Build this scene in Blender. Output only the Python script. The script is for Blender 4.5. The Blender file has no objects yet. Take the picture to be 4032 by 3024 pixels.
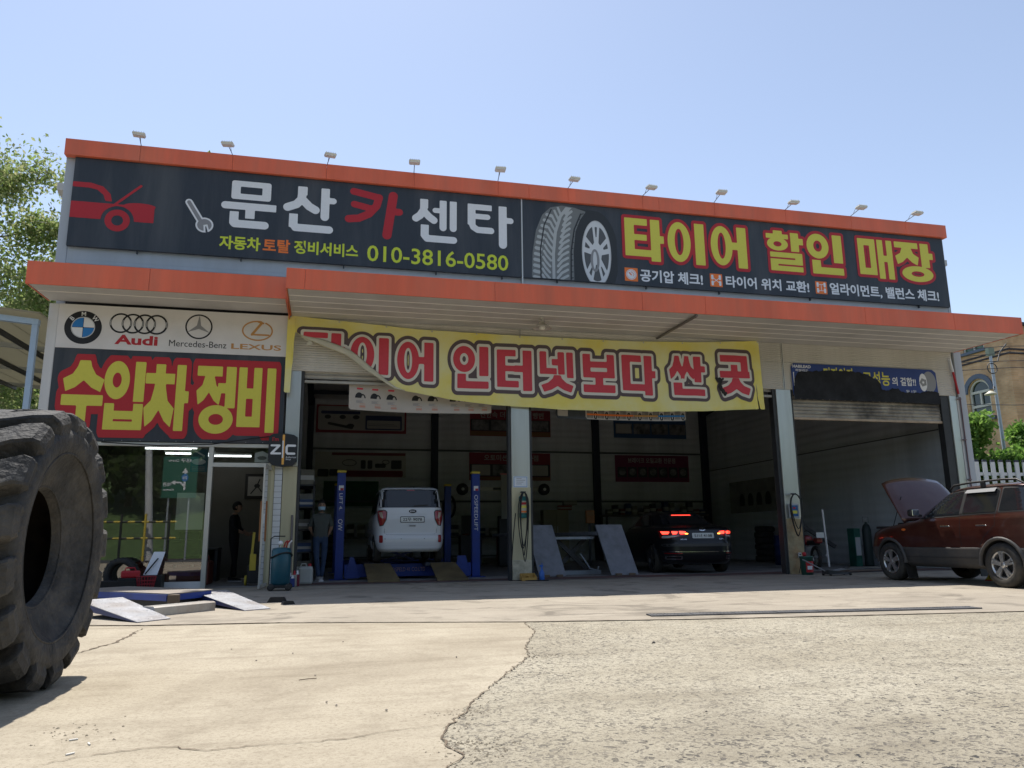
import bpy, bmesh, math, random
import numpy as np
from mathutils import Vector, Matrix
R=math.radians
scene=bpy.context.scene
# ---------------------------------------------------------------- camera, sky, sun, exposure
cam_d=bpy.data.cameras.new('camera'); cam_o=bpy.data.objects.new('camera',cam_d); scene.collection.objects.link(cam_o)
cam_d.sensor_width=36; cam_d.lens=26.975; cam_d.clip_start=.05; cam_d.clip_end=3000
_r=Vector((.97209768,-.23431249,-.01112465)); _u=Vector((-.03584276,-.19523478,.98010136)); _w=Vector((.23182191,.95235552,.19818568))
m=Matrix(((_r.x,_u.x,-_w.x,0),(_r.y,_u.y,-_w.y,-16.162),(_r.z,_u.z,-_w.z,.86),(0,0,0,1)))
cam_o.matrix_world=m; scene.camera=cam_o
SUN_EL=R(65.3); SUN_AZ=R(-7)           # sun stands behind the shop, a little to the left
sd=Vector((math.sin(SUN_AZ)*math.cos(SUN_EL),math.cos(SUN_AZ)*math.cos(SUN_EL),math.sin(SUN_EL)))
sun=bpy.data.lights.new('sun','SUN'); sun.energy=4.7; sun.angle=R(.53); sun.color=(1,.945,.86)
sun_o=bpy.data.objects.new('sun',sun); scene.collection.objects.link(sun_o); sun_o.location=(0,20,40)
sun_o.rotation_euler=(-sd).to_track_quat('-Z','Y').to_euler()
world=bpy.data.worlds.new('World'); scene.world=world; world.use_nodes=True
nt=world.node_tree; nt.nodes.clear()
sky=nt.nodes.new('ShaderNodeTexSky'); sky.sky_type='NISHITA'; sky.sun_disc=False
sky.sun_elevation=SUN_EL; sky.sun_rotation=SUN_AZ; sky.altitude=100; sky.air_density=1.0; sky.dust_density=.5; sky.ozone_density=2.2
bg=nt.nodes.new('ShaderNodeBackground'); bg.inputs[1].default_value=.132
wo=nt.nodes.new('ShaderNodeOutputWorld')
hsv=nt.nodes.new('ShaderNodeHueSaturation'); hsv.inputs['Saturation'].default_value=.78
nt.links.new(sky.outputs[0],hsv.inputs['Color']); nt.links.new(hsv.outputs[0],bg.inputs[0]); nt.links.new(bg.outputs[0],wo.inputs[0])
scene.view_settings.view_transform='Standard'; scene.view_settings.look='None'; scene.view_settings.gamma=1
scene.view_settings.exposure=0.5
scene.cycles.max_bounces=8; scene.cycles.diffuse_bounces=5; scene.cycles.transparent_max_bounces=16
scene.cycles.use_denoising=True
# ---------------------------------------------------------------- helpers: objects
def link(o): scene.collection.objects.link(o); return o
def tag(o,label=None,cat=None,group=None,kind=None):
    if label: o['label']=label
    if cat: o['category']=cat
    if group: o['group']=group
    if kind: o['kind']=kind
    return o
def thing(name,label,cat,loc=(0,0,0),rz=0,group=None):
    o=bpy.data.objects.new(name,None); link(o); o.location=loc; o.rotation_euler=(0,0,rz); o.empty_display_size=.2
    return tag(o,label,cat,group)
class MB:
    """collects faces, builds one mesh object"""
    def __init__(s): s.v=[]; s.f=[]; s.mi=[]; s.sm=[]
    def add(s,vs,fs,mi=0,smooth=False):
        o=len(s.v); s.v+= [tuple(map(float,q)) for q in vs]
        for f in fs: s.f.append(tuple(o+i for i in f)); s.mi.append(mi); s.sm.append(smooth)
        return s
    def box(s,x0,y0,z0,x1,y1,z1,mi=0,b=0.0):
        x0,x1=min(x0,x1),max(x0,x1); y0,y1=min(y0,y1),max(y0,y1); z0,z1=min(z0,z1),max(z0,z1)
        if b<=0:
            v=[(x,y,z) for z in (z0,z1) for y in (y0,y1) for x in (x0,x1)]
            return s.add(v,[(0,2,3,1),(4,5,7,6),(0,1,5,4),(2,6,7,3),(0,4,6,2),(1,3,7,5)],mi)
        b=min(b,.49*min(x1-x0,y1-y0,z1-z0))
        bm=bmesh.new(); bmesh.ops.create_cube(bm,size=1)
        for q in bm.verts: q.co=Vector(((x0+x1)/2+q.co.x*(x1-x0),(y0+y1)/2+q.co.y*(y1-y0),(z0+z1)/2+q.co.z*(z1-z0)))
        bmesh.ops.bevel(bm,geom=list(bm.edges),offset=b,segments=2,profile=.5,affect='EDGES')
        return s.bm(bm,mi)
    def bm(s,bm,mi=0,smooth=False):
        bm.verts.index_update(); s.add([q.co for q in bm.verts],[[l.vert.index for l in f.loops] for f in bm.faces],mi,smooth); bm.free(); return s
    def quad(s,a,b,c,d,mi=0): return s.add([a,b,c,d],[(0,1,2,3)],mi)
    def hexa(s,p,mi=0):  # 8 points: 4 bottom ring, 4 top ring
        return s.add(p,[(3,2,1,0),(4,5,6,7),(0,1,5,4),(1,2,6,5),(2,3,7,6),(3,0,4,7)],mi)
    def bar(s,a,b,w,h,up=(0,0,1),mi=0):
        a=Vector(a); b=Vector(b); d=(b-a).normalized(); up=Vector(up)
        if abs(d.dot(up))>.98: up=Vector((0,1,0))
        sx=d.cross(up).normalized()*w/2; sz=sx.cross(d).normalized()*h/2
        return s.hexa([a-sx-sz,a+sx-sz,a+sx+sz,a-sx+sz,b-sx-sz,b+sx-sz,b+sx+sz,b-sx+sz],mi)
    def tube(s,pts,r,n=8,mi=0,caps=True,closed=False):
        P=[Vector(q) for q in pts]; rr=r if isinstance(r,(list,tuple)) else [r]*len(P)
        vs=[]; N=len(P); prev=None
        for i,q in enumerate(P):
            if closed: t=(P[(i+1)%N]-P[i-1]).normalized()
            else: t=(P[min(i+1,N-1)]-P[max(i-1,0)]).normalized()
            if prev is None:
                a=Vector((0,0,1)) if abs(t.z)<.9 else Vector((1,0,0)); e=t.cross(a).normalized()
            else: e=(prev-t*prev.dot(t)).normalized()
            prev=e; g=t.cross(e)
            for k in range(n):
                an=2*math.pi*k/n; vs.append(q+(e*math.cos(an)+g*math.sin(an))*rr[i])
        fs=[]
        for i in range(N if closed else N-1):
            j=(i+1)%N
            for k in range(n): fs.append((i*n+k,i*n+(k+1)%n,j*n+(k+1)%n,j*n+k))
        s.add(vs,fs,mi,True)
        if caps and not closed:
            s.add(vs[:n],[tuple(range(n))[::-1]],mi); s.add(vs[-n:],[tuple(range(n))],mi)
        return s
    def lathe(s,prof,c=(0,0,0),axis='z',n=24,mi=0,caps=True,smooth=True,a0=0):
        """prof: (radius, height) list"""
        vs=[]; c=Vector(c)
        for (r,h) in prof:
            for k in range(n):
                an=2*math.pi*k/n+a0; x,y=r*math.cos(an),r*math.sin(an)
                vs.append(c+(Vector((x,y,h)) if axis=='z' else Vector((h,x,y)) if axis=='x' else Vector((y,h,x))))
        fs=[]; N=len(prof)
        for i in range(N-1):
            for k in range(n): fs.append((i*n+k,i*n+(k+1)%n,(i+1)*n+(k+1)%n,(i+1)*n+k))
        s.add(vs,fs,mi,smooth)
        if caps:
            if prof[0][0]>1e-6: s.add(vs[:n],[tuple(range(n))[::-1]],mi)
            if prof[-1][0]>1e-6: s.add(vs[-n:],[tuple(range(n))],mi)
        return s
    def prism(s,pts,axis,a,b,mi=0):
        """pts 2-D polygon; extruded along axis from a to b. axis y: (x,z); x: (y,z); z: (x,y)"""
        f={'y':lambda p,t:(p[0],t,p[1]),'x':lambda p,t:(t,p[0],p[1]),'z':lambda p,t:(p[0],p[1],t)}[axis]
        n=len(pts); vs=[f(p,a) for p in pts]+[f(p,b) for p in pts]
        return s.add(vs,[tuple(range(n)),tuple(range(2*n-1,n-1,-1))]+[(i,i+n,(i+1)%n+n,(i+1)%n) for i in range(n)],mi)
    def obj(s,name,mats,parent=None,recalc=True):
        me=bpy.data.meshes.new(name); me.from_pydata(s.v,[],s.f)
        mats=mats if isinstance(mats,(list,tuple)) else [mats]
        for m_ in mats: me.materials.append(m_)
        me.polygons.foreach_set('material_index',s.mi); me.polygons.foreach_set('use_smooth',s.sm)
        if recalc:
            bm=bmesh.new(); bm.from_mesh(me); bmesh.ops.recalc_face_normals(bm,faces=bm.faces); bm.to_mesh(me); bm.free()
        me.update(); o=bpy.data.objects.new(name,me); link(o)
        if parent: o.parent=parent
        return o
def copy_tree(o,parent=None):
    c=o.copy(); link(c); c.parent=parent
    if parent is not None: c.matrix_parent_inverse=o.matrix_parent_inverse.copy()
    for ch in o.children: copy_tree(ch,c)
    return c
# ---------------------------------------------------------------- helpers: materials
MATS={}
def mat(name,col,rough=.6,metal=0,var=0,vscale=3,bump=0,bscale=40,spec=.5,dirt=None,dscale=1.2,damt=.5,emit=None,estr=0,alpha=None,trans=0,coat=0,streak=False,ior=1.45,dlo=.45,dhi=.7):
    if name in MATS: return MATS[name]
    M=bpy.data.materials.new(name); M.use_nodes=True; n=M.node_tree.nodes; l=M.node_tree.links
    b=n['Principled BSDF']; b.inputs['Base Color'].default_value=(*col,1); b.inputs['Roughness'].default_value=rough
    b.inputs['Metallic'].default_value=metal; b.inputs['Specular IOR Level'].default_value=spec; b.inputs['IOR'].default_value=ior
    b.inputs['Coat Weight'].default_value=coat; b.inputs['Transmission Weight'].default_value=trans
    if emit: b.inputs['Emission Color'].default_value=(*emit,1); b.inputs['Emission Strength'].default_value=estr
    tc=None
    def coord():
        nonlocal tc
        if tc is None:
            tc=n.new('ShaderNodeTexCoord').outputs['Object']
            if streak:
                mp=n.new('ShaderNodeMapping'); mp.inputs['Scale'].default_value=(1,1,.12); l.new(tc,mp.inputs[0]); tc=mp.outputs[0]
        return tc
    cur=None
    if var:
        t=n.new('ShaderNodeTexNoise'); t.inputs['Scale'].default_value=vscale; t.inputs['Detail'].default_value=6; t.inputs['Roughness'].default_value=.62; l.new(coord(),t.inputs[0])
        cr=n.new('ShaderNodeMapRange'); cr.inputs[1].default_value=.3; cr.inputs[2].default_value=.7; cr.inputs[3].default_value=1-var; cr.inputs[4].default_value=1+var; l.new(t.outputs[0],cr.inputs[0])
        mx=n.new('ShaderNodeMix'); mx.data_type='RGBA'; mx.blend_type='MULTIPLY'; mx.inputs[0].default_value=1; mx.inputs[6].default_value=(*col,1); l.new(cr.outputs[0],mx.inputs[7]); cur=mx.outputs[2]
    if dirt:
        t=n.new('ShaderNodeTexNoise'); t.inputs['Scale'].default_value=dscale; t.inputs['Detail'].default_value=8; t.inputs['Roughness'].default_value=.65; l.new(coord(),t.inputs[0])
        cr=n.new('ShaderNodeMapRange'); cr.inputs[1].default_value=dlo; cr.inputs[2].default_value=dhi; cr.inputs[3].default_value=0; cr.inputs[4].default_value=damt; l.new(t.outputs[0],cr.inputs[0])
        mx=n.new('ShaderNodeMix'); mx.data_type='RGBA'; l.new(cr.outputs[0],mx.inputs[0]); mx.inputs[7].default_value=(*dirt,1)
        if cur: l.new(cur,mx.inputs[6])
        else: mx.inputs[6].default_value=(*col,1)
        cur=mx.outputs[2]
    if cur: l.new(cur,b.inputs['Base Color'])
    if bump:
        t=n.new('ShaderNodeTexNoise'); t.inputs['Scale'].default_value=bscale; t.inputs['Detail'].default_value=5; l.new(coord(),t.inputs[0])
        bp=n.new('ShaderNodeBump'); bp.inputs['Strength'].default_value=bump; bp.inputs['Distance'].default_value=.02; l.new(t.outputs[0],bp.inputs['Height']); l.new(bp.outputs[0],b.inputs['Normal'])
    if alpha is not None: b.inputs['Alpha'].default_value=alpha
    MATS[name]=M; return M
def srgb(r,g,b):
    f=lambda c:(c/255/12.92) if c/255<=.04045 else ((c/255+.055)/1.055)**2.4
    return (f(r),f(g),f(b))
# ---------------------------------------------------------------- helpers: flat shapes from distance fields
def S_box(x0,y0,x1,y1,r=0.0):
    cx,cy,hx,hy=(x0+x1)/2,(y0+y1)/2,abs(x1-x0)/2-r,abs(y1-y0)/2-r
    def f(X,Y):
        qx=np.abs(X-cx)-hx; qy=np.abs(Y-cy)-hy
        return np.hypot(np.maximum(qx,0),np.maximum(qy,0))+np.minimum(np.maximum(qx,qy),0)-r
    return f
def S_ell(cx,cy,rx,ry):
    def f(X,Y):
        k=np.hypot((X-cx)/rx,(Y-cy)/ry)+1e-9; g=np.hypot((X-cx)/rx**2,(Y-cy)/ry**2)+1e-9
        return k*(k-1)/g
    return f
def S_ring(cx,cy,rx,ry,tx,ty=None):
    ty=tx if ty is None else ty
    a=S_ell(cx,cy,rx,ry); b=S_ell(cx,cy,max(rx-tx,.005),max(ry-ty,.005))
    return lambda X,Y:np.maximum(a(X,Y),-b(X,Y))
def S_poly(pts):
    P=np.array(pts,float)
    def f(X,Y):
        d=np.full(X.shape,1e9); ins=np.zeros(X.shape,bool); n=len(P)
        for i in range(n):
            a=P[i]; b=P[(i+1)%n]; e=b-a; wx=X-a[0]; wy=Y-a[1]
            t=np.clip((wx*e[0]+wy*e[1])/max(e@e,1e-12),0,1)
            d=np.minimum(d,(wx-e[0]*t)**2+(wy-e[1]*t)**2)
            c=((a[1]<=Y)&(b[1]>Y))|((b[1]<=Y)&(a[1]>Y))
            if abs(e[1])>1e-12: ins^=c&(X<a[0]+(Y-a[1])*e[0]/e[1])
        d=np.sqrt(d); return np.where(ins,-d,d)
    return f
def S_line(pts,w):
    P=[np.array(q,float) for q in pts]
    def f(X,Y):
        d=np.full(X.shape,1e9)
        for a,b in zip(P[:-1],P[1:]):
            e=b-a; wx=X-a[0]; wy=Y-a[1]; t=np.clip((wx*e[0]+wy*e[1])/max(e@e,1e-12),0,1)
            d=np.minimum(d,np.hypot(wx-e[0]*t,wy-e[1]*t))
        return d-w/2
    return f
def S_u(*fs): 
    def f(X,Y):
        d=fs[0](X,Y)
        for g in fs[1:]: d=np.minimum(d,g(X,Y))
        return d
    return f
def S_sub(a,b): return lambda X,Y:np.maximum(a(X,Y),-b(X,Y))
def S_and(a,b): return lambda X,Y:np.maximum(a(X,Y),b(X,Y))
def S_off(a,d): return lambda X,Y:a(X,Y)-d
def S_tf(a,x=0,y=0,sx=1,sy=1,rot=0):
    c,s_=math.cos(rot),math.sin(rot); k=min(sx,sy)
    def f(X,Y):
        u,v=X-x,Y-y; u,v=u*c+v*s_,-u*s_+v*c
        return a(u/sx,v/sy)*k
    return f
def fill(mb,sdf,bb,cell,fn,mi=0,maxrun=9999):
    """marching squares: fills the region sdf<0 inside bb with faces; fn maps (u,v) to a point"""
    x0,y0,x1,y1=bb; nx=max(2,int(math.ceil((x1-x0)/cell))); ny=max(2,int(math.ceil((y1-y0)/cell)))
    xs=np.linspace(x0,x1,nx+1); ys=np.linspace(y0,y1,ny+1); X,Y=np.meshgrid(xs,ys); D=sdf(X,Y); D=np.where(np.abs(D)<1e-7,1e-7,D)
    I=D<0; cnt=I[:-1,:-1].astype(int)+I[1:,:-1]+I[:-1,1:]+I[1:,1:]
    V=[];F=[]
    for j in range(ny):
        row=cnt[j]; i=0
        if row.max()==0: continue
        while i<nx:
            c=row[i]
            if c==0: i+=1; continue
            if c==4:
                k=i
                while k<nx and row[k]==4 and k-i<maxrun: k+=1
                o=len(V); V+=[(xs[i],ys[j]),(xs[k],ys[j]),(xs[k],ys[j+1]),(xs[i],ys[j+1])]; F.append((o,o+1,o+2,o+3)); i=k; continue
            cs=[(j,i),(j,i+1),(j+1,i+1),(j+1,i)]; pol=[]
            for a in range(4):
                p,q=cs[a],cs[(a+1)%4]; dp,dq=D[p],D[q]
                if dp<0: pol.append((xs[p[1]],ys[p[0]]))
                if (dp<0)!=(dq<0):
                    t=dp/(dp-dq); pol.append((xs[p[1]]+(xs[q[1]]-xs[p[1]])*t,ys[p[0]]+(ys[q[0]]-ys[p[0]])*t))
            if len(pol)>=3: o=len(V); V+=pol; F.append(tuple(range(o,o+len(pol))))
            i+=1
    if V: mb.add([fn(*q) for q in V],F,mi)
    return mb
def text_mesh(body,size=1.0,bold=0.0,fx=1.0,align='CENTER',spacing=1.0):
    """2-D outline mesh of a line of text: (verts2d, faces, width)"""
    cu=bpy.data.curves.new('t','FONT'); cu.body=body; cu.size=size; cu.offset=bold*size; cu.align_x='LEFT'; cu.space_character=spacing
    cu.resolution_u=3; cu.fill_mode='FRONT'
    o=bpy.data.objects.new('t',cu); link(o); dg=bpy.context.evaluated_depsgraph_get(); me=o.evaluated_get(dg).to_mesh()
    V=[(q.co.x*fx,q.co.y) for q in me.vertices]; F=[tuple(p.vertices) for p in me.polygons]
    o.evaluated_get(dg).to_mesh_clear(); bpy.data.objects.remove(o); bpy.data.curves.remove(cu)
    if not V: return [],[],0
    xs=[q[0] for q in V]; ys=[q[1] for q in V]; w=max(xs)-min(xs)
    dx={'CENTER':-(max(xs)+min(xs))/2,'LEFT':-min(xs),'RIGHT':-max(xs)}[align]
    return [(x+dx,y) for x,y in V],F,w
def put_text(mb,body,fn,x,y,h,bold=0.0,mi=0,w=None,align='CENTER',fx=1.0,spacing=1.0):
    """text with cap height h, baseline y, anchored at x; fn maps 2-D to 3-D; w forces the width"""
    V,F,ww=text_mesh(body,1.0,bold,1.0,align,spacing)
    if not V: return mb
    ys=[q[1] for q in V]; s=h/(max(ys)-min(ys)); y0=min(ys); sx=s*fx if w is None else w/ww
    mb.add([fn(x+a*sx,y+(b-y0)*s) for a,b in V],F,mi); return mb
def on_front(yp): return lambda u,v:(u,yp,v)          # onto a plane that faces -y
# ================================================================ SETTING: ground
def node_mat(name):
    M=bpy.data.materials.new(name); M.use_nodes=True; return M,M.node_tree.nodes,M.node_tree.links,M.node_tree.nodes['Principled BSDF']
def concrete(name,base,light,dark,agg=0.0,oil=0.0,bump=.5):
    M,n,l,b=node_mat(name); tc=n.new('ShaderNodeTexCoord').outputs['Object']
    def noise(sc,det=8,ro=.6,vec=None,dist=0):
        t=n.new('ShaderNodeTexNoise'); t.inputs['Scale'].default_value=sc; t.inputs['Detail'].default_value=det; t.inputs['Roughness'].default_value=ro; t.inputs['Distortion'].default_value=dist; l.new(vec or tc,t.inputs[0]); return t.outputs[0]
    def rng(src,a,b_,c,d):
        t=n.new('ShaderNodeMapRange'); l.new(src,t.inputs[0])
        for i,q in enumerate((a,b_,c,d)): t.inputs[i+1].default_value=q
        return t.outputs[0]
    def mix(f,a,c):
        t=n.new('ShaderNodeMix'); t.data_type='RGBA'; l.new(f,t.inputs[0])
        for s_,q in ((6,a),(7,c)):
            if isinstance(q,tuple): t.inputs[s_].default_value=(*q,1)
            else: l.new(q,t.inputs[s_])
        return t.outputs[2]
    c=mix(rng(noise(.7,6),.35,.65,0,1),base,light)
    mp=n.new('ShaderNodeMapping'); mp.inputs['Rotation'].default_value=(0,0,-.3); mp.inputs['Scale'].default_value=(.5,3.2,1); l.new(tc,mp.inputs[0])
    c=mix(rng(noise(1.1,8,.65,mp.outputs[0]),.52,.72,0,.55),c,dark)         # trowel and tyre streaks
    c=mix(rng(noise(2.2,9,.7),.5,.72,0,.55),c,dark)
    c=mix(rng(noise(.32,7,.62,None,.8),.5,.68,0,.5),c,dark)
    c=mix(rng(noise(48,5,.8),.50,.68,0,.7),c,dark); c=mix(rng(noise(120,3,.8),.52,.66,0,.55),c,dark)                          # fine pits
    c=mix(rng(noise(30,4,.75),.56,.72,0,.6),c,light)
    if oil: c=mix(rng(noise(.9,7,.6,None,1.5),.54,.66,0,oil),c,tuple(q*.25 for q in dark))
    h=noise(70,6,.8)
    if agg:
        v=n.new('ShaderNodeTexVoronoi'); v.inputs['Scale'].default_value=34; v.inputs['Randomness'].default_value=1
        wv=n.new('ShaderNodeMixRGB'); wv.inputs[0].default_value=.12; nz=n.new('ShaderNodeTexNoise'); nz.inputs['Scale'].default_value=18; l.new(tc,nz.inputs[0]); l.new(tc,wv.inputs[1]); l.new(nz.outputs[1],wv.inputs[2]); l.new(wv.outputs[0],v.inputs[0])
        big=rng(noise(.55,4),.36,.6,.5,1.0)                               # where the paste has worn off
        sep=n.new('ShaderNodeSeparateColor'); l.new(v.outputs['Color'],sep.inputs[0])
        sel=rng(sep.outputs[0],.42,.48,0,1)
        rim=rng(v.outputs['Distance'],.36,.46,1,0)
        mu=n.new('ShaderNodeMath'); mu.operation='MULTIPLY'; l.new(sel,mu.inputs[0]); l.new(rim,mu.inputs[1])
        m2=n.new('ShaderNodeMath'); m2.operation='MULTIPLY'; l.new(mu.outputs[0],m2.inputs[0]); l.new(big,m2.inputs[1])
        m3=n.new('ShaderNodeMath'); m3.operation='MULTIPLY'; l.new(m2.outputs[0],m3.inputs[0]); m3.inputs[1].default_value=agg
        stone=mix(sep.outputs[1],(.035,.036,.038),(.22,.195,.16)); c=mix(m3.outputs[0],c,stone)
        pit=rng(noise(60,4,.8),.53,.60,0,.9); c=mix(pit,c,(.17,.15,.118)); c=mix(rng(noise(26,4,.75),.58,.68,0,.6),c,(.14,.125,.10))
        ad=n.new('ShaderNodeMath'); ad.operation='SUBTRACT'; l.new(h,ad.inputs[0]); l.new(m2.outputs[0],ad.inputs[1]); h=ad.outputs[0]
    l.new(c,b.inputs['Base Color']); b.inputs['Roughness'].default_value=.88; b.inputs['Specular IOR Level'].default_value=.25
    bp=n.new('ShaderNodeBump'); bp.inputs['Strength'].default_value=bump; bp.inputs['Distance'].default_value=.012; l.new(h,bp.inputs['Height']); l.new(bp.outputs[0],b.inputs['Normal'])
    return M
M_apron=concrete('apron_concrete',(.335,.295,.235),(.39,.345,.278),(.205,.178,.142),oil=.45)
M_slab=concrete('yard_concrete',(.365,.318,.24),(.445,.395,.305),(.19,.155,.11))
M_rough=concrete('worn_concrete',(.385,.345,.262),(.46,.42,.33),(.20,.172,.126),agg=1.0,bump=.7)
M_floor=concrete('workshop_floor',(.31,.305,.30),(.37,.36,.35),(.16,.155,.15),oil=.55)
M_red=mat('floor_paint_red',(.15,.085,.075),.75,var=.35,vscale=4,dirt=(.08,.07,.065),damt=.8,dscale=3)
M_soil=mat('soil_and_gravel',(.2,.17,.13),.95,var=.3,vscale=.6,bump=.4)
M_crack=mat('crack_dirt',(.13,.10,.07),.95,var=.5,vscale=14)
M_asph=mat('asphalt',(.055,.055,.057),.9,var=.25,vscale=2,bump=.3,bscale=90)
M_grass=mat('verge_grass',(.05,.085,.022),.9,var=.6,vscale=3,bump=.6,bscale=25)
def sheet(name,pts,z,m_,kind='structure',parent=None):
    o=MB().add([(x,y,z) for x,y in pts],[tuple(range(len(pts)))]).obj(name,m_,parent)
    if o.data.polygons[0].normal.z<0: o.data.flip_normals()
    return tag(o,kind=kind) if kind else o
sheet('ground',[(-600,-600),(600,-600),(600,900),(-600,900)],-.03,M_soil)
JT=[(-14,-3.2),(-3.37,-6.42),(-2.39,-6.73),(-1.82,-6.93),(-.43,-7.13),(2.1,-7.94),(3.95,-8.31),(5.71,-8.54),(7.72,-8.77),(22,-10.6)]
CR=[(2.1,-7.94),(1.99,-8.79),(1.64,-9.79),(1.54,-10.29),(1.09,-11.22),(.79,-11.88),(.72,-12.08),(.62,-12.27),(.55,-12.5),(.54,-12.66),(.59,-12.84),(.49,-13.0),(.39,-13.32),(.3,-13.64),(-.4,-16),(-1,-22)]
def jit(pts,step,amp,seed):
    rnd=random.Random(seed); out=[]
    for a,b in zip(pts[:-1],pts[1:]):
        L=math.hypot(b[0]-a[0],b[1]-a[1]); k=max(1,int(L/step)); nx,ny=-(b[1]-a[1])/L,(b[0]-a[0])/L
        for i in range(k):
            t=i/k; q=rnd.gauss(0,amp) if i else 0; out.append((a[0]+(b[0]-a[0])*t+nx*q,a[1]+(b[1]-a[1])*t+ny*q))
    return out+[pts[-1]]
CRJ=jit(CR,.07,.011,3); JTJ=jit(JT,.15,.004,4)
jc=min(range(len(JTJ)),key=lambda i:math.hypot(JTJ[i][0]-2.1,JTJ[i][1]+7.94))
apron=sheet('concrete_apron',[(-14,.0),(22,.0)]+JTJ[::-1],0,M_apron)
sheet('apron_side',[(15.95,.0),(22,.0),(22,16),(15.95,16)],-.006,M_apron)
slab=sheet('yard_slab',JTJ[:jc+1]+CRJ[1:]+[(-14,-22)],-.006,M_slab)
rough=sheet('worn_slab',[JTJ[i] for i in range(jc,len(JTJ))]+[(22,-22)]+CRJ[::-1][:-1],-.0075,M_rough)
def crack(pts,w,z,parent,seed,step=.05,amp=.01,taper=True):
    P=jit(pts,step,amp,seed); rnd=random.Random(seed+9); vs=[]; n=len(P)
    for i,q in enumerate(P):
        a=P[max(0,i-1)]; b=P[min(n-1,i+1)]; L=math.hypot(b[0]-a[0],b[1]-a[1])+1e-9; nx,ny=-(b[1]-a[1])/L,(b[0]-a[0])/L
        ww=w*(.45+rnd.random()*1.1)*(1 if not taper else min(1,.35+1.3*min(i,n-1-i)/n*2))
        vs+=[(q[0]-nx*ww/2,q[1]-ny*ww/2,z),(q[0]+nx*ww/2,q[1]+ny*ww/2,z)]
    fs=[(2*i,2*i+1,2*i+3,2*i+2) for i in range(n-1)]
    o=MB().add(vs,fs).obj('crack',M_crack,parent)
    if o.data.polygons[0].normal.z<0: o.data.flip_normals()
crack(CR[:-2],.008,-.002,slab,1,.035,.009,False)
crack([(.62,-12.27),(.31,-12.34),(.15,-12.42),(-.04,-12.44),(-.26,-12.43),(-.45,-12.46),(-.53,-12.41),(-.65,-12.34),(-.74,-12.35),(-.83,-12.38),(-1.03,-12.46),(-1.12,-12.61)],.006,-.002,slab,2,.03,.006)
crack([(-1.78,-7.22),(-1.79,-7.51),(-1.75,-8.34),(-1.86,-8.77),(-1.88,-8.96),(-2.02,-9.36)],.022,-.002,slab,3,.05,.015)
crack(JT[1:5],.03,.003,apron,5,.08,.005,False); crack(JT[4:],.012,.003,apron,6,.08,.005,False)
# crumbled edge along the main crack: many small chips
rc_=random.Random(77); chips=MB()
for i in range(150):
    k=rc_.randrange(2,len(CR)-3); t_=rc_.random(); x=CR[k][0]+(CR[k+1][0]-CR[k][0])*t_+abs(rc_.gauss(.0,.07))+rc_.gauss(0,.012); y=CR[k][1]+(CR[k+1][1]-CR[k][1])*t_+rc_.gauss(0,.02); q=rc_.uniform(.004,.014)
    a=rc_.uniform(0,6.3); c,sn=math.cos(a)*q,math.sin(a)*q; chips.add([(x+c,y+sn,-.01),(x-sn*.8,y+c*.8,-.01),(x-c,y-sn,-.01),(x+sn*.7,y-c*.7,-.01),(x+.2*c,y,-.008+q*.6)],[(0,1,4),(1,2,4),(2,3,4),(3,0,4)])
for (cx,cy,sx,sy,n_) in ((1.66,-10.32,.12,.05,70),(.72,-12.05,.1,.06,60),(.66,-12.72,.12,.1,110),(-1.1,-11.95,.09,.14,40)):
    for i in range(n_):
        x=rc_.gauss(cx,sx); y=rc_.gauss(cy,sy); q=rc_.uniform(.003,.011); a=rc_.uniform(0,6.3); c,sn=math.cos(a)*q,math.sin(a)*q; z=-.005 if cx<0 else -.0065; chips.add([(x+c,y+sn,z),(x-sn*.8,y+c*.8,z),(x-c,y-sn,z),(x+sn*.7,y-c*.7,z),(x+.2*c,y,z+q*.6)],[(0,1,4),(1,2,4),(2,3,4),(3,0,4)])
tag(chips.obj('crumbled_concrete',mat('crumbs',(.27,.23,.17),.95,var=.5,vscale=40)),'crumbled concrete chips along the cracks in the yard','rubble',kind='stuff')
sheet('workshop_floor',[(-5.2,.0),(15.6,.0),(15.6,13.3),(-5.2,13.3)],.004,M_floor)
sheet('floor_stripe',[(-.5,.12),(15.4,.12),(15.4,.95),(-.5,.95)],.008,M_red)
# the other side of the road, seen mirrored in the office window
sheet('road',[(-200,-24),(200,-24),(200,-31),(-200,-31)],-.02,M_asph)
MB().add([(-200,-31,-.01),(200,-31,-.01),(200,-45,2.2),(-200,-45,2.2),(200,-90,16),(-200,-90,16)],[(0,1,2,3),(3,2,4,5)]).obj('grass_bank',M_grass)['kind']='structure'
# small litter on the concrete
M_butt=mat('cigarette_paper',(.75,.72,.66),.8); M_peb=mat('pebble',(.14,.125,.11),.9,var=.3)
for (x,y,a) in ((-1.06,-12.1,.4),(-.97,-12.2,2.0),(-1.0,-12.36,.8)):
    o=MB().tube([(-.018,0,0),(.018,0,0)],.004,6).obj('cigarette_butt',M_butt); o.location=(x,y,-.002); o.rotation_euler=(0,0,a)
    tag(o,'white cigarette butt lying on the concrete near the crack by the huge tyre','cigarette butt','cigarette butts on the yard')
rnd=random.Random(5); pebs=[(-.45,-9.9),(-.2,-9.6),(.05,-11.6),(.1,-11.7),(-.02,-10.7),(2.72,-9.9),(1.0,-10.2),(3.9,-11.2),(4.2,-11.6),(3.4,-12.1),(.2,-9.0),(5.2,-10.4),(2.5,-11.9),(1.9,-12.4),(.35,-11.9),(-.7,-9.2)]
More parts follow.
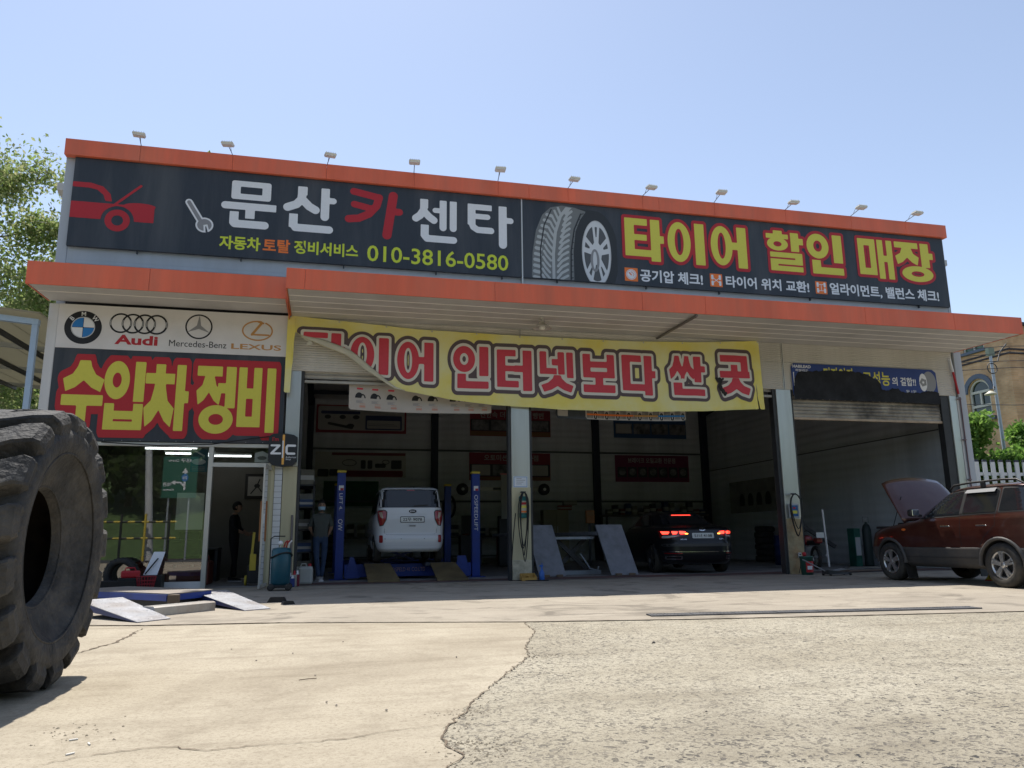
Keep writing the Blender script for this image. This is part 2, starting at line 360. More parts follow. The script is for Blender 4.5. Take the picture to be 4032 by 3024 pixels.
for i,(x,y) in enumerate(pebs):
    bm=bmesh.new(); bmesh.ops.create_icosphere(bm,subdivisions=1,radius=.007 if i!=5 else .016)
    for q in bm.verts: q.co*=rnd.uniform(.7,1.3); q.co.z*=.6
    o=MB().bm(bm).obj('pebble',M_peb); o.location=(x,y,.001)
    tag(o,'tiny dark pebble lying loose on the concrete yard','pebble','pebbles scattered on the yard')
o=MB().tube([(0,0,0),(.055,.012,.003),(.11,.036,0)],.0025,5).obj('twig',mat('twig_bark',(.1,.07,.045),.9)); o.location=(-.12,-10.85,.0); tag(o,'thin bent brown twig on the smooth concrete','twig')
# drain grate
t=thing('drain_grate','long black steel drain grate set into the concrete apron','drain',(3.58,-7.82,0),math.atan2(-.47,3.95))
M_gr=mat('grate_steel',(.17,.17,.175),.55,.4,var=.3); M_void=mat('drain_void',(.008,.008,.008),.95)
MB().box(0,-.10,-.002,3.98,.10,.003).obj('channel',M_void,t)
fr=MB(); fr.box(0,-.105,.002,3.98,-.09,.016).box(0,.09,.002,3.98,.105,.016); fr.obj('rail',M_gr,t)
for k in range(8):
    g=MB(); x0=.5*k
    for i in range(12): g.box(x0+.01+i*.0405,-.089,.004,x0+.028+i*.0405,.089,.014)
    for yy in (-.045,0,.045): g.box(x0+.004,yy-.005,.005,x0+.488,yy+.005,.013)
    g.obj('grate_panel',M_gr,t)
# ================================================================ THE SHOP BUILDING
M_orange=mat('orange_cladding',srgb(224,108,76),.45,var=.14,vscale=1.5,dirt=(.40,.17,.11),damt=.4,dscale=1.4,bump=.25,bscale=2.2,streak=True)
M_grey=mat('grey_cladding',(.43,.46,.50),.45,var=.05,dirt=(.3,.3,.3),damt=.3,streak=True)
M_white=mat('white_cladding',(.62,.62,.62),.5,var=.05,dirt=(.4,.39,.37),damt=.4,streak=True)
M_soffit=mat('soffit_panel',(.60,.585,.57),.5,var=.08,vscale=1.2,dirt=(.42,.40,.37),damt=.5,dscale=.9)
M_joint=mat('soffit_joint',(.85,.82,.77),.5)
M_steel=mat('stainless_pillar',(.52,.53,.50),.34,.75,var=.12,vscale=2,dirt=(.32,.28,.2),damt=.5,dscale=1.5,streak=True)
M_cream=mat('cream_pillar',(.50,.46,.30),.5,var=.08,dirt=(.3,.26,.16),damt=.4,streak=True)
M_dark=mat('dark_steel',(.05,.052,.055),.55,.3,var=.2)
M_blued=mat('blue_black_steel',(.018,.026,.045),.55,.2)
M_alu=mat('aluminium_frame',(.55,.54,.50),.4,.5,var=.06)
def ribbed(name,col,pitch,depth=.006,dirt=None):
    M=mat(name,col,.55,var=.07,vscale=1.2,dirt=dirt or (.36,.33,.28),damt=.45,dscale=.8,streak=True); n=M.node_tree.nodes; l=M.node_tree.links; b=n['Principled BSDF']
    tc=n.new('ShaderNodeTexCoord'); sp=n.new('ShaderNodeSeparateXYZ'); l.new(tc.outputs['Object'],sp.inputs[0])
    mu=n.new('ShaderNodeMath'); mu.operation='MULTIPLY'; mu.inputs[1].default_value=2*math.pi/pitch; l.new(sp.outputs[2],mu.inputs[0])
    si=n.new('ShaderNodeMath'); si.operation='SINE'; l.new(mu.outputs[0],si.inputs[0])
    bp=n.new('ShaderNodeBump'); bp.inputs['Strength'].default_value=.7; bp.inputs['Distance'].default_value=depth; l.new(si.outputs[0],bp.inputs['Height']); l.new(bp.outputs[0],b.inputs['Normal']); return M
M_rib=ribbed('ribbed_cladding',(.58,.55,.50),.05)
M_inner=ribbed('inner_panel',(.58,.61,.63),.25,.012,(.26,.27,.27))
shop=thing('repair_shop','long car repair shop with orange fascia, grey cladding and open bays','building')
XL,XR=-5.38,15.87
# --- fascia on top, in sheets
def strip(name,x0,x1,cuts,y0,y1,z0,z1,m_,par,g=.004):
    xs=[x0]+[c for c in cuts if x0<c<x1]+[x1]; out=[]
    for a,b in zip(xs[:-1],xs[1:]): out.append(MB().box(a+g/2,y0,z0,b-g/2,y1,z1,b=.006).obj(name,m_,par))
    return out
strip('top_fascia_panel',XL,XR,[-3.97,-2.16,-.22,1.69,3.62,4.35,5.3,7.18,7.6,9.08,11.05,12.95,14.6],-.17,-.02,8.6,8.95,M_orange,shop)
MB().box(XL,-.02,8.605,XR,.25,8.93).obj('parapet',M_grey,shop)
# --- upper wall behind the signs
MB().box(XL,.0,5.95,-5.19,.25,8.6,b=.01).obj('corner_trim',M_grey,shop)
MB().box(15.78,.0,5.6,XR,.25,8.6,b=.01).obj('corner_trim',M_grey,shop)
for i,(a,b) in enumerate(((5.96,6.36),(6.363,6.44),(6.443,6.70))):
    MB().box(-5.187,.012-.004*(i==1),a,15.777,.1,b).obj('upper_wall_panel',M_grey,shop)
MB().box(-5.18,.03,6.70,15.77,.2,8.6).obj('upper_wall_backing',M_grey,shop)
# --- lower outer frames
MB().box(XL,-.03,0,-5.2,.25,5.5,b=.012).obj('outer_pillar',M_white,shop)
MB().box(15.72,-.03,0,15.95,.3,5.5,b=.012).obj('outer_pillar',M_grey,shop)
MB().box(15.66,-.02,0,15.715,.1,4.3).obj('pillar_cover',M_white,shop)
M_pipe=mat('downpipe',(.16,.1,.11),.5)
cp=MB(); cp.tube([(15.74,-.05,4.3),(15.735,-.05,.02)],.016,6); 
for z in (4.25,3.2,2.2,1.25): cp.box(15.66,-.075,z-.012,15.76,-.03,z+.012)
cp.obj('conduit',M_pipe,shop)
# --- canopies
def canopy(x0,x1,yf,zb,zt,yplanks,cuts):
    c=MB().box(x0+.03,yf+.05,zb+.06,x1-.03,-.002,zt-.03).obj('canopy_deck',M_soffit,shop)
    strip('canopy_fascia_panel',x0,x1,cuts,yf,yf+.03,zb,zt,M_orange,shop)
    for xx in (x0,x1-.03):
        MB().hexa([(xx+.003,yf+.033,zb+.003),(xx+.027,yf+.033,zb+.003),(xx+.027,-.004,zb+.05),(xx+.003,-.004,zb+.05),(xx+.003,yf+.033,zt),(xx+.027,yf+.033,zt),(xx+.027,-.004,zt+.1),(xx+.003,-.004,zt+.1)]).obj('canopy_end_panel',M_orange,shop)
    MB().hexa([(x0+.03,yf+.04,zt-.005),(x1-.03,yf+.04,zt-.005),(x1-.03,-.005,zt+.09),(x0+.03,-.005,zt+.09),(x0+.03,yf+.04,zt),(x1-.03,yf+.04,zt),(x1-.03,-.005,zt+.1),(x0+.03,-.005,zt+.1)]).obj('canopy_top',M_white,shop)
    ys=[yf+.034]+yplanks+[-.006]
    for a,b in zip(ys[:-1],ys[1:]):
        f=lambda y:zb+.012+.045*(y-yf)/abs(yf)
        MB().hexa([(x0+.034,a+.008,f(a)),(x1-.034,a+.008,f(a)),(x1-.034,b-.008,f(b)),(x0+.034,b-.008,f(b)),(x0+.034,a+.008,f(a)+.04),(x1-.034,a+.008,f(a)+.04),(x1-.034,b-.008,f(b)+.04),(x0+.034,b-.008,f(b)+.04)]).obj('soffit_plank',M_soffit,shop)
    for y in yplanks:
        f=zb+.008+.045*(y-yf)/abs(yf); MB().box(x0+.04,y-.012,f-.002,x1-.04,y+.012,f+.02).obj('soffit_joint',M_joint,shop)
canopy(-5.42,-.86,-1.22,5.5,5.94,[-.72],[-3.35])
canopy(-.84,15.76,-2.1,5.43,5.83,[-1.62,-1.24,-.86,-.46],[-.5,3.1,6.2,7.62,11.5,13.85])
MB().box(-.858,-1.26,5.40,-.845,-.01,5.86).obj('canopy_end_panel',M_orange,shop)
# brace under the big canopy
MB().bar((7.44,-.02,5.44),(7.44,-2.04,5.405),.05,.04).obj('canopy_brace',mat('brace_steel',(.2,.19,.18),.5,.4,var=.2),shop)
# --- wall over the bays
bayx=[-.84,4.13,10.72,15.70]
for a,b in zip(bayx[:-1],bayx[1:]):
    MB().box(a+.03,-.0,5.02,b-.03,.12,5.49).obj('shutter_cover_upper',M_rib,shop)
    MB().box(a+.03,-.0,4.34,b-.03,.12,5.015).obj('shutter_cover_lower',M_rib,shop)
for x in bayx[1:3]: 
    MB().box(x-.028,-.012,4.34,x+.028,.05,5.49).obj('cover_channel',M_alu,shop)
    MB().box(x-.006,-.014,4.34,x+.006,-.01,5.49).obj('channel_groove',M_dark,shop)
# --- pillars
pil=[(-.84,-.56),(3.9,4.31),(10.47,10.87),(15.44,15.655)]
for i,(a,b) in enumerate(pil):
    zt=4.338; zs=0 if i else 2.35
    MB().box(a,-.012,zs,b,.34,zt,b=.01).obj('pillar',M_steel,shop)
    if i==0: MB().box(a+.0,-.012,0,b,.34,2.347,b=.01).obj('pillar',M_cream,shop)
MB().box(3.895,-.03,0,4.315,-.013,.42).obj('kick_plate',mat('scuffed_plate',(.45,.42,.33),.5,.3,var=.35,vscale=6),shop)
MB().box(3.895,-.016,.424,4.315,-.0125,1.95).obj('lower_wrap',M_cream,shop)
MB().box(10.465,-.016,.0,10.875,-.0125,1.25).obj('lower_wrap',mat('heat_tinted_steel',(.36,.30,.2),.42,.6,var=.35,vscale=4,dirt=(.4,.2,.08),damt=.6,dscale=2.5,bump=.5,bscale=7),shop)
for (a,b) in ((-.556,-.5),(3.84,3.897),(4.313,4.37),(10.39,10.467),(10.873,10.93),(15.2,15.437)):
    MB().box(a,.02,0,b,.2,4.338).obj('shutter_rail',M_dark,shop)
# --- rolled shutters (slats)
M_slat=mat('shutter_slat',(.40,.385,.35),.5,.2,var=.12,dirt=(.2,.19,.17),damt=.5)
M_slats=mat('sooty_slat',(.36,.335,.29),.6,.1,var=.3,vscale=1.5,dirt=(.05,.048,.046),damt=.85,dscale=.9,dlo=.46,dhi=.62)
def shutter(x0,x1,zbot,m_,base):
    z=4.36; k=0
    while z-.085>=zbot-.001:
        z0=max(z-.085,zbot); pr=[(.06,z0),(.075,z0+.012),(.09,(z+z0)/2),(.075,z-.012),(.06,z-.004),(.11,z-.004),(.11,z0)]
        MB().prism([(y,zz) for y,zz in pr],'x',x0,x1).obj('shutter_slat',m_,shop); z=z0
    MB().box(x0,.04,zbot-.06,x1,.12,zbot-.002,b=.006).obj('shutter_foot',base,shop)
shutter(-.498,3.838,4.16,M_slat,M_slat); shutter(4.372,10.388,4.2,M_slat,M_slat); shutter(10.932,15.198,3.68,M_slats,mat('rusty_foot',(.42,.33,.24),.6,.3,var=.3,vscale=3))
# --- shell: back, sides, roof, office
MB().box(-5.36,13.32,0,15.85,13.5,6.2).obj('back_wall',M_inner,shop)
MB().box(15.6,.302,0,15.84,13.32,7.6).obj('side_wall',M_inner,shop)
MB().box(-5.36,.252,0,-5.2,13.32,7.6).obj('side_wall',M_inner,shop)
MB().hexa([(-5.5,.02,7.9),(15.95,.02,7.9),(15.95,13.7,6.1),(-5.5,13.7,6.1),(-5.5,.02,8.05),(15.95,.02,8.05),(15.95,13.7,6.25),(-5.5,13.7,6.25)]).obj('roof',mat('roof_sheet',(.5,.5,.5),.6),shop)
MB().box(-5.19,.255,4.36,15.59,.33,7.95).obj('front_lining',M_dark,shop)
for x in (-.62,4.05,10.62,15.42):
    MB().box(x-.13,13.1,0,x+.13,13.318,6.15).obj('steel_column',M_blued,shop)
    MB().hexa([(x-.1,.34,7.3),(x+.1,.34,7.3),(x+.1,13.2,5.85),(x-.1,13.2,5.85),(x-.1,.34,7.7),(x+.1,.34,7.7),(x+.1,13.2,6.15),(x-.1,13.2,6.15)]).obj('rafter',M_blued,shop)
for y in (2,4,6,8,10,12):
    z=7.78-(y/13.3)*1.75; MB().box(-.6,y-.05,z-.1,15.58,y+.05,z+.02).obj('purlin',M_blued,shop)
M_wpp=mat('wall_pipe_grey',(.09,.10,.11),.6)
for z in (2.3,4.25): MB().tube([(-.7,13.22,z),(15.5,13.22,z)],.04,6).obj('wall_pipe',M_wpp,shop)
for z in (3.55,): MB().tube([(15.55,.6,z),(15.55,13.2,z)],.016,6).obj('wall_conduit',M_wpp,shop)
MB().box(-.86,.345,0,-.72,13.1,6.6).obj('partition',M_inner,shop)
# --- office front
of=shop
MB().box(-5.2,-.02,2.72,-.86,.1,2.79).obj('window_head',M_alu,of)
MB().box(-5.2,-.02,.0,-2.26,.12,.13).obj('window_sill',mat('sill_white',(.6,.6,.6),.6,var=.1),of)
MB().box(-2.262,-.03,.0,-2.175,.1,2.72).obj('mullion',M_alu,of)
MB().box(-5.2,-.02,.13,-5.13,.08,2.72).obj('mullion',M_alu,of)
MB().box(-2.175,-.03,2.33,-1.06,.09,2.41).obj('door_head',M_alu,of)
MB().box(-1.07,-.03,.0,-1.0,.1,2.72).obj('door_post',M_cream,of)
M_tile=mat('white_glazed_tile',(.72,.73,.74),.3,var=.05); zz=0.0; k=0
MB().box(-.998,.006,0,-.845,.12,2.72).obj('tile_backing',M_dark,of)
while zz<2.7:
    h=.115; MB().box(-.995,-.012,zz+.003,-.85,.005,zz+h-.003,b=.003).obj('tile',M_tile,of); zz+=h; k+=1
MB().box(-5.2,.14,2.79,-.87,.25,5.49).obj('office_front_wall',M_white,of)
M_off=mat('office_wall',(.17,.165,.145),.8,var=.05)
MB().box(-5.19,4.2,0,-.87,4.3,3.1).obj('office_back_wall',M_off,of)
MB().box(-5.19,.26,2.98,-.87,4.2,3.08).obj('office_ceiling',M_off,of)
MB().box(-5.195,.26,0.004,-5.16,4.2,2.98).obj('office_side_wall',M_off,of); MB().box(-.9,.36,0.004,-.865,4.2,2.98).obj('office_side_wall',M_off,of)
def glass(name,tint=(.80,.84,.82),refl=.10):
    M,n,l,b=node_mat(name); n.remove(b); out=n['Material Output']
    tr=n.new('ShaderNodeBsdfTransparent'); tr.inputs[0].default_value=(*tint,1); gl=n.new('ShaderNodeBsdfGlossy'); gl.inputs['Roughness'].default_value=.0
    fr=n.new('ShaderNodeFresnel'); fr.inputs[0].default_value=1.5; ma=n.new('ShaderNodeMath'); ma.operation='MULTIPLY_ADD'; ma.inputs[1].default_value=1.3; ma.inputs[2].default_value=refl-.04; ma.use_clamp=True; l.new(fr.outputs[0],ma.inputs[0])
    mx=n.new('ShaderNodeMixShader'); l.new(ma.outputs[0],mx.inputs[0]); l.new(tr.outputs[0],mx.inputs[1]); l.new(gl.outputs[0],mx.inputs[2]); l.new(mx.outputs[0],out.inputs[0]); return M
M_glass=glass('window_glass',(.82,.87,.84),.20)
MB().quad((-5.13,.032,.132),(-2.262,.032,.132),(-2.262,.032,2.719),(-5.13,.032,2.719)).obj('window_pane',M_glass,of)
MB().quad((-2.174,.032,2.412),(-1.071,.032,2.412),(-1.071,.032,2.719),(-2.174,.032,2.719)).obj('transom_pane',M_glass,of)
# ================================================================ SIGNS
def RB(x0,y0,x1,y1): return S_box(x0,y0,x1,y1)
TX,TY=.24,.17
def g_siot(x0,y0,x1,y1,w=.16):
    X=lambda t:x0+(x1-x0)*t; Y=lambda t:y0+(y1-y0)*t
    a=.5-w/2/(x1-x0)*1.0; b=1-a
    return S_poly([(X(a),Y(1)),(X(b),Y(1)),(X(b+.04),Y(.8)),(X(.78),Y(.56)),(X(1),Y(.40)),(X(.92),Y(0)),(X(.70),Y(.13)),(X(.5),Y(.36)),(X(.30),Y(.13)),(X(.08),Y(0)),(X(0),Y(.40)),(X(.22),Y(.56)),(X(a-.04),Y(.8))])
def g_nieun(x0,y0,x1,y1,tx=TX,ty=TY): return S_u(RB(x0,y0,x0+tx,y1),RB(x0,y0,x1,y0+ty))
def g_digeut(x0,y0,x1,y1,tx=TX,ty=TY): return S_u(RB(x0,y0,x0+tx,y1),RB(x0,y0,x1,y0+ty),RB(x0,y1-ty,x1-.08,y1))
def g_tieut(x0,y0,x1,y1,tx=TX,ty=.16): c=(y0+y1)/2; return S_u(g_digeut(x0,y0,x1,y1,tx,ty),RB(x0,c-ty/2+.01,x1-.1,c+ty/2-.01))
def g_mieum(x0,y0,x1,y1,tx=.17,ty=.17): return S_sub(RB(x0,y0,x1,y1),RB(x0+tx,y0+ty,x1-tx,y1-ty))
def g_bieup(x0,y0,x1,y1,tx=.2,ty=.15):
    c=y0+(y1-y0)*.56; return S_u(RB(x0,y0,x0+tx,y1),RB(x1-tx,y0,x1,y1),RB(x0,y0,x1,y0+ty),RB(x0,c-ty/2,x1,c+ty/2))
def g_rieul(x0,y0,x1,y1,tx=.2,ty=.125):
    c=(y0+y1)/2; return S_u(RB(x0,y1-ty,x1,y1),RB(x1-tx,c,x1,y1),RB(x0,c-ty/2,x1,c+ty/2),RB(x0,y0,x0+tx,c),RB(x0,y0,x1,y0+ty))
def g_ieung(x0,y0,x1,y1,tx=.19,ty=.16): return S_ring((x0+x1)/2,(y0+y1)/2,(x1-x0)/2,(y1-y0)/2,tx,ty)
def g_jieut(x0,y0,x1,y1,ty=.15): return S_u(RB(x0,y1-ty,x1,y1),g_siot(x0,y0,x1,y1-ty*.4,.2))
def g_hieut(x0,y0,x1,y1): h=y1-y0; return S_u(RB(x0+.2,y1-.1,x1-.16,y1),RB(x0,y1-.2,x1,y1-.085),g_ieung(x0+.02,y0,x1-.02,y1-.17,.17,.1))
GL={
'타':[g_tieut(0,.1,.66,1),RB(.66,0,.9,1),RB(.9,.44,1,.62)],
'이':[g_ieung(0,.04,.62,1),RB(.74,0,1,1)],
'어':[g_ieung(0,.04,.60,1),RB(.55,.44,.76,.62),RB(.74,0,1,1)],
'할':[g_hieut(0,.5,.6,1),RB(.66,.5,.88,.97),RB(.88,.68,1,.84),g_rieul(.08,0,.95,.46)],
'인':[g_ieung(0,.38,.62,1,.19,.17),RB(.74,.3,1,1),g_nieun(.12,0,1,.34)],
'매':[g_mieum(0,.08,.5,1),RB(.56,0,.73,1),RB(.7,.44,.86,.6),RB(.83,0,1,1)],
'장':[g_jieut(0,.42,.62,1),RB(.68,.38,.9,1),RB(.9,.6,1,.76),g_ieung(.14,0,.96,.4,.24,.13)],
'수':[g_siot(0,.5,1,1,.26),RB(0,.28,1,.45),RB(.38,0,.62,.3)],
'입':[g_ieung(0,.44,.62,1,.2,.17),RB(.74,.41,1,1),g_bieup(.05,0,1,.38,.24,.12)],
'차':[RB(.22,.86,.44,1),RB(0,.70,.66,.86),g_siot(0,.05,.68,.76,.22),RB(.7,0,.91,1),RB(.9,.42,1,.6)],
'정':[g_jieut(0,.42,.64,1),RB(.54,.6,.76,.75),RB(.74,.38,1,1),g_ieung(.1,0,.97,.42,.25,.13)],
'비':[g_bieup(0,.08,.62,1,.22,.16),RB(.76,0,1,1)],
'터':[g_tieut(0,.08,.62,1),RB(.5,.46,.76,.62),RB(.74,0,1,1)],
'넷':[g_nieun(0,.44,.5,1,.2,.15),RB(.36,.66,.58,.82),RB(.54,.44,.74,1),RB(.8,.36,1,1),g_siot(.03,0,.99,.42,.2)],
'보':[g_bieup(0,.38,1,1,.24,.16),RB(.38,.15,.62,.4),RB(0,0,1,.2)],
'다':[g_digeut(0,.1,.66,1),RB(.66,0,.9,1),RB(.9,.44,1,.62)],
'싼':[g_siot(0,.4,.44,1,.12),g_siot(.28,.4,.70,1,.12),RB(.68,.34,.88,1),RB(.86,.6,1,.76),g_nieun(.1,0,.97,.32)],
'곳':[RB(.04,.83,.96,1),RB(.72,.58,.96,1),RB(.38,.5,.60,.76),RB(0,.43,1,.6),g_siot(.04,0,.98,.42,.22)]}
def glyph(ch,x0,z0,x1,z1):
    return S_tf(S_u(*GL[ch]),x0,z0,x1-x0,z1-z0)
def gl_ext(ch,x0,z0,x1,z1): # keeps distances isotropic for outlines
    return glyph(ch,x0,z0,x1,z1)
M_print_k=mat('print_charcoal',srgb(48,54,62),.5,var=.08,vscale=30,dirt=(.075,.08,.088),damt=.8,dscale=1.6,streak=True)
M_y=mat('print_yellow',srgb(212,204,80),.5,var=.03,vscale=20); M_rd=mat('print_red',srgb(176,38,46),.5,var=.04,vscale=20); M_w=mat('print_white',(.74,.75,.77),.5,var=.03,vscale=20)
M_yg=mat('print_lime',srgb(205,215,60),.5); M_or=mat('print_orange',srgb(235,120,50),.5); M_k=mat('print_black',(.012,.012,.014),.5)
M_g1=mat('print_grey',(.25,.25,.26),.5); M_g2=mat('print_light_grey',(.5,.51,.52),.5); M_pink=mat('print_pink_red',srgb(200,66,80),.6,var=.05,vscale=15); M_cr=mat('print_cream',(.68,.66,.6),.6)
def word(par,items,yp,off,moff,mfill,cell=.016,fn=None,clip=None,dy=.003,off2=None,moff2=None):
    sd_=[glyph(*it) for it in items]
    bb=lambda its,d:(min(i[1] for i in its)-d,min(i[2] for i in its)-d,max(i[3] for i in its)+d,max(i[4] for i in its)+d)
    F=fn or (lambda u,v,k:(u,yp-k*dy,v)); cl=(lambda s:S_and(s,clip)) if clip else (lambda s:s); mr=9999 if fn is None else 2
    lev=0
    if off2:
        o=MB(); fill(o,cl(S_off(S_u(*sd_),off2)),bb(items,off2+.02),cell,lambda u,v:F(u,v,.7),maxrun=2); o.obj('letter_outline',moff2,par)
    if off:
        o=MB(); fill(o,cl(S_off(S_u(*sd_),off)),bb(items,off+.02),cell,lambda u,v:F(u,v,1.4),maxrun=mr); o.obj('letter_outline',moff,par)
    for it,s_ in zip(items,sd_):
        o=MB(); fill(o,cl(s_),bb([it],.02),cell,lambda u,v:F(u,v,2),maxrun=mr)
        if o.v: o.obj('letter',mfill,par)
def shape(par,name,m_,sdf,bb,yp,cell=.012):
    o=MB(); fill(o,sdf,bb,cell,on_front(yp)); return o.obj(name,m_,par)
def txt(par,name,m_,body,x,z,h,yp,bold=.0,w=None,align='CENTER',fx=1.0):
    o=MB(); put_text(o,body,on_front(yp),x,z,h,bold,0,w,align,fx); return o.obj(name,m_,par)
# ---- upper left board
s1=thing('shop_sign','charcoal roof sign with white shop name, red car drawing and lime phone number','sign',(0,0,0))
YB=-.095
MB().box(-5.185,YB,6.69,4.165,-.025,8.595,b=.005).obj('board',M_print_k,s1)
Y1=YB-.003
ln=lambda pts,w:S_line(pts,w)
def arc(cx,cy,rx,ry,a0,a1,n=14): return [(cx+rx*math.cos(R(a0+(a1-a0)*i/n)),cy+ry*math.sin(R(a0+(a1-a0)*i/n))) for i in range(n+1)]
# red car drawing
car=S_u(S_sub(RB(-5.18,7.29,-3.62,7.64),S_ell(-4.3,7.29,.31,.31)),S_sub(S_poly([(-5.18,8.06),(-4.85,8.06),(-4.62,8.0),(-4.47,7.85),(-4.43,7.69),(-4.55,7.69),(-4.6,7.82),(-4.72,7.92),(-4.88,7.95),(-5.18,7.95)]),RB(-9,9,-8,10)),S_ring(-4.3,7.29,.235,.235,.125),ln([(-4.36,7.64),(-3.91,8.08)],.05),S_ell(-3.9,7.63,.3,.07))
shape(s1,'car_drawing',M_rd,car,(-5.18,7.0,-3.5,8.2),Y1,.014)
# spanner drawing
wr=S_u(ln([(-2.97,7.82),(-2.72,7.42)],.075),S_sub(S_ell(-2.64,7.34,.14,.13),S_poly([(-2.66,7.34),(-2.58,7.36),(-2.52,7.15),(-2.64,7.15)])))
shape(s1,'spanner_outline',M_w,S_off(wr,.035),(-3.1,7.1,-2.4,7.95),Y1,.012); shape(s1,'spanner',M_g1,wr,(-3.1,7.1,-2.4,7.95),Y1-.003,.012)
# shop name, rounded strokes
def rs(par,parts,m_): 
    s_=S_u(*parts); o=MB(); fill(o,s_,(-2.5,7.2,4.15,8.56),.016,on_front(Y1)); o.obj('letter',m_,par)
B=lambda x0,z0,x1,z1:S_box(x0,z0,x1,z1,.01)
rs(s1,[S_sub(S_box(-2.15,7.98,-1.35,8.40,.05),S_box(-1.97,8.11,-1.53,8.27,.01)),ln([(-2.26,7.83),(-1.4,7.83)],.16),B(-1.6,7.75,-1.23,7.91),B(-1.85,7.56,-1.66,7.8),B(-2.16,7.42,-1.98,7.7),ln([(-2.07,7.45),(-2.05,7.43),(-1.45,7.43)],.17)],M_w)
rs(s1,[B(-.80,8.2,-.60,8.4),ln([(-.70,8.3),(-.72,8.1),(-.82,7.98),(-1.0,7.90)],.18),ln([(-.68,8.08),(-.55,7.95),(-.42,7.88)],.18),B(-.31,7.8,-.13,8.4),ln([(-.22,8.3),(-.22,7.74)],.18),ln([(-.2,8.12),(-.05,8.12)],.14),B(-.96,7.45,-.78,7.76),ln([(-.87,7.52),(-.82,7.45),(-.12,7.45)],.17)],M_w)
rs(s1,[ln([(.38,8.40),(.92,8.30)],.16),ln([(.93,8.30),(.88,8.1),(.72,7.9),(.5,7.78),(.29,7.75)],.17),ln([(.4,8.1),(.75,8.03)],.15),ln([(1.24,8.37),(1.12,7.44)],.2),ln([(1.2,8.0),(1.38,8.0)],.16)],M_rd)
rs(s1,[B(1.84,8.15,2.02,8.37),ln([(1.93,8.28),(1.92,8.1),(1.84,7.97),(1.75,7.90)],.17),ln([(1.95,8.05),(2.05,7.95),(2.15,7.88)],.17),B(2.28,7.8,2.44,8.37),ln([(2.36,8.2),(2.36,7.72)],.16),ln([(2.18,8.12),(2.33,8.12)],.12),B(2.51,7.8,2.67,8.37),ln([(2.59,8.2),(2.59,7.72)],.16),B(1.86,7.48,2.04,7.76),ln([(1.95,7.5),(2.0,7.44),(2.6,7.44)],.16)],M_w)
rs(s1,[B(2.92,7.85,3.1,8.36),B(2.92,8.22,3.48,8.36),B(2.95,8.0,3.38,8.13),ln([(3.3,8.065),(3.38,8.065)],.13),ln([(3.01,7.9),(3.05,7.8),(3.15,7.74),(3.46,7.74)],.15),B(3.64,7.5,3.83,8.36),ln([(3.735,8.2),(3.735,7.43)],.19),ln([(3.75,8.02),(3.92,8.02)],.14)],M_w)
txt(s1,'caption',M_yg,'자동차',-1.92,6.85,.30,Y1,.03,.82); txt(s1,'caption',M_or,'토탈',-1.185,6.85,.30,Y1,.03,.55); txt(s1,'caption',M_yg,'정비서비스',-.16,6.86,.30,Y1,.03,1.34)
txt(s1,'phone_number',M_yg,'010-3816-0580',2.28,6.81,.37,Y1,.012,3.15)
MB().box(4.172,-.10,6.45,4.203,.0,8.595).obj('divider',M_alu,s1)
for x in (-3.9,-1.9,.2,2.2,3.7): MB().box(x,-.08,6.62,x+.03,-.03,6.70).obj('bracket',M_dark,s1)
# ---- upper right board
s2=thing('tyre_sale_sign','charcoal roof sign with a printed tyre and yellow letters edged in red','sign',(0,0,0))
MB().box(4.21,YB,6.69,15.765,-.025,8.595,b=.005).obj('board',M_print_k,s2)
for x in (5,7.2,9.1,11.6,14.8): MB().box(x,-.08,6.62,x+.03,-.03,6.70).obj('bracket',M_dark,s2)
its=[('타',6.71,7.31,7.71,8.37),('이',7.81,7.31,8.78,8.37),('어',8.95,7.31,9.92,8.37),('할',10.48,7.33,11.52,8.39),('인',11.62,7.33,12.64,8.40),('매',13.12,7.33,14.15,8.39),('장',14.23,7.32,15.39,8.39)]
word(s2,its,Y1,.075,M_rd,M_y)
# printed tyre
clipz=lambda s_:S_and(s_,RB(4.2,6.70,15,8.6)); bbt=(4.3,6.69,6.5,8.58)
tread=S_poly([(4.40,6.6),(4.43,7.3),(4.52,7.85),(4.68,8.25),(4.88,8.45),(5.15,8.52),(5.45,8.5),(5.75,8.42),(5.6,8.2),(5.48,7.9),(5.42,7.4),(5.42,6.6)])
side=S_u(S_ell(5.98,7.38,.56,1.08),S_poly([(5.0,6.6),(5.42,6.6),(5.98,6.6),(5.98,8.46),(5.42,8.5)]))
M_t1=mat('print_tyre_side',(.03,.033,.036),.5); M_t2=mat('print_tyre_tread',(.17,.18,.18),.5); M_t3=mat('print_tyre_light',(.42,.44,.44),.5)
shape(s2,'printed_sidewall',M_t1,clipz(side),bbt,Y1,.02); shape(s2,'printed_tread',M_t2,clipz(tread),bbt,Y1-.002,.02)
blk=[]
for k in range(13):
    z=6.68+k*.145; sh=(k/12)**2*.42
    blk+= [ln([(4.66+sh*.9,z+.10),(4.72+sh*.85,z+.0),(4.83+sh*.7,z-.12)],.055),ln([(5.02+sh*.55,z-.10),(5.12+sh*.5,z+.03),(5.27+sh*.35,z+.12)],.06)]
rib=ln([(4.93,6.6),(4.93,7.3),(4.99,7.85),(5.12,8.25),(5.3,8.5)],.07)
shl=[ln([(5.36+.02*k*0+(k/12)**2.5*.33,6.75+k*.145),(5.46+(k/12)**2.5*.3,6.77+k*.145)],.02) for k in range(12)]
lt=[ln([(4.47+(k/12)**2.4*.4,6.72+k*.14),(4.58+(k/12)**2.4*.4,6.70+k*.14)],.08) for k in range(12)]
shape(s2,'printed_tread_blocks',M_t3,S_and(clipz(S_u(*blk,rib,*lt)),S_off(tread,-.02)),bbt,Y1-.004,.014)
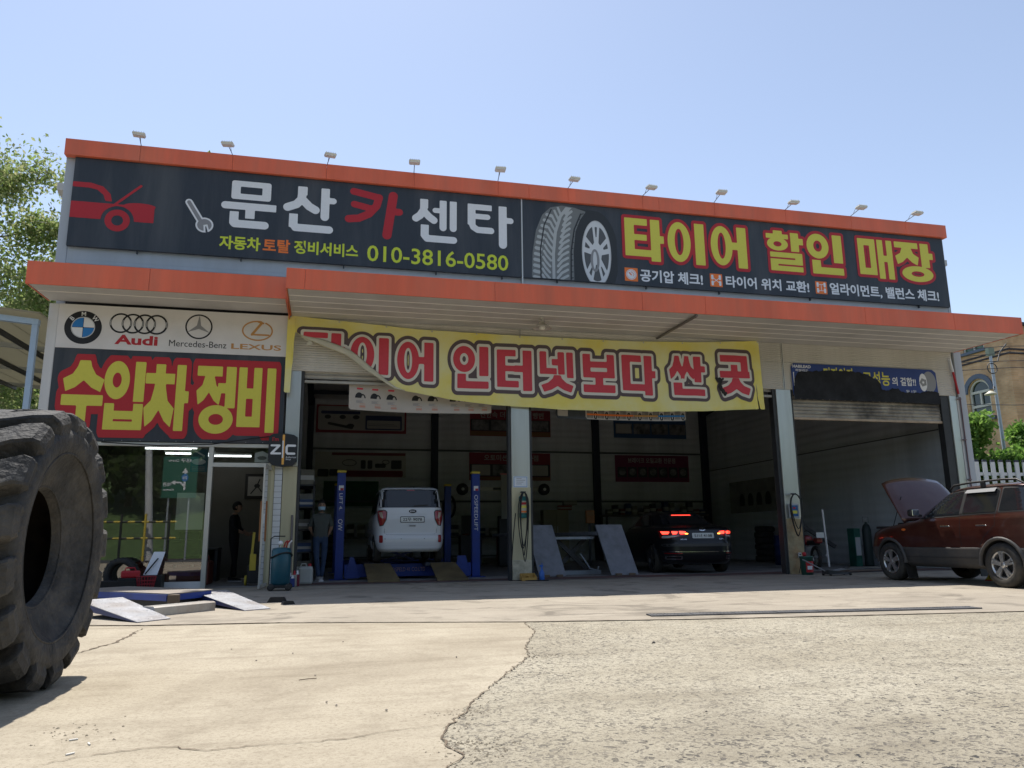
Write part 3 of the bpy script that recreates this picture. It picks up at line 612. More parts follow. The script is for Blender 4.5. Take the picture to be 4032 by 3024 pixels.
shape(s2,'printed_grooves',M_t1,S_and(clipz(S_u(ln([(4.62,6.6),(4.62,7.4),(4.72,8.0),(4.9,8.4)],.03),ln([(5.34,6.6),(5.36,7.4),(5.45,7.95),(5.62,8.35)],.035),*shl)),S_off(tread,-.01)),bbt,Y1-.006,.014)
M_chr=mat('print_chrome',(.62,.64,.66),.5); M_chd=mat('print_rim_shadow',(.09,.095,.1),.5)
shape(s2,'printed_rim',M_chr,clipz(S_ell(5.985,7.40,.355,.80)),bbt,Y1-.003,.016)
gaps=[]
pw=lambda a0,a1,r0,r1:S_poly([(r0*math.cos(R(a0+(a1-a0)*.22)),r0*math.sin(R(a0+(a1-a0)*.22)))]+[(r1*math.cos(R(a0+(a1-a0)*q/4)),r1*math.sin(R(a0+(a1-a0)*q/4))) for q in range(5)]+[(r0*math.cos(R(a1-(a1-a0)*.22)),r0*math.sin(R(a1-(a1-a0)*.22)))])
for a in range(90,450,72): gaps+=[S_tf(pw(a+17,a+55,.36,.86),5.985,7.40,.355,.80,0),S_tf(pw(a-6,a+6,.5,.82),5.985,7.40,.355,.80,0)]
shape(s2,'printed_rim_gaps',M_chd,S_and(clipz(S_u(*gaps)),S_off(S_ell(5.985,7.40,.355,.80),-.03)),bbt,Y1-.006,.012)
shape(s2,'printed_hub',M_g1,clipz(S_ring(5.94,7.22,.11,.28,.06)),bbt,Y1-.008,.012); shape(s2,'printed_rim_edge',M_g2,clipz(S_ring(5.985,7.40,.362,.815,.02)),bbt,Y1-.008,.012)
for x0,z0,kd in ((6.67,6.78,0),(8.87,6.79,1),(11.77,6.80,2)):
    shape(s2,'icon',M_or,S_box(x0,z0,x0+.33,z0+.33,.01),(x0-.02,z0-.02,x0+.35,z0+.35),Y1,.012); cx,cz=x0+.165,z0+.165
    if kd==0: g=S_u(S_ring(cx,cz,.13,.13,.016),S_sub(S_ell(cx,cz,.105,.105),S_u(ln([(cx,cz-.01),(cx-.05,cz+.04)],.03),*[ln([(cx+.05*math.cos(R(a)),cz+.05*math.sin(R(a))),(cx+.075*math.cos(R(a)),cz+.075*math.sin(R(a)))],.014) for a in (0,30,60,90,-30)])))
    else:
        g=S_u(*[S_box(cx+sx*.1-.03,cz+sz*.075-.06,cx+sx*.1+.03,cz+sz*.075+.06,.02) for sx in (-1,1) for sz in (-1,1)])
        g=S_u(g,ln([(cx-.08,cz-.06),(cx+.08,cz+.06)],.014),ln([(cx-.08,cz+.06),(cx+.08,cz-.06)],.014)) if kd==1 else S_u(g,ln([(cx-.1,cz+.08),(cx+.1,cz+.08)],.014),ln([(cx-.1,cz-.08),(cx+.1,cz-.08)],.014),ln([(cx,cz-.08),(cx,cz+.08)],.014))
    shape(s2,'icon_mark',M_w,g,(x0,z0,x0+.33,z0+.33),Y1-.003,.008)
txt(s2,'caption',M_w,'공기압 체크!',7.87,6.79,.31,Y1,.028,1.62); txt(s2,'caption',M_w,'타이어 위치 교환!',10.44,6.80,.30,Y1,.028,2.3); txt(s2,'caption',M_w,'얼라이먼트, 밸런스 체크!',13.81,6.79,.33,Y1,.028,3.26)
# ---- office sign
s3=thing('import_car_sign','white and black office sign with four car maker logos over yellow letters','sign',(0,0,0))
YC=-.05; Y2=YC-.003
M_wb=mat('sign_white',(.68,.66,.65),.5,var=.04,dirt=(.5,.48,.45),damt=.3); MB().box(-5.195,YC,4.61,-.875,.13,5.495,b=.004).obj('board',M_wb,s3); MB().box(-5.195,YC,2.8,-.875,.13,4.607,b=.004).obj('board',M_print_k,s3)
word(s3,[('수',-4.99,3.13,-4.26,4.37),('입',-4.26,3.02,-3.53,4.38),('차',-3.52,3.02,-2.71,4.35),('정',-2.57,2.98,-1.83,4.35),('비',-1.78,3.02,-1.06,4.35)],Y2,.095,M_rd,M_y)
M_bl=mat('print_blue',srgb(40,120,190),.5)
bb=(-5.2,4.6,-.9,5.5)
shape(s3,'logo_roundel',M_k,S_ell(-4.735,5.03,.335,.335),(-5.1,4.65,-4.35,5.4),Y2,.012)
shape(s3,'logo_roundel_rim',M_g2,S_ring(-4.735,5.03,.215,.215,.018),(-5.1,4.65,-4.35,5.4),Y2-.006,.008)
for sx,sz,m_ in ((-1,1,M_bl),(1,-1,M_bl),(1,1,M_w),(-1,-1,M_w)):
    q=S_and(S_ell(-4.735,5.03,.205,.205),RB(-4.735+(.004 if sx>0 else -.3),5.03+(.004 if sz>0 else -.3),-4.735+(.3 if sx>0 else -.004),5.03+(.3 if sz>0 else -.004)))
    shape(s3,'logo_quadrant',m_,q,(-5.1,4.65,-4.35,5.4),Y2-.003,.012)
for ch,a in (('B',140),('M',92),('W',42)):
    o=MB(); c,s_=math.cos(R(a-90)),math.sin(R(a-90)); put_text(o,ch,lambda u,v:(-4.735+.232*math.cos(R(a))+u*c-v*s_,Y2-.003,5.03+.232*math.sin(R(a))+u*s_+v*c),0,0,.085,.02); o.obj('logo_letter',M_w,s3)
for k in range(4):
    cx=-4.27+.205+k*.22; shape(s3,'logo_ring',M_k,S_ring(cx,5.155,.205,.205,.034),(cx-.22,4.93,cx+.22,5.38),Y2-.0025*k,.01); shape(s3,'logo_ring_shine',M_g2,S_and(S_ring(cx,5.155,.194,.194,.012),RB(-9,5.1,9,5.22)),(cx-.22,4.93,cx+.22,5.38),Y2-.0025*k-.0012,.008)
txt(s3,'logo_name',M_rd,'Audi',-3.755,4.72,.2,Y2,.035,.79)
shape(s3,'logo_star_ring',M_k,S_ring(-2.61,5.16,.26,.26,.03),(-2.9,4.88,-2.3,5.45),Y2,.008)
st=S_u(*[S_tf(S_poly([(-.045,0),(0,.25),(.045,0),(0,-.04)]),-2.61,5.16,1,1,R(a)) for a in (0,120,240)]); shape(s3,'logo_star',M_g1,st,(-2.9,4.88,-2.3,5.45),Y2-.003,.006)
txt(s3,'logo_name',M_k,'Mercedes-Benz',-2.605,4.73,.13,Y2,.0,1.09)
M_gold=mat('print_gold',srgb(190,140,80),.5)
shape(s3,'logo_oval',M_gold,S_sub(S_ring(-1.475,5.135,.305,.215,.03),S_poly([(-1.42,5.4),(-1.28,5.4),(-1.36,5.25)])),(-1.8,4.9,-1.15,5.37),Y2,.008)
shape(s3,'logo_oval_mark',M_gold,S_u(ln([(-1.40,5.30),(-1.58,5.05)],.05),ln([(-1.58,5.05),(-1.25,5.05)],.035),ln([(-1.46,5.325),(-1.37,5.30)],.04)),(-1.8,4.9,-1.15,5.37),Y2-.003,.008)
txt(s3,'logo_name',M_gold,'LEXUS',-1.48,4.73,.115,Y2,.02,.98)
for i in range(14):
    MB().box(-5.16+i*.325,YC-.012,2.812,-5.15+i*.325,YC,2.822).obj('screw',M_g2,s3)
tag(MB().tube([(-4.2,-.1,2.77),(-3.2,-.12,2.72),(-2.2,-.12,2.76),(-1.5,-.12,2.88),(-.85,-.1,2.98)],.012,6).obj('cable',mat('black_cable',(.012,.012,.012),.6)),'thin black cable drooping along the foot of the office sign','cable')
# ---- round-cornered side sign
s4=thing('oil_brand_sign','small dark shield-shaped oil sign with white ZIC lettering on the pillar','sign',(0,0,0))
o=MB(); P=[(-1.13,2.93),(-1.05,2.985),(-.85,3.0),(-.65,2.97),(-.575,2.92),(-.575,2.44),(-.66,2.35),(-.85,2.33),(-1.05,2.36),(-1.13,2.44)]; o.prism(P,'y',-.20,-.06); o.obj('board',mat('sign_black',(.02,.022,.026),.4),s4)
shape(s4,'stripe',mat('print_amber',srgb(230,170,80),.5),RB(-.865,2.37,-.82,2.97),(-.9,2.3,-.8,3),-.203,.01); shape(s4,'stripe',M_w,RB(-.865,2.5,-.84,2.85),(-.9,2.3,-.8,3),-.205,.01)
shape(s4,'letter',M_w,S_u(ln([(-1.07,2.75),(-.92,2.75)],.04),ln([(-.93,2.74),(-1.06,2.60)],.045),ln([(-1.07,2.59),(-.9,2.59)],.04)),(-1.12,2.5,-.87,2.85),-.204,.006); shape(s4,'letter',M_w,S_u(ln([(-.62,2.75),(-.76,2.75),(-.78,2.72),(-.78,2.62),(-.76,2.59),(-.63,2.59)],.045)),(-.82,2.5,-.58,2.85),-.204,.006)
txt(s4,'letter',M_rd,"I'm",-1.0,2.84,.08,-.204,.02); txt(s4,'caption',M_w,'Authorized',-.69,2.50,.035,-.204,.0,.2); txt(s4,'caption',M_w,'Shop',-.74,2.45,.04,-.204,.0,.1)
# ---- yellow cloth banner
bn=thing('cloth_banner','sagging yellow cloth banner with red outlined letters, its torn left corner hanging loose','banner',(0,0,0))
tx_=[-.9,.11,1.82,3.88,6.72,8.48,10.06]; tz_=[5.5,5.44,5.335,5.31,5.315,5.38,5.49]
bx_=[-.75,-.73,-.46,-.1,.38,.72,1.03,1.35,1.84,2.59,3.47,4.38,4.99,6.8,8.38,9.88,10.06]; bz_=[3.85,5.12,4.97,4.81,4.63,4.37,4.18,3.99,3.91,3.81,3.72,3.69,3.65,3.67,3.72,3.8,3.8]
def bclip(X,Y):
    t=np.interp(X,tx_,tz_); b=np.interp(X,bx_,bz_,left=3.83); d=np.maximum(Y-t,b-Y)
    slit=S_poly([(9.86,4.75),(9.885,3.7),(9.93,3.7)])(X,Y); return np.maximum(np.maximum(d,-slit),np.maximum(-.885-X,X-10.05))
def bsurf(u,v,k=0,dy=.009):
    b=float(np.interp(u,bx_,bz_,left=3.83)); t=float(np.interp(u,tx_,tz_)); q=(t-v)/max(t-b,.2)
    loose=max(0,min(1,(2.2-u)/2.4))
    y=-.09-.035*q*(1+math.sin(u*1.35+.6))-.02*q*q*math.sin(u*4.1)-.10*loose*q-.012*math.sin(v*9+u*2)*loose
    y-=.011*math.sin(u*13.7+1.3*math.sin(v*2.1))*(.25+.75*q)*(.5+.5*math.sin(u*.9+.4))+.006*math.sin(v*11+u*1.7)*q; y-=.012*math.exp(-((u-1.9)%2.3-.4)**2*14)*(.3+q)+.006*math.sin(u*9.3+v*3)*(1-q)
    return (u,y-k*dy,v)
M_bn=mat('banner_cloth',srgb(228,214,112),.75,var=.05,vscale=1.2,dirt=srgb(225,222,170),damt=.9,dscale=.55,dlo=.42,dhi=.62)
o=MB(); fill(o,bclip,(-.89,3.6,10.06,5.52),.03,lambda u,v:bsurf(u,v,0),maxrun=1); cl=o.obj('cloth',M_bn,bn)
its=[('타',-.55,4.35,.30,5.13),('이',.41,4.28,1.21,5.09),('어',1.39,4.18,2.17,5.04),('인',2.60,4.07,3.38,5.01),('터',3.57,4.05,4.36,4.97),('넷',4.54,4.04,5.32,4.97),('보',5.55,4.07,6.31,4.96),('다',6.49,4.05,7.32,4.98),('싼',7.67,4.08,8.58,5.02),('곳',8.95,4.12,9.72,5.09)]
inner=lambda X,Y:bclip(X,Y)+.006
word(bn,its,0,.055,M_cr,M_pink,.02,bsurf,inner,off2=.125,moff2=mat('print_brown_grey',srgb(92,80,84),.65,var=.06,vscale=9))
o=MB(); V=[];n=0                                             # rolled edge of the loose corner
for i in range(34):
    u=-.62+i*.066; z=float(np.interp(u,bx_,bz_)); r=.062*math.sin(min(1,i/9)*math.pi/2)*(1 if i<20 else max(.12,1-(i-20)/14))
    y0=bsurf(u,z)[1]
    for k in range(7):
        a=R(-100+k*45); V.append((u+.5*r*math.sin(a)+.2*r,y0-.012-r*.5*(1+math.cos(a+.3)),z+r*(1+math.sin(a))))
o.add(V,[(i*7+k,i*7+k+1,i*7+k+8,i*7+k+7) for i in range(33) for k in range(6)],0,True); o.obj('rolled_edge',mat('banner_back',(.52,.50,.40),.8,var=.1),bn)
o=MB(); o.add([(-.74,-.14,5.14),(-.42,-.2,5.0),(-.36,-.22,4.86),(-.5,-.2,4.83),(-.46,-.16,4.93)],[(0,1,2,3,4)]); o.obj('torn_flap',MATS['banner_back'],bn)
for k in range(12):
    u=-.82+k*.985; z=float(np.interp(u,tx_,tz_))-.03; x_,y_,z_=bsurf(u,z,1.2); MB().lathe([(.006,0),(.018,-.002),(.018,.002),(.006,.003)],c=(x_,y_-.004,z_),axis='y',n=10,caps=False).obj('eyelet',M_g2,bn)
sm=S_u(ln([(8.86,4.5),(8.95,4.44),(8.93,4.3),(9.05,4.14)],.08),ln([(8.86,4.5),(9.0,4.5)],.06)); o=MB(); fill(o,lambda X,Y:sm(X,Y)+.02*np.sin(X*60)*np.sin(Y*47),(8.7,4.0,9.2,4.65),.02,lambda u,v:bsurf(u,v,3),maxrun=2); o.obj('scorch_mark',mat('scorch',(.03,.03,.03),.9),bn)
# ---- paper price banners hanging behind
pb=thing('price_banner','cream tyre price banner with small tyre pictures hanging behind the yellow cloth','banner',(0,0,0))
M_paper=mat('price_paper',(.46,.42,.38),.7,var=.05); wv=lambda u,v,k=0:(u,.16+.015*math.sin(u*3+v)-k*.003,v-.035*math.sin((u-.42)/3.1*math.pi))
o=MB(); fill(o,RB(.42,3.58,3.5,4.3),(.4,3.5,3.6,4.4),.06,lambda u,v:wv(u,v),maxrun=3); o.obj('sheet',M_paper,pb)
for k,x in enumerate((.66,.98,1.32,1.86,2.2,2.68,3.0,3.3)):
    o=MB(); ty=S_and(S_u(S_ell(x-.03,3.84,.085,.12),S_ell(x+.04,3.83,.07,.1)),RB(x-.2,3.84,x+.2,4.1)); fill(o,S_sub(ty,S_ell(x+.05,3.84,.03,.06)),(x-.15,3.7,x+.15,4.0),.012,lambda u,v:wv(u,v,1),maxrun=4); o.obj('printed_tyre',M_k,pb)
    o=MB(); fill(o,S_u(RB(x-.08,4.02,x+.05,4.06)),(x-.15,3.9,x+.15,4.1),.015,lambda u,v:wv(u,v,1),maxrun=4); o.obj('printed_tag',M_pink,pb)
    o=MB(); fill(o,S_u(*[RB(x-.09,3.775-.02*j,x+.06-.03*(j%2),3.785-.02*j) for j in range(3)]),(x-.15,3.5,x+.15,3.9),.008,lambda u,v:wv(u,v,1),maxrun=6); o.obj('printed_text',M_g1,pb)
    o=MB(); fill(o,S_u(*[RB(x-.02,3.71-.018*j,x+.11,3.718-.018*j) for j in range(5)]),(x-.15,3.5,x+.15,3.9),.008,lambda u,v:wv(u,v,1),maxrun=6); o.obj('printed_price',mat('print_rust',srgb(190,95,60),.6),pb)
pc=thing('tyre_row_banner','dark banner with a row of printed tyres hanging behind the yellow cloth','banner',(0,0,0))
w2=lambda u,v,k=0:(u,.16-k*.003,v-.03*math.sin((u-4.98)/3.2*math.pi)); o=MB(); fill(o,RB(4.98,3.52,8.17,4.2),(4.9,3.4,8.3,4.3),.06,lambda u,v:w2(u,v),maxrun=3); o.obj('sheet',M_print_k,pc)
o=MB(); fill(o,RB(5.68,3.53,8.15,4.0),(5.6,3.4,8.2,4.3),.06,lambda u,v:w2(u,v,1),maxrun=3); o.obj('printed_panel',M_paper,pc); o=MB(); fill(o,RB(5.02,3.57,5.26,3.9),(4.9,3.4,5.4,4.3),.03,lambda u,v:w2(u,v,1),maxrun=3); o.obj('printed_panel',M_paper,pc)
for k in range(9):
    x=5.72+k*.27; o=MB(); fill(o,S_u(*[ln([(x+.03*j,3.56),(x+.03*j+.02,4.0)],.014) for j in range(5)],S_ring(x+.2,3.62,.045,.09,.03)),(x-.05,3.54,x+.28,3.98),.01,lambda u,v:w2(u,v,2),maxrun=6); o.obj('printed_tyre',M_k,pc)
for a,b,m_ in ((5.7,6.85,M_or),(6.85,7.45,M_gold),(7.45,8.13,M_bl)): o=MB(); fill(o,RB(a,3.62,b,3.66),(a-.02,3.5,b+.02,3.8),.02,lambda u,v:w2(u,v,3),maxrun=6); o.obj('printed_band',m_,pc)
# ---- sooty blue banner over the last bay
b4=thing('sooty_blue_banner','blue tyre advertising banner half covered by black soot over the end bay','banner',(0,0,0))
YD=-.03; M_nb=mat('print_navy',srgb(40,62,125),.55,var=.08,vscale=2); o=MB(); fill(o,S_poly([(10.92,5.0),(15.1,4.99),(15.12,4.15),(10.93,4.15)]),(10.9,4.1,15.2,5.1),.1,on_front(YD)); o.obj('sheet',M_nb,b4)
txt(b4,'brand_text',M_w,'HABILEAD',11.22,4.885,.075,YD-.003,.03,.5); txt(b4,'brand_text',M_w,'하빌리드',11.22,4.79,.07,YD-.003,.02,.36)
txt(b4,'slogan',M_y,'디자인과',12.25,4.55,.38,YD-.003,.02,.85); txt(b4,'slogan',M_y,'고성능',13.32,4.52,.36,YD-.003,.02,.78); txt(b4,'slogan',M_w,'의 결합!!',14.12,4.54,.22,YD-.003,.02,.70); txt(b4,'slogan',M_w,'월 1일',14.3,4.37,.07,YD-.003,.01,.3)
shape(b4,'frame_line',M_w,S_sub(RB(10.97,4.3,13.3,4.78),RB(10.99,4.32,13.28,4.76)),(10.9,4.2,13.4,4.8),YD-.002,.02)
shape(b4,'printed_tyre',M_g1,S_ell(14.88,4.67,.2,.27),(14.4,4.3,15.1,5),YD-.003,.015); shape(b4,'printed_rim',M_w,S_ell(14.69,4.65,.115,.23),(14.4,4.3,15.1,5),YD-.005,.012)
shape(b4,'printed_rim_gaps',M_g1,S_u(*[S_tf(S_poly([(.25,-.2),(.8,-.32),(.8,.32),(.25,.2)]),14.69,4.65,.115,.23,R(a)) for a in (0,72,144,216,288)]),(14.4,4.3,15.1,5),YD-.007,.008)
soot=S_poly([(10.93,4.1),(10.97,4.5),(11.03,4.68),(11.12,4.79),(11.35,4.80),(11.58,4.82),(12.0,4.85),(12.45,4.86),(12.8,4.84),(13.0,4.80),(13.2,4.72),(13.36,4.64),(13.44,4.50),(13.45,4.42),(13.62,4.40),(13.75,4.46),(13.9,4.46),(14.02,4.38),(14.3,4.37),(14.57,4.38),(14.8,4.43),(15.05,4.42),(15.13,4.38),(15.13,4.1)])
o=MB(); fill(o,lambda X,Y:soot(X,Y)+.012*np.sin(X*31)*np.sin(Y*27)+.006*np.sin(X*71+Y*50),(10.9,4.1,15.2,5.0),.02,on_front(YD-.012)); o.obj('soot_cover',mat('soot',(.018,.02,.025),.95,var=.5,vscale=2.5,bump=.6,bscale=18),b4)
# red and white striped pole in the corner
o=MB()
for k,(a,b) in enumerate(((5.3,4.95),(4.95,4.38))): o.tube([(15.56+(5.3-a)*.15,-.06,a),(15.56+(5.3-b)*.15,-.06,b)],.028,8,k)
tag(o.obj('striped_pole',[M_w,M_rd]),'short white and red pole fixed beside the end bay wall','pole')
# ---- flood lights on the parapet
M_fl=mat('floodlight_body',(.66,.63,.55),.5,var=.1); M_arm=mat('floodlight_arm',(.12,.13,.15),.5,.3); M_len=mat('floodlight_glass',(.72,.74,.74),.15)
def flood(x,lab,i):
    r_=random.Random(i); t=thing('floodlight',lab,'floodlight',(x,-.1,8.95),r_.uniform(-.16,.16),'floodlights along the roof edge')
    MB().tube([(0,0,-.02),(0,-.1,.0),(0,-.5,.05)],.01,6).obj('arm',M_arm,t)
    h=MB(); h.box(-.145,-.63,.03,.145,-.43,.085,b=.025).obj('housing',M_fl,t)
    for k in range(5): MB().box(-.115+k*.054,-.61,.083,-.103+k*.054,-.45,.105).obj('cooling_fin',M_fl,t)
    MB().box(-.13,-.62,.014,.13,-.45,.032,b=.006).obj('lens',M_len,t)
    MB().tube([(.02,-.44,.1),(.05,-.38,.17),(.0,-.3,.12),(0,-.2,.03)],.006,5).obj('cable',M_arm,t)
    t.rotation_euler.x=r_.uniform(-.06,.12); t.scale=(.85,.95,.9)
fx_=[-3.97,-2.16,-.22,1.69,3.62,5.3,7.18,9.08,11.05,12.95,14.6]
ords=['first','second','third','fourth','fifth','sixth','seventh','eighth','ninth','tenth','last']
for i,x in enumerate(fx_):
    flood(x,('floodlight over the red car drawing' if i==0 else f'{ords[i]} roof-edge floodlight counted from the red car drawing' if i<10 else 'roof-edge floodlight farthest from the red car drawing'),i)
# ---- lamp under the canopy
t=thing('canopy_lamp','round metal canopy lamp with a flared white shade','lamp',(4.35,-1.05,5.47))
MB().lathe([(.0,0),(.035,-.003),(.03,-.05),(.028,-.09),(.05,-.1)],n=12).obj('socket',M_alu,t)
MB().lathe([(.05,-.09),(.07,-.13),(.15,-.19),(.20,-.23),(.205,-.245),(.19,-.23),(.13,-.19),(.05,-.15)],n=20,caps=False).obj('shade',mat('lamp_shade',(.5,.47,.42),.5,.1,var=.2),t)
MB().lathe([(0,-.27),(.05,-.26),(.07,-.22),(.04,-.17),(0,-.16)],n=14).obj('bulb',mat('lamp_bulb',(.8,.78,.7),.3),t)
# ================================================================ HUGE TYRE
M_rub=mat('old_rubber',(.032,.032,.032),.78,var=.5,vscale=9,dirt=(.11,.10,.085),damt=.6,dscale=3.2,bump=1.0,bscale=26)
M_rub2=mat('old_rubber_inner',(.028,.025,.023),.85,var=.3,vscale=5,dirt=(.08,.055,.04),damt=.7,dscale=2.5,bump=.4,bscale=14)
ty=thing('giant_tyre','huge worn earthmover tyre standing upright on the yard','tyre',(-1.90,-10.72,.835),R(-2.5))
pr=[(.345,.12),(.35,.165),(.375,.19),(.44,.215),(.505,.25),(.55,.292),(.58,.316),(.63,.332),(.68,.333),(.705,.32),(.722,.28),(.728,.15)]; pr=pr+[(r_,-x_) for r_,x_ in pr[::-1]]
o=MB(); o.lathe(pr,axis='x',n=96,caps=False); o.obj('carcass',M_rub,ty)
o=MB(); o.lathe([(.345,.12),(.38,.11),(.5,.17),(.62,.24),(.70,.24),(.72,0),(.70,-.24),(.62,-.24),(.5,-.17),(.38,-.11),(.345,-.12)],axis='x',n=64,caps=False); o.obj('liner',M_rub2,ty)
for r_,x in ((.362,.175),(.565,.306)):
    MB().tube([(x,r_*math.cos(2*math.pi*k/64),r_*math.sin(2*math.pi*k/64)) for k in range(64)],.008,6,closed=True).obj('bead_ring',M_rub,ty)
rl=random.Random(8); NL=17; ty.scale=(1.02,1.02,1.02); ty.location.z=.85
def lug(a,s):
    w=R(360/NL)*.30; mb=MB(); V=[]; rr=[random.Random(int(a*1000)+k).uniform(-.007,.005) for k in range(8)]
    path=[(.328,.72,.0,.6),(.338,.752,.0,.95),(.326,.795,.02,1.05),(.295,.826,.04,1.05),(.20,.836,.12,1.0),(.09,.836,.24,.95),(-.03,.834,.34,.85)]
    for i,(x,r_,sk,wd) in enumerate(path):
        for (q,dr) in ((-1.18,-.115),(-1,-.015),(-.86,0),(.86,0),(1,-.015),(1.18,-.115)):
            if i==0: dr*=.4
            an=a+s*sk*.55+q*w*wd; R_=r_+dr+rr[i]*(abs(q)<1)
            xx=x-(.03 if dr<-.05 and i<3 else 0); V.append((s*xx,R_*math.cos(an),R_*math.sin(an)))
    n=6; F=[(i*n+k,i*n+k+1,(i+1)*n+k+1,(i+1)*n+k) for i in range(len(path)-1) for k in range(n-1)]
    F+=[tuple(range(n))[::-1],tuple(range((len(path)-1)*n,len(path)*n))]
    mb.add(V,F); return mb
for k in range(NL):
    for s in (1,-1): lug(2*math.pi*(k+(.5 if s<0 else 0))/NL,s).obj('tread_lug',M_rub,ty)
# ================================================================ VEHICLES
def lerp(t): 
    zs=[q[0] for q in t]; vs=[q[1] for q in t]; return lambda z:float(np.interp(z,zs,vs))
class Car:
    def __init__(s,rear,front,width,n=5.0,top=None):
        s.xr=lerp(rear); s.xf=lerp(front); s.w=lerp(width); s.n=n
        zs=sorted(set([q[0] for q in rear]+[q[0] for q in front]+[q[0] for q in width])); Z=[]
        for a,b in zip(zs[:-1],zs[1:]):
            k=max(1,int((b-a)/.04)); Z+=[a+(b-a)*i/k for i in range(k)]
        s.Z=Z+[zs[-1]]
    def ring(s,z,N=88):
        a=(s.xf(z)-s.xr(z))/2; xc=s.xr(z)+a; w=s.w(z); n=s.n if not callable(s.n) else s.n(z); P=[]
        for k in range(N):
            t=2*math.pi*k/N; c,q=math.cos(t),math.sin(t); P.append((xc+a*math.copysign(abs(c)**(2/n),c),w*math.copysign(abs(q)**(2/n),q),z))
        return P
    def side(s,x,z):
        a=(s.xf(z)-s.xr(z))/2; xc=s.xr(z)+a; n=s.n if not callable(s.n) else s.n(z); t=min(1,abs((x-xc)/a)); return s.w(z)*max(0,1-t**n)**(1/n)
    def rear(s,y,z):
        a=(s.xf(z)-s.xr(z))/2; xc=s.xr(z)+a; n=s.n if not callable(s.n) else s.n(z); t=min(1,abs(y/s.w(z))); return xc-a*max(0,1-t**n)**(1/n)
    def body(s,par,mats,pick,arches,ra,N=88):
        V=[];F=[];mi=[]
        for z in s.Z: V+=s.ring(z,N)
        L=len(s.Z)
        for i in range(L-1):
            for k in range(N): F.append((i*N+k,i*N+(k+1)%N,(i+1)*N+(k+1)%N,(i+1)*N+k))
        F+=[tuple(range(N))[::-1],tuple(range((L-1)*N,L*N))]
        me=bpy.data.meshes.new('body'); me.from_pydata(V,[],F)
        for m_ in mats+[M_well]: me.materials.append(m_)
        for p in me.polygons: p.material_index=pick(p.center,p.normal); p.use_smooth=len(p.vertices)<10
        o=bpy.data.objects.new('body',me); link(o)
        if arches:
            cb=MB()
            for x,z in arches:
                for sg in (-1,1): cb.lathe([(ra,sg*.52),(ra,sg*1.2)],c=(x,0,z),axis='y',n=40,mi=0,smooth=False)
            c=cb.obj('cutter',[M_well]); md=o.modifiers.new('b','BOOLEAN'); md.operation='DIFFERENCE'; md.object=c; md.solver='EXACT'; md.material_mode='TRANSFER'
            dg=bpy.context.evaluated_depsgraph_get(); me2=bpy.data.meshes.new_from_object(o.evaluated_get(dg)); o.modifiers.clear(); o.data=me2; bpy.data.objects.remove(c)
        o.parent=par; return o
    def sidepatch(s,par,name,m_,sdf,bb,sg,off=.004,cell=.03,mr=2):
        mb=MB(); fill(mb,sdf,bb,cell,lambda u,v:(u,sg*(s.side(u,v)+off),v),maxrun=mr); return mb.obj(name,m_,par) if mb.v else None
    def rearpatch(s,par,name,m_,sdf,bb,off=.004,cell=.025,mr=2):
        mb=MB(); fill(mb,sdf,bb,cell,lambda u,v:(s.rear(u,v)-off,-u,v),maxrun=mr); return mb.obj(name,m_,par) if mb.v else None
M_well=mat('wheel_well',(.012,.012,.012),.9)
M_tyre=mat('road_tyre',(.022,.022,.022),.8,var=.3,vscale=9,dirt=(.09,.075,.055),damt=.6,dscale=4)
M_rim=mat('alloy_rim',(.55,.55,.54),.32,.85,var=.1,vscale=9); M_rimd=mat('rim_recess',(.03,.03,.032),.6,.4)
M_cgl=mat('car_glass',(.012,.014,.017),.06,spec=.6); M_trim=mat('black_trim',(.018,.018,.019),.5)
M_chrm=mat('chrome_trim',(.7,.7,.72),.15,1.0); M_lens=mat('tail_lens',(.28,.012,.016),.15,coat=.5); M_lit=mat('tail_lit',(.5,.01,.01),.3,emit=(1,.05,.03),estr=3.0); M_lito=mat('tail_lit_amber',(.6,.1,.01),.3,emit=(1,.35,.05),estr=4.0); M_clear=mat('clear_lens',(.6,.6,.6),.1)
M_pl=mat('plate_white',(.62,.64,.62),.45)
def wheel(par,x,y,z,r,wd,rimr,sg,twin=True,spokes=5,M_rim=None):
    M_rim=M_rim or MATS['alloy_rim']
    w=bpy.data.objects.new('wheel',None); link(w); w.parent=par; w.location=(x,y,z); w.empty_display_size=.1
    h=wd/2
    MB().lathe([(rimr,-h*.85),(rimr+.03,-h),(r-.05,-h),(r-.012,-h*.8),(r,-h*.5),(r,h*.5),(r-.012,h*.8),(r-.05,h),(rimr+.03,h),(rimr,h*.85)],axis='y',n=40,caps=False).obj('tyre',M_tyre,w)
    MB().lathe([(rimr,sg*h*.82),(rimr-.018,sg*h*.86),(rimr-.03,sg*h*.6),(rimr-.035,-sg*h*.6)],axis='y',n=40,caps=False).obj('rim',M_rim,w)
    MB().lathe([(0.01,sg*h*.25),(rimr-.03,sg*h*.2)],axis='y',n=32).obj('brake_disc',M_rimd,w)
    for k in range(spokes):
        for d in ((-.14,.14) if twin else (0,)):
            a=2*math.pi*k/spokes+.3; a0=a+d*1.2; a1=a+d
            p0=(.05*math.cos(a0),sg*h*.72,.05*math.sin(a0)); p1=((rimr-.015)*math.cos(a1),sg*h*.80,(rimr-.015)*math.sin(a1))
            MB().bar(p0,p1,.04 if twin else .06,.03,up=(0,1,0)).obj('spoke',M_rim,w)
    MB().lathe([(.0,sg*h*.86),(.035,sg*h*.85),(.062,sg*h*.74),(.07,sg*h*.5)],axis='y',n=16).obj('hub',M_rim,w)
    return w
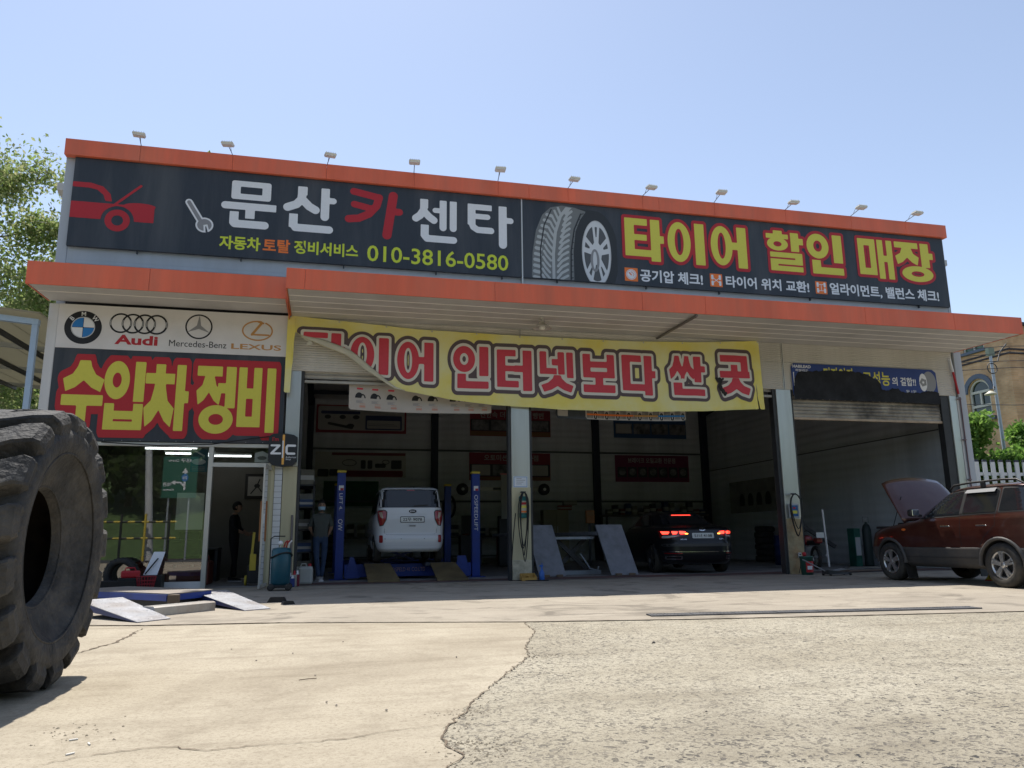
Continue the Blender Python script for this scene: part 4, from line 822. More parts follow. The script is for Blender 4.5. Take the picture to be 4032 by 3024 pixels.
# ---------------------------------------------------------------- white box-shaped car on the lift
LIFT=.36
wc=thing('white_hatchback','white tall boxy hatchback raised on the blue lift, tailgate facing out','car',(1.87,1.08,LIFT),R(90))
M_wp=mat('white_paint',(.62,.64,.66),.25,var=.02,coat=.6)
C1=Car([(.25,.10),(.32,.03),(.5,.0),(.6,.015),(.63,.05),(.95,.06),(1.19,.085),(1.62,.19),(1.65,.23),(1.67,.36),(1.69,.5),(1.70,.7)],
       [(.25,3.45),(.4,3.58),(.8,3.55),(.92,3.3),(.98,2.95),(1.6,2.25),(1.67,1.95),(1.69,1.8),(1.70,1.6)],
       [(.25,.70),(.33,.755),(.45,.785),(.6,.79),(.8,.7975),(.98,.785),(1.19,.742),(1.62,.66),(1.65,.635),(1.675,.57),(1.69,.46),(1.70,.3)],7.5)
C1.body(wc,[M_wp,M_trim],lambda c,n:1 if c.z<.28 else 0,[(.62,.30),(3.0,.30)],.34)
glass_sd=S_poly([(-.705,1.215),(.705,1.215),(.65,1.60),(.60,1.625),(-.60,1.625),(-.65,1.60)])
C1.rearpatch(wc,'rear_window_surround',M_cgl,glass_sd,(-.8,1.0,.8,1.65))
C1.rearpatch(wc,'rear_window',mat('rear_glass',(.045,.05,.06),.12,spec=.5),S_box(-.52,1.23,.46,1.605,.05),(-.8,1.0,.8,1.65),.008)  # greyer than the black surround: reflection put into the glass colour
C1.rearpatch(wc,'high_brake_light',mat('brake_strip',(.35,.06,.08),.3),S_box(-.09,1.592,.09,1.61,.005),(-.2,1.55,.2,1.65),.012,.012)
for sg in (-1,1):
    tl=S_poly([(sg*.74,1.16),(sg*.56,1.165),(sg*.515,1.12),(sg*.53,.95),(sg*.60,.82),(sg*.68,.805),(sg*.72,.95)])
    h=C1.rearpatch(wc,'tail_light',M_trim,tl,(-.8,.75,.8,1.2),.004,.015)
    C1.rearpatch(h,'tail_lens',M_lens,S_off(tl,-.018),(-.8,.75,.8,1.2),.010,.015)
    C1.rearpatch(h,'indicator_lens',mat('amber_clear',(.45,.36,.28),.15),S_poly([(sg*.70,1.11),(sg*.63,1.12),(sg*.60,.98),(sg*.66,1.0)]),(-.8,.75,.8,1.2),.014,.012)
    C1.rearpatch(wc,'bumper_reflector',M_lens,S_box(min(sg*.685,sg*.605),.45,max(sg*.685,sg*.605),.615,.02),(-.8,.4,.8,.65),.006,.015)
    C1.sidepatch(wc,'side_window',M_cgl,S_poly([(.35,1.08),(3.0,1.03),(2.35,1.55),(.45,1.58)]),(.2,1.0,3.1,1.65),sg)
    wheel(wc,.62,sg*.69,.30,.29,.17,.19,sg,False); wheel(wc,3.0,sg*.69,.30,.29,.17,.19,sg,False)
C1.rearpatch(wc,'tailgate_seam',M_trim,S_sub(S_poly([(-.60,1.19),(.60,1.19),(.575,.66),(.52,.625),(-.52,.625),(-.575,.66)]),S_off(S_poly([(-.60,1.23),(.60,1.23),(.575,.66),(.52,.625),(-.52,.625),(-.575,.66)]),-.007)),(-.8,.5,.8,1.25),.003,.012,4)
C1.rearpatch(wc,'bumper_crease_shade',mat('white_paint_shade',(.5,.52,.54),.3),S_box(-.55,.385,.55,.392),(-.8,.3,.8,.5),.003,.008,6)  # flat strip of darker white paint; the crease's shade is in the colour
C1.rearpatch(wc,'plate_ledge_shade',mat('white_paint_shade',(.5,.52,.54),.3),S_box(-.44,1.068,.44,1.074),(-.8,1.0,.8,1.1),.003,.006,6)  # shade of the ledge painted as a thin darker strip
b=C1.rearpatch(wc,'badge',M_k,S_ell(.04,1.132,.085,.042),(-.1,1.05,.2,1.2),.01,.01); mb=MB(); put_text(mb,'KIA',lambda u,v:(C1.rear(u,v)-.014,-u,v),.04,1.115,.036,.02,0,.11); mb.obj('badge_letters',M_w,wc)
b=C1.rearpatch(wc,'plate',M_trim,S_box(-.235,.885,.305,1.02,.01),(-.3,.8,.4,1.1),.008,.02); C1.rearpatch(wc,'plate_face',M_pl,S_box(-.222,.898,.292,1.007,.008),(-.3,.8,.4,1.1),.012,.02)
mb=MB(); put_text(mb,'22무 9078',lambda u,v:(C1.rear(u,v)-.016,-u,v),.035,.916,.074,.01,0,.42); mb.obj('plate_number',M_k,wc)
C1.rearpatch(wc,'tailgate_handle',mat('white_paint_shade',(.5,.52,.54),.3),S_box(-.05,.79,.12,.85,.015),(-.1,.7,.2,.9),.005,.012); C1.rearpatch(wc,'handle_slot',M_trim,S_box(-.035,.805,.105,.822,.005),(-.1,.7,.2,.9),.009,.01)
for y in (-.56,-.21,.3,.63): C1.rearpatch(wc,'parking_sensor',M_g1,S_ell(y,.535,.012,.012),(y-.03,.5,y+.03,.57),.005,.006)
mb=MB(); mb.bar((C1.rear(.06,1.26)-.02,-.06,1.25),(C1.rear(.4,1.27)-.022,-.38,1.27),.012,.02); mb.obj('rear_wiper',M_trim,wc)
MB().lathe([(0,0),(.018,.0),(.01,.025),(0,.03)],c=(.3,-.08,1.655),n=10).obj('aerial_stub',M_trim,wc)
# ---------------------------------------------------------------- black saloon
sc=thing('black_saloon','black saloon backed into the middle bay with its red tail lights glowing','car',(8.80,.85,0),R(85)); sc.scale=(1.04,1.04,1.04)
M_dal=mat('dark_alloy',(.12,.12,.125),.35,.8)
M_bp=mat('black_paint',(.008,.009,.011),.3,coat=.25,spec=.4)
C2=Car([(.22,.12),(.3,.04),(.45,.0),(.7,.01),(.78,.05),(1.0,.10),(1.04,.16),(1.06,.35),(1.09,.72),(1.12,.85),(1.38,1.45),(1.44,1.75),(1.465,2.1),(1.47,2.4)],
       [(.22,4.75),(.35,4.93),(.6,4.95),(.75,4.85),(.85,4.4),(.97,3.75),(1.0,3.65),(1.38,3.0),(1.44,2.85),(1.465,2.65),(1.47,2.5)],
       [(.22,.80),(.3,.88),(.5,.925),(.7,.93),(.95,.91),(1.06,.87),(1.12,.78),(1.38,.62),(1.44,.55),(1.465,.42),(1.47,.25)],4.6)
C2.body(sc,[M_bp],lambda c,n:0,[(1.08,.33),(3.93,.33)],.37)
C2.rearpatch(sc,'rear_window',M_cgl,S_poly([(-.62,1.13),(.62,1.13),(.52,1.37),(-.52,1.37)]),(-.8,1.1,.8,1.4),.006)
C2.rearpatch(sc,'high_brake_light',M_lit,S_box(-.25,1.355,.25,1.37),(-.4,1.3,.4,1.4),.012,.012)
for sg in (-1,1):
    tl=S_poly([(sg*.87,.985),(sg*.45,.97),(sg*.33,.92),(sg*.42,.87),(sg*.75,.80),(sg*.85,.80)])
    h=C2.rearpatch(sc,'tail_light',M_lens,tl,(-.93,.75,.93,1.0),.004,.015)
    for q0,q1 in ((.40,.55),(.58,.70),(.73,.85)): C2.rearpatch(h,'lit_segment',M_lit,S_poly([(sg*q0,.955),(sg*q1,.965),(sg*(q1-.02),.895),(sg*(q0+.02),.90)]),(-.93,.75,.93,1.0),.01,.012)
    C2.rearpatch(h,'lit_bulb',M_lito,S_ell(sg*.39,.905,.04,.014),(-.93,.85,.93,1.0),.014,.01)
    C2.rearpatch(h,'reverse_lens',M_clear,S_poly([(sg*.83,.865),(sg*.55,.86),(sg*.76,.81),(sg*.84,.81)]),(-.93,.75,.93,1.0),.01,.012)
    C2.rearpatch(sc,'bumper_reflector',M_lens,S_box(min(sg*.82,sg*.52),.455,max(sg*.82,sg*.52),.475),(-.9,.4,.9,.5),.006,.012)
    C2.rearpatch(sc,'exhaust_trim',M_chrm,S_sub(S_box(min(sg*.8,sg*.52),.33,max(sg*.8,sg*.52),.41,.02),S_box(min(sg*.78,sg*.54),.345,max(sg*.78,sg*.54),.395,.015)),(-.9,.3,.9,.45),.006,.01)
    C2.sidepatch(sc,'side_window',M_cgl,S_poly([(1.25,1.10),(3.6,1.02),(2.9,1.37),(1.75,1.39)]),(1,1,3.7,1.42),sg)
    wheel(sc,1.08,sg*.81,.33,.33,.22,.24,sg,M_rim=M_dal); wheel(sc,3.93,sg*.81,.33,.33,.22,.24,sg,M_rim=M_dal)
C2.rearpatch(sc,'bumper_insert',mat('grey_insert',(.06,.06,.062),.4),S_box(-.85,.62,.85,.68,.02),(-.9,.55,.9,.75),.004,.03); C2.rearpatch(sc,'chrome_strip',M_chrm,S_box(-.85,.495,.85,.507),(-.9,.45,.9,.55),.005,.012,6)
C2.rearpatch(sc,'plate',M_pl,S_box(-.26,.80,.26,.92,.01),(-.3,.75,.3,.95),.012,.02); mb=MB(); put_text(mb,'51너 4108',lambda u,v:(C2.rear(u,v)-.018,-u,v),0,.822,.075,.01,0,.42); mb.obj('plate_number',M_k,sc)
C2.rearpatch(sc,'badge',M_chrm,S_u(S_ring(0,1.005,.075,.04,.012),S_line([(-.03,.98),(-.02,1.03)],.012),S_line([(.03,1.03),(.02,.98)],.012),S_line([(-.025,1.0),(.025,1.01)],.012)),(-.1,.95,.1,1.06),.008,.006)
for y,tt in ((-.47,'ASLAN'),(.45,'G300')):
    mb=MB(); put_text(mb,tt,lambda u,v:(C2.rear(u,v)-.008,-u,v),y,.765,.028,.01,0,.14); mb.obj('model_letters',M_chrm,sc)
# ---------------------------------------------------------------- dark red SUV with its bonnet up
sv=thing('red_suv','dusty dark red SUV with its bonnet raised, grey lower cladding and roof rails','car',(11.58,-6.62,0),R(90-1.2))
M_rp=mat('maroon_paint',(.060,.016,.011),.28,.3,var=.06,vscale=2,coat=.7,dirt=(.14,.085,.06),damt=.3,dscale=1.3); M_cl=mat('grey_cladding_plastic',(.050,.048,.047),.6,var=.15,dirt=(.10,.085,.07),damt=.5,dscale=2)
M_bay=mat('engine_bay',(.012,.012,.013),.7)
C3=Car([(.28,.2),(.36,.06),(.5,.0),(.66,.0),(.70,.03),(1.0,.06),(1.17,.10),(1.22,.12),(1.6,.36),(1.66,.46),(1.69,.62),(1.705,.9)],
       [(.28,4.2),(.4,4.42),(.6,4.48),(.66,4.47),(.9,4.36),(.99,4.15),(1.05,3.7),(1.09,3.3),(1.13,3.08),(1.17,3.0),(1.58,2.34),(1.65,2.15),(1.69,1.95),(1.705,1.7)],
       [(.28,.80),(.34,.88),(.45,.915),(.62,.92),(.635,.905),(.8,.918),(.97,.91),(1.13,.885),(1.17,.865),(1.22,.85),(1.58,.69),(1.64,.655),(1.68,.56),(1.705,.4)],5.2)
C3.body(sv,[M_rp,M_cl,M_bay],lambda c,n:1 if c.z<.632 else (2 if (c.x>3.1 and c.z>.94 and abs(c.y)<.80 and n.z>.5) else 0),[(.98,.36),(3.60,.36)],.40)
for sg in (-1,1):
    for x in (.98,3.60):
        mb=MB(); N=20; V=[]
        for k in range(N+1):
            a=R(-8+196*k/N)
            for r_,o_ in ((.398,-.02),(.40,.022),(.43,.026),(.452,.004),(.455,-.03)):
                xx=x+r_*math.cos(a); zz=max(.34,.36+r_*math.sin(a)); V.append((xx,sg*(C3.side(xx,max(zz,.45))+o_),zz))
        mb.add(V,[(i*5+k,i*5+k+1,i*5+k+6,i*5+k+5) for i in range(N) for k in range(4)],0,True); mb.obj('wheel_arch_flare',M_cl,sv)
        wheel(sv,x,sg*.80,.36,.36,.235,.225,sg)
    P_=[S_poly([(1.80,1.19),(2.86,1.165),(2.44,1.50),(2.28,1.555),(1.80,1.60)]),S_poly([(1.03,1.215),(1.73,1.20),(1.73,1.60),(1.12,1.61),(1.03,1.56)]),S_poly([(.34,1.235),(.96,1.225),(.96,1.60),(.62,1.59),(.44,1.45)])]
    for k,p in enumerate(P_):
        fr_=C3.sidepatch(sv,'window_frame',M_trim,S_off(p,.028),(.2,1.12,3.0,1.66),sg,.003,.025); C3.sidepatch(fr_,'side_window',M_cgl,p,(.2,1.12,3.0,1.66),sg,.007,.025)
    C3.sidepatch(sv,'pillar_black',M_trim,S_poly([(1.725,1.20),(1.81,1.19),(1.81,1.61),(1.725,1.61)]),(1.6,1.1,1.9,1.66),sg,.005,.025)
    mb=MB(); fill(mb,S_poly([(1.10,1.555),(1.74,1.555),(1.74,1.615),(1.10,1.62)]),(1,1.5,1.8,1.65),.02,lambda u,v:(u,sg*(C3.side(u,v)+.012+.03*(1.62-v)/.06),v),maxrun=3); mb.obj('window_visor',mat('visor_smoke',(.3,.3,.3),.2),sv)
    C3.sidepatch(sv,'belt_strip',M_chrm if False else M_trim,S_poly([(.96,1.185),(2.88,1.148),(2.88,1.16),(.96,1.2)]),(.9,1.1,3,1.22),sg,.012,.015,4)
    for x0,x1 in ((1.765,1.775),(2.80,2.81)): C3.sidepatch(sv,'door_seam',M_trim,S_box(x0,.66,x1,1.16),(x0-.05,.6,x1+.05,1.2),sg,.003,.01,4)
    C3.sidepatch(sv,'door_seam',M_trim,S_line([(1.03,1.18),(1.03,1.0),(1.28,.8),(1.38,.66)],.01),(.9,.6,1.5,1.2),sg,.003,.01,4)
    C3.sidepatch(sv,'moulding_seam',M_trim,S_u(S_box(1.42,.452,3.17,.462),S_box(1.42,.628,3.17,.638)),(1.3,.4,3.3,.7),sg,.004,.01,6)
    for x in (1.28,2.08):
        hb=MB(); y=C3.side(x,1.0); hb.box(x-.11,sg*(y+.012),.985,x+.11,sg*(y+.035),1.012,b=.008); hb.obj('door_handle',M_chrm,sv)
    C3.sidepatch(sv,'side_repeater',mat('amber_lens',(.6,.14,.03),.2),S_ell(3.15,.955,.06,.022),(3.05,.9,3.25,1.0),sg,.006,.012)
    mr_=MB(); mr_.box(2.66,sg*.93,1.185,2.80,sg*1.10,1.325,b=.045); mo=mr_.obj('door_mirror',M_trim,sv)
    MB().box(2.652,sg*.945,1.20,2.662,sg*1.085,1.31,b=.004).obj('mirror_glass',mat('mirror_face',(.8,.82,.82),.03,1.0),mo)
    MB().bar((2.74,sg*.84,1.2),(2.74,sg*.95,1.22),.06,.04).obj('mirror_arm',M_trim,mo)
    y=.66; MB().tube([(2.15,sg*(y-.02),1.655),(2.05,sg*y,1.71),(1.7,sg*y,1.735),(1.0,sg*y,1.745),(.72,sg*y,1.73),(.6,sg*(y-.02),1.655)],.018,8).obj('roof_rail',M_trim,sv)
    MB().box(1.36,sg*y-.02,1.64,1.45,sg*y+.02,1.735,b=.008).obj('rail_foot',M_trim,sv)
    MB().hexa([(3.14,sg*.70,.06),(3.16,sg*.70,.06),(3.16,sg*.9,.06),(3.14,sg*.9,.06),(3.2,sg*.70,.36),(3.22,sg*.70,.36),(3.22,sg*.92,.36),(3.2,sg*.92,.36)]).obj('mud_flap',M_trim,sv)
    h=C3.rearpatch(sv,'tail_light',M_lens,S_poly([(sg*.76,1.15),(sg*.62,1.15),(sg*.62,.85),(sg*.76,.85)]),(-.92,.8,.92,1.2),.004,.02)
C3.rearpatch(sv,'rear_window',M_cgl,S_poly([(-.68,1.22),(.68,1.22),(.56,1.58),(-.56,1.58)]),(-.8,1.2,.8,1.6),.005)
mb=MB(); V=[]                                               # windscreen
for i in range(9):
    z=1.2+.42*i/8
    for k in range(13):
        y=-.72+1.44*k/12; y*=(1-.17*i/8); a=(C3.xf(z)-C3.xr(z))/2; xc=C3.xr(z)+a; V.append((xc+a*max(0,1-abs(y/C3.w(z))**C3.n)**(1/C3.n)+.006,y,z+.004))
mb.add(V,[(i*13+k,i*13+k+1,i*13+k+14,i*13+k+13) for i in range(8) for k in range(12)],0,True); mb.obj('windscreen',M_cgl,sv)
# raised bonnet: curved sheet, outer face forward-down, inner face to the cabin
bon=bpy.data.objects.new('bonnet',None); link(bon); bon.parent=sv; bon.location=(3.28,0,1.10); bon.rotation_euler=(0,-R(57),0); bon.scale=(.95,.97,1)
def bonnet(z0,m_,nm,ins):
    V=[];nx,ny=10,16
    for i in range(nx+1):
        x=.02+1.12*i/nx
        for k in range(ny+1):
            t=-1+2*k/ny; y=t*(.80-.07*(i/nx)**3-ins); z=z0+.03*(1-t*t)-.07*(i/nx)**2.5-.05*max(0,abs(t)-.85)/.15; V.append((x-(.10*t*t)*(i/nx),y,z))
    F=[(i*(ny+1)+k,i*(ny+1)+k+1,(i+1)*(ny+1)+k+1,(i+1)*(ny+1)+k) for i in range(nx) for k in range(ny)]
    mb=MB().add(V,F,0,True); o=mb.obj(nm,m_,bon); md=o.modifiers.new('s','SOLIDIFY'); md.thickness=.012; return o
bonnet(.03,M_rp,'outer_skin',0); bonnet(.0,M_rp,'inner_skin',.04)
for y in (-.5,0,.5): MB().box(.1,y-.05,-.03,1.0,y+.05,-.008,b=.008).obj('stiffener',M_rp,bon)
MB().tube([(3.9,.55,.98),(3.5,.6,1.6)],.008,6).obj('bonnet_prop',M_trim,sv)
eb=MB(); eb.box(3.3,-.4,.95,3.95,.4,1.10,b=.03); eb.obj('engine_cover',mat('engine_plastic',(.02,.02,.022),.5),sv); MB().box(3.2,.45,.95,3.5,.7,1.09,b=.01).obj('battery',M_trim,sv)
MB().box(4.0,-.7,.98,4.2,.7,1.03,b=.01).obj('slam_panel',M_trim,sv)
# ================================================================ WORKSHOP EQUIPMENT
M_lb=mat('lift_blue',(.016,.045,.26),.45,var=.15,vscale=4,dirt=(.03,.03,.05),damt=.5); M_cap=mat('lift_cap_yellow',(.55,.42,.05),.5)
lf=thing('car_lift','blue four-post car lift with yellow-capped posts','car lift',(0,0,0))
for k,(x,y) in enumerate(((.36,2.05),(3.49,2.0),(.36,6.3),(3.49,6.3))):
    p=MB(); p.box(x-.095,y-.09,.02,x+.095,y+.09,2.40,b=.012); po=p.obj('post',M_lb,lf)
    MB().box(x-.105,y-.10,2.401,x+.105,y+.10,2.46,b=.02).obj('post_cap',M_cap,po); MB().box(x-.2,y-.2,.006,x+.2,y+.2,.02).obj('foot_plate',M_lb,po)
    if k<2:
        yy=y-.094
        MB().box(x-.055,yy,2.0,x+.055,yy+.002,2.11).obj('sticker',M_w,po); MB().box(x-.02,yy-.003,2.0,x+.05,yy-.001,2.05).obj('sticker_mark',M_rd,po)
        for tt,zc,h,L,dx in ((('LIFT 4.',1.74,.075,.38,.0),('OW',1.22,.10,.26,.0)) if k==0 else (('OSPEEDLIFT',1.48,.085,.84,.0),)):
            m_=MB(); V,F,w=text_mesh(tt); ys=[q[1] for q in V]; s_=L/w; hh=h/(max(ys)-min(ys)); m_.add([(x+dx+(b-(max(ys)+min(ys))/2)*hh,yy-.002,zc-a*s_) for a,b in V],F); m_.obj('lettering',M_w,po)
MB().box(.48,1.9,.06,3.37,2.1,.34,b=.01).obj('cross_beam',M_lb,lf)
m_=MB(); put_text(m_,'OSPELD 41 CO.LTD',on_front(1.896),1.92,.17,.09,.0,0,.75); m_.obj('lettering',mat('beam_lettering',(.4,.25,.25),.5),lf)
MB().box(.48,6.2,.06,3.37,6.4,.34,b=.01).obj('cross_beam',M_lb,lf)
for x in (1.13,2.47): MB().box(x-.24,1.35,.30,x+.24,6.5,.37,b=.008).obj('runway',mat('runway_steel',(.05,.055,.07),.6,.3),lf)
for x in (.66,3.18): MB().hexa([(x-.16,1.85,.04),(x+.16,1.85,.04),(x+.16,2.12,.04),(x-.16,2.12,.04),(x-.06 if x<1 else x-.14,1.88,.5),(x+.02 if x<1 else x+.06,1.88,.5),(x+.02,2.1,.5),(x-.06,2.1,.5)]).obj('corner_bracket',M_lb,lf)
for x in (1.25,2.7):
    MB().hexa([(x-.32,.5,.012),(x+.34,.45,.012),(x+.2,1.36,.33),(x-.36,1.36,.33),(x-.32,.5,.05),(x+.34,.45,.05),(x+.2,1.36,.37),(x-.36,1.36,.37)]).obj('drive_on_ramp',mat('ramp_tan',(.16,.12,.06),.7,.1,var=.35,vscale=6,dirt=(.03,.028,.025),damt=.8,dscale=3),lf)
jk=thing('scissor_jack','blue scissor jack beam under the white hatchback','jack',(1.8,2.6,.37))
MB().box(-.4,-.1,.26,.4,.1,.33,b=.01).obj('saddle',M_lb,jk); MB().box(-.42,-.1,.0,.42,.1,.04,b=.01).obj('base',M_lb,jk)
for s in (-1,1): MB().bar((-.3*s,.04*s,.04),(.3*s,.04*s,.26),.03,.06).obj('scissor_arm',M_lb,jk)
# alignment lift with two raised grey ramps
M_rg=mat('ramp_grey',(.22,.23,.26),.6,.1,var=.12,vscale=5,dirt=(.08,.08,.085),damt=.4,dscale=4); M_fr=mat('pale_frame',(.30,.34,.38),.5,.2,var=.15)
al=thing('alignment_lift','low wheel alignment lift with two grey ramps tipped up','lift',(0,0,0))
for x0,x1,xt0,xt1 in ((4.78,5.41,4.66,5.29),(6.51,7.18,6.38,7.05)):
    MB().hexa([(x0,1.05,.02),(x1,1.05,.02),(xt1,1.7,1.18),(xt0,1.7,1.18),(x0,1.11,.02),(x1,1.11,.02),(xt1,1.76,1.18),(xt0,1.76,1.18)]).obj('ramp',M_rg,al)
    for q in (.25,.75): MB().box(x0+(x1-x0)*q-.07,1.0,.01,x0+(x1-x0)*q+.07,1.06,.06).obj('ramp_toe',mat('toe_brown',(.16,.11,.07),.7),al)
for x in (5.0,6.7): MB().box(x-.3,1.78,.93,x+.3,5.8,1.02,b=.01).obj('runway',M_rg,al)
MB().box(5.3,1.9,.84,6.4,2.1,.90).obj('cross_rail',M_fr,al); MB().box(5.4,2.0,.006,6.6,2.3,.1).obj('base',M_fr,al)
for s in (-1,1): MB().bar((5.9-.4*s,2.2+.05*s,.1),(5.9+.4*s,2.2+.05*s,.86),.06,.1).obj('scissor_arm',M_dark,al)
MB().tube([(6.05,1.9,.5),(6.25,1.8,.15),(6.42,1.75,.1),(6.45,1.75,.2)],.02,6).obj('handle',M_fr,al)
ag=thing('aligner_beam','white wheel aligner camera beam with black pods on a grey column','aligner',(5.6,8.2,0))
MB().box(-1.25,-.05,2.39,1.25,.05,2.52,b=.01).obj('beam',mat('aligner_white',(.42,.42,.38),.5),ag); MB().box(-.1,-.12,1.5,.12,-.06,2.9,b=.01).obj('column_panel',mat('aligner_column',(.30,.30,.28),.5),ag); MB().box(-.16,-.05,.01,.16,.2,1.6,b=.02).obj('column',M_dark,ag)
MB().box(-.12,-.13,2.905,.14,-.05,2.95).obj('top_light',mat('panel_light',(.6,.2,.2),.4),ag)
for s in (-1,1):
    MB().lathe([(0,-.1),(.17,-.1),(.19,-.05),(.19,.05),(0,.05)],c=(s*1.35,-.05,2.44),axis='y',n=20).obj('camera_pod',M_trim,ag); MB().lathe([(0,-.11),(.05,-.11),(.05,-.09)],c=(s*1.35,-.05,2.44),axis='y',n=12).obj('camera_lens',M_g2,ag)
MB().box(-.35,-.058,2.42,-.02,-.051,2.49).obj('name_plate',M_k,ag)
# wall posters at the back
def poster(x0,z0,x1,z1,lab,base,parts,name='wall_poster'):
    t=thing(name,lab,'poster',(0,0,0)); y=13.29
    MB().box(x0,y-.012,z0,x1,y,z1).obj('sheet',base,t)
    for i,(nm,m_,sdf) in enumerate(parts):
        for q in (sdf if isinstance(sdf,list) else [sdf]): shape(t,nm,m_,q,(x0,z0,x1,z1),y-.016-.003*i,.03)
    return t,y-.04
P1=mat('poster_pale',(.42,.41,.38),.7); P2=mat('poster_maroon',(.17,.025,.035),.7); P3=mat('poster_navy',(.03,.045,.12),.7); P4=mat('poster_red',(.24,.03,.045),.7); P5=mat('poster_magenta',(.17,.025,.075),.7); P6=mat('poster_blue',(.03,.09,.20),.7); P7=mat('poster_dark',(.04,.042,.045),.7); P8=mat('poster_photo',(.16,.16,.16),.7,var=.8,vscale=4); P9=mat('poster_ochre',(.22,.11,.04),.7)
poster(-.42,4.87,2.95,5.93,'white and red parts poster high on the back wall',P4,[('panel',P1,S_box(-.35,4.97,2.88,5.88,.08)),('heading',P3,S_box(-.25,5.58,1.2,5.70,.04)),('diagram',P7,S_u(S_ell(0,5.47,.12,.08),S_ell(.55,5.47,.12,.08),S_ell(1.05,5.47,.13,.08),S_line([(.05,5.22),(.9,5.06)],.1),S_ell(.85,5.14,.14,.08))),('text_box',P3,S_sub(S_box(1.4,5.0,2.78,5.55,.03),S_box(1.46,5.05,2.72,5.36,.01))),('text_lines',P3,S_u(*[S_box(1.5,5.08+.07*k,2.5+.1*(k%2),5.10+.07*k) for k in range(4)]))])
poster(-.40,3.2,2.96,4.14,'beige parts poster with a dark red strip on the back wall',P1,[('heading',P2,S_box(.2,4.02,2.94,4.12)),('footer',P2,S_box(.5,3.22,2.85,3.45,.05)),('picture',P7,S_u(S_ring(.85,3.74,.27,.13,.03),S_box(1.27,3.52,1.45,3.84,.03),S_box(1.52,3.52,1.70,3.84,.03),S_box(1.8,3.56,2.2,3.72,.04),S_ring(2.2,3.78,.14,.09,.03),S_box(2.4,3.52,2.8,3.85,.03),S_box(-.3,3.22,.1,3.5,.05),S_box(.12,3.25,.45,3.5,.05)))])
t,y=poster(5.45,4.86,8.74,5.92,'red poster with dark photographs high on the back wall behind the middle pillar',P4,[('photo_strip',P7,S_box(5.47,5.06,8.72,5.52)),('photo',P8,[S_box(5.52,5.09,6.2,5.49),S_box(6.3,5.09,7.0,5.49),S_box(7.9,5.09,8.65,5.49)]),('footer',P9,S_box(5.47,4.88,8.72,5.04))])
m_=MB(); put_text(m_,'진한속 더러운 때는 빵번',on_front(y),7.15,5.58,.26,.02,0,2.6); m_.obj('heading',P1,t)
t,y=poster(5.42,3.12,8.70,4.20,'red gearbox oil poster on the back wall behind the middle pillar',P4,[('photo_strip',P7,S_box(5.44,3.27,8.68,3.75)),('photo',P1,[S_box(5.52,3.31,6.25,3.72),S_box(7.9,3.31,8.6,3.72)]),('photo',P8,[S_box(6.35,3.31,7.0,3.72),S_box(7.1,3.31,7.8,3.72)]),('footer',P9,S_box(5.44,3.14,8.68,3.25))])
m_=MB(); put_text(m_,'오토미션오일 전문점',on_front(y),7.1,3.88,.24,.02,0,2.2); m_.obj('heading',P1,t)
poster(11.45,4.90,14.68,5.90,'blue poster with a row of dark photographs high on the back wall',P6,[('photo',P8,[S_box(11.52+.8*k,5.06,12.26+.8*k,5.5) for k in range(4)]),('photo',P1,S_box(11.55,5.1,12.2,5.46))])
t,y=poster(11.45,3.10,14.71,4.18,'magenta brake oil poster with seven small photographs on the back wall',P5,[('photo',P7,[S_box(11.55+.45*k,3.28,11.94+.45*k,3.7) for k in range(7)]),('photo_light',P8,[S_ell(11.75+.45*k,3.5,.15,.14) for k in range(7)])])
m_=MB(); put_text(m_,'브레이크 오일교환 전문점',on_front(y),13.05,3.86,.22,.02,0,2.1); m_.obj('heading',P1,t)
t=thing('green_board','dull green tool board on the back wall behind the lift','board',(0,0,0)); MB().box(-.06,13.27,2.12,1.95,13.3,3.05).obj('panel',mat('board_green',(.03,.10,.06),.8,var=.3),t); MB().box(-.1,13.25,2.05,2.0,13.3,2.118).obj('ledge',M_fr,t)
# benches, cabinets, boxes
def bench(x0,x1,y0,y1,h,lab,m_):
    t=thing('workbench',lab,'workbench',(0,0,0)); MB().box(x0,y0,h-.06,x1,y1,h,b=.01).obj('top',m_,t)
    for x in (x0+.04,x1-.1):
        for yy in (y0+.04,y1-.1): MB().box(x,yy,.006,x+.06,yy+.06,h-.061).obj('leg',M_dark,t)
    MB().box(x0+.06,y0+.1,.25,x1-.06,y1-.06,.29).obj('shelf',M_dark,t)
M_bt=mat('bench_top',(.10,.10,.095),.6,var=.3)
bench(-.4,3.2,12.2,13.0,1.0,'long dark workbench along the back wall behind the lift',M_bt); bench(4.4,7.4,12.0,12.9,1.0,'workbench under the red posters at the back wall',M_bt); bench(10.6,15.0,12.3,13.0,1.75,'tall storage shelf along the back wall behind the black saloon',M_bt)
rb=random.Random(21)
bc=[(.16,.15,.12),(.08,.09,.1),(.20,.06,.05),(.05,.08,.16),(.25,.24,.21),(.06,.06,.06)]
def carton(x,y,z,w,d,h,i,lab,grp):
    t=thing('parts_box',lab,'box',(x,y,z),rb.uniform(-.15,.15),grp); c=bc[i%6]
    MB().box(-w/2,-d/2,.0,w/2,d/2,h,b=.008).obj('carton',mat('carton_%d'%(i%6),c,.8,var=.2),t); MB().box(-w/2-.002,-.03,h*.3,w/2+.002,-d/2-.003,h*.6).obj('box_label',P1,t)
for i in range(16): carton(10.85+i*.265,12.6,1.752,.2,.25,rb.uniform(.15,.5),i,'small parts box on the tall storage shelf behind the black saloon','boxes on the storage shelf')
for i in range(9): carton(-.2+i*.38,12.6,1.002,.26,.3,rb.uniform(.15,.5),i+2,'parts box on the long workbench behind the lift','boxes on the long workbench')
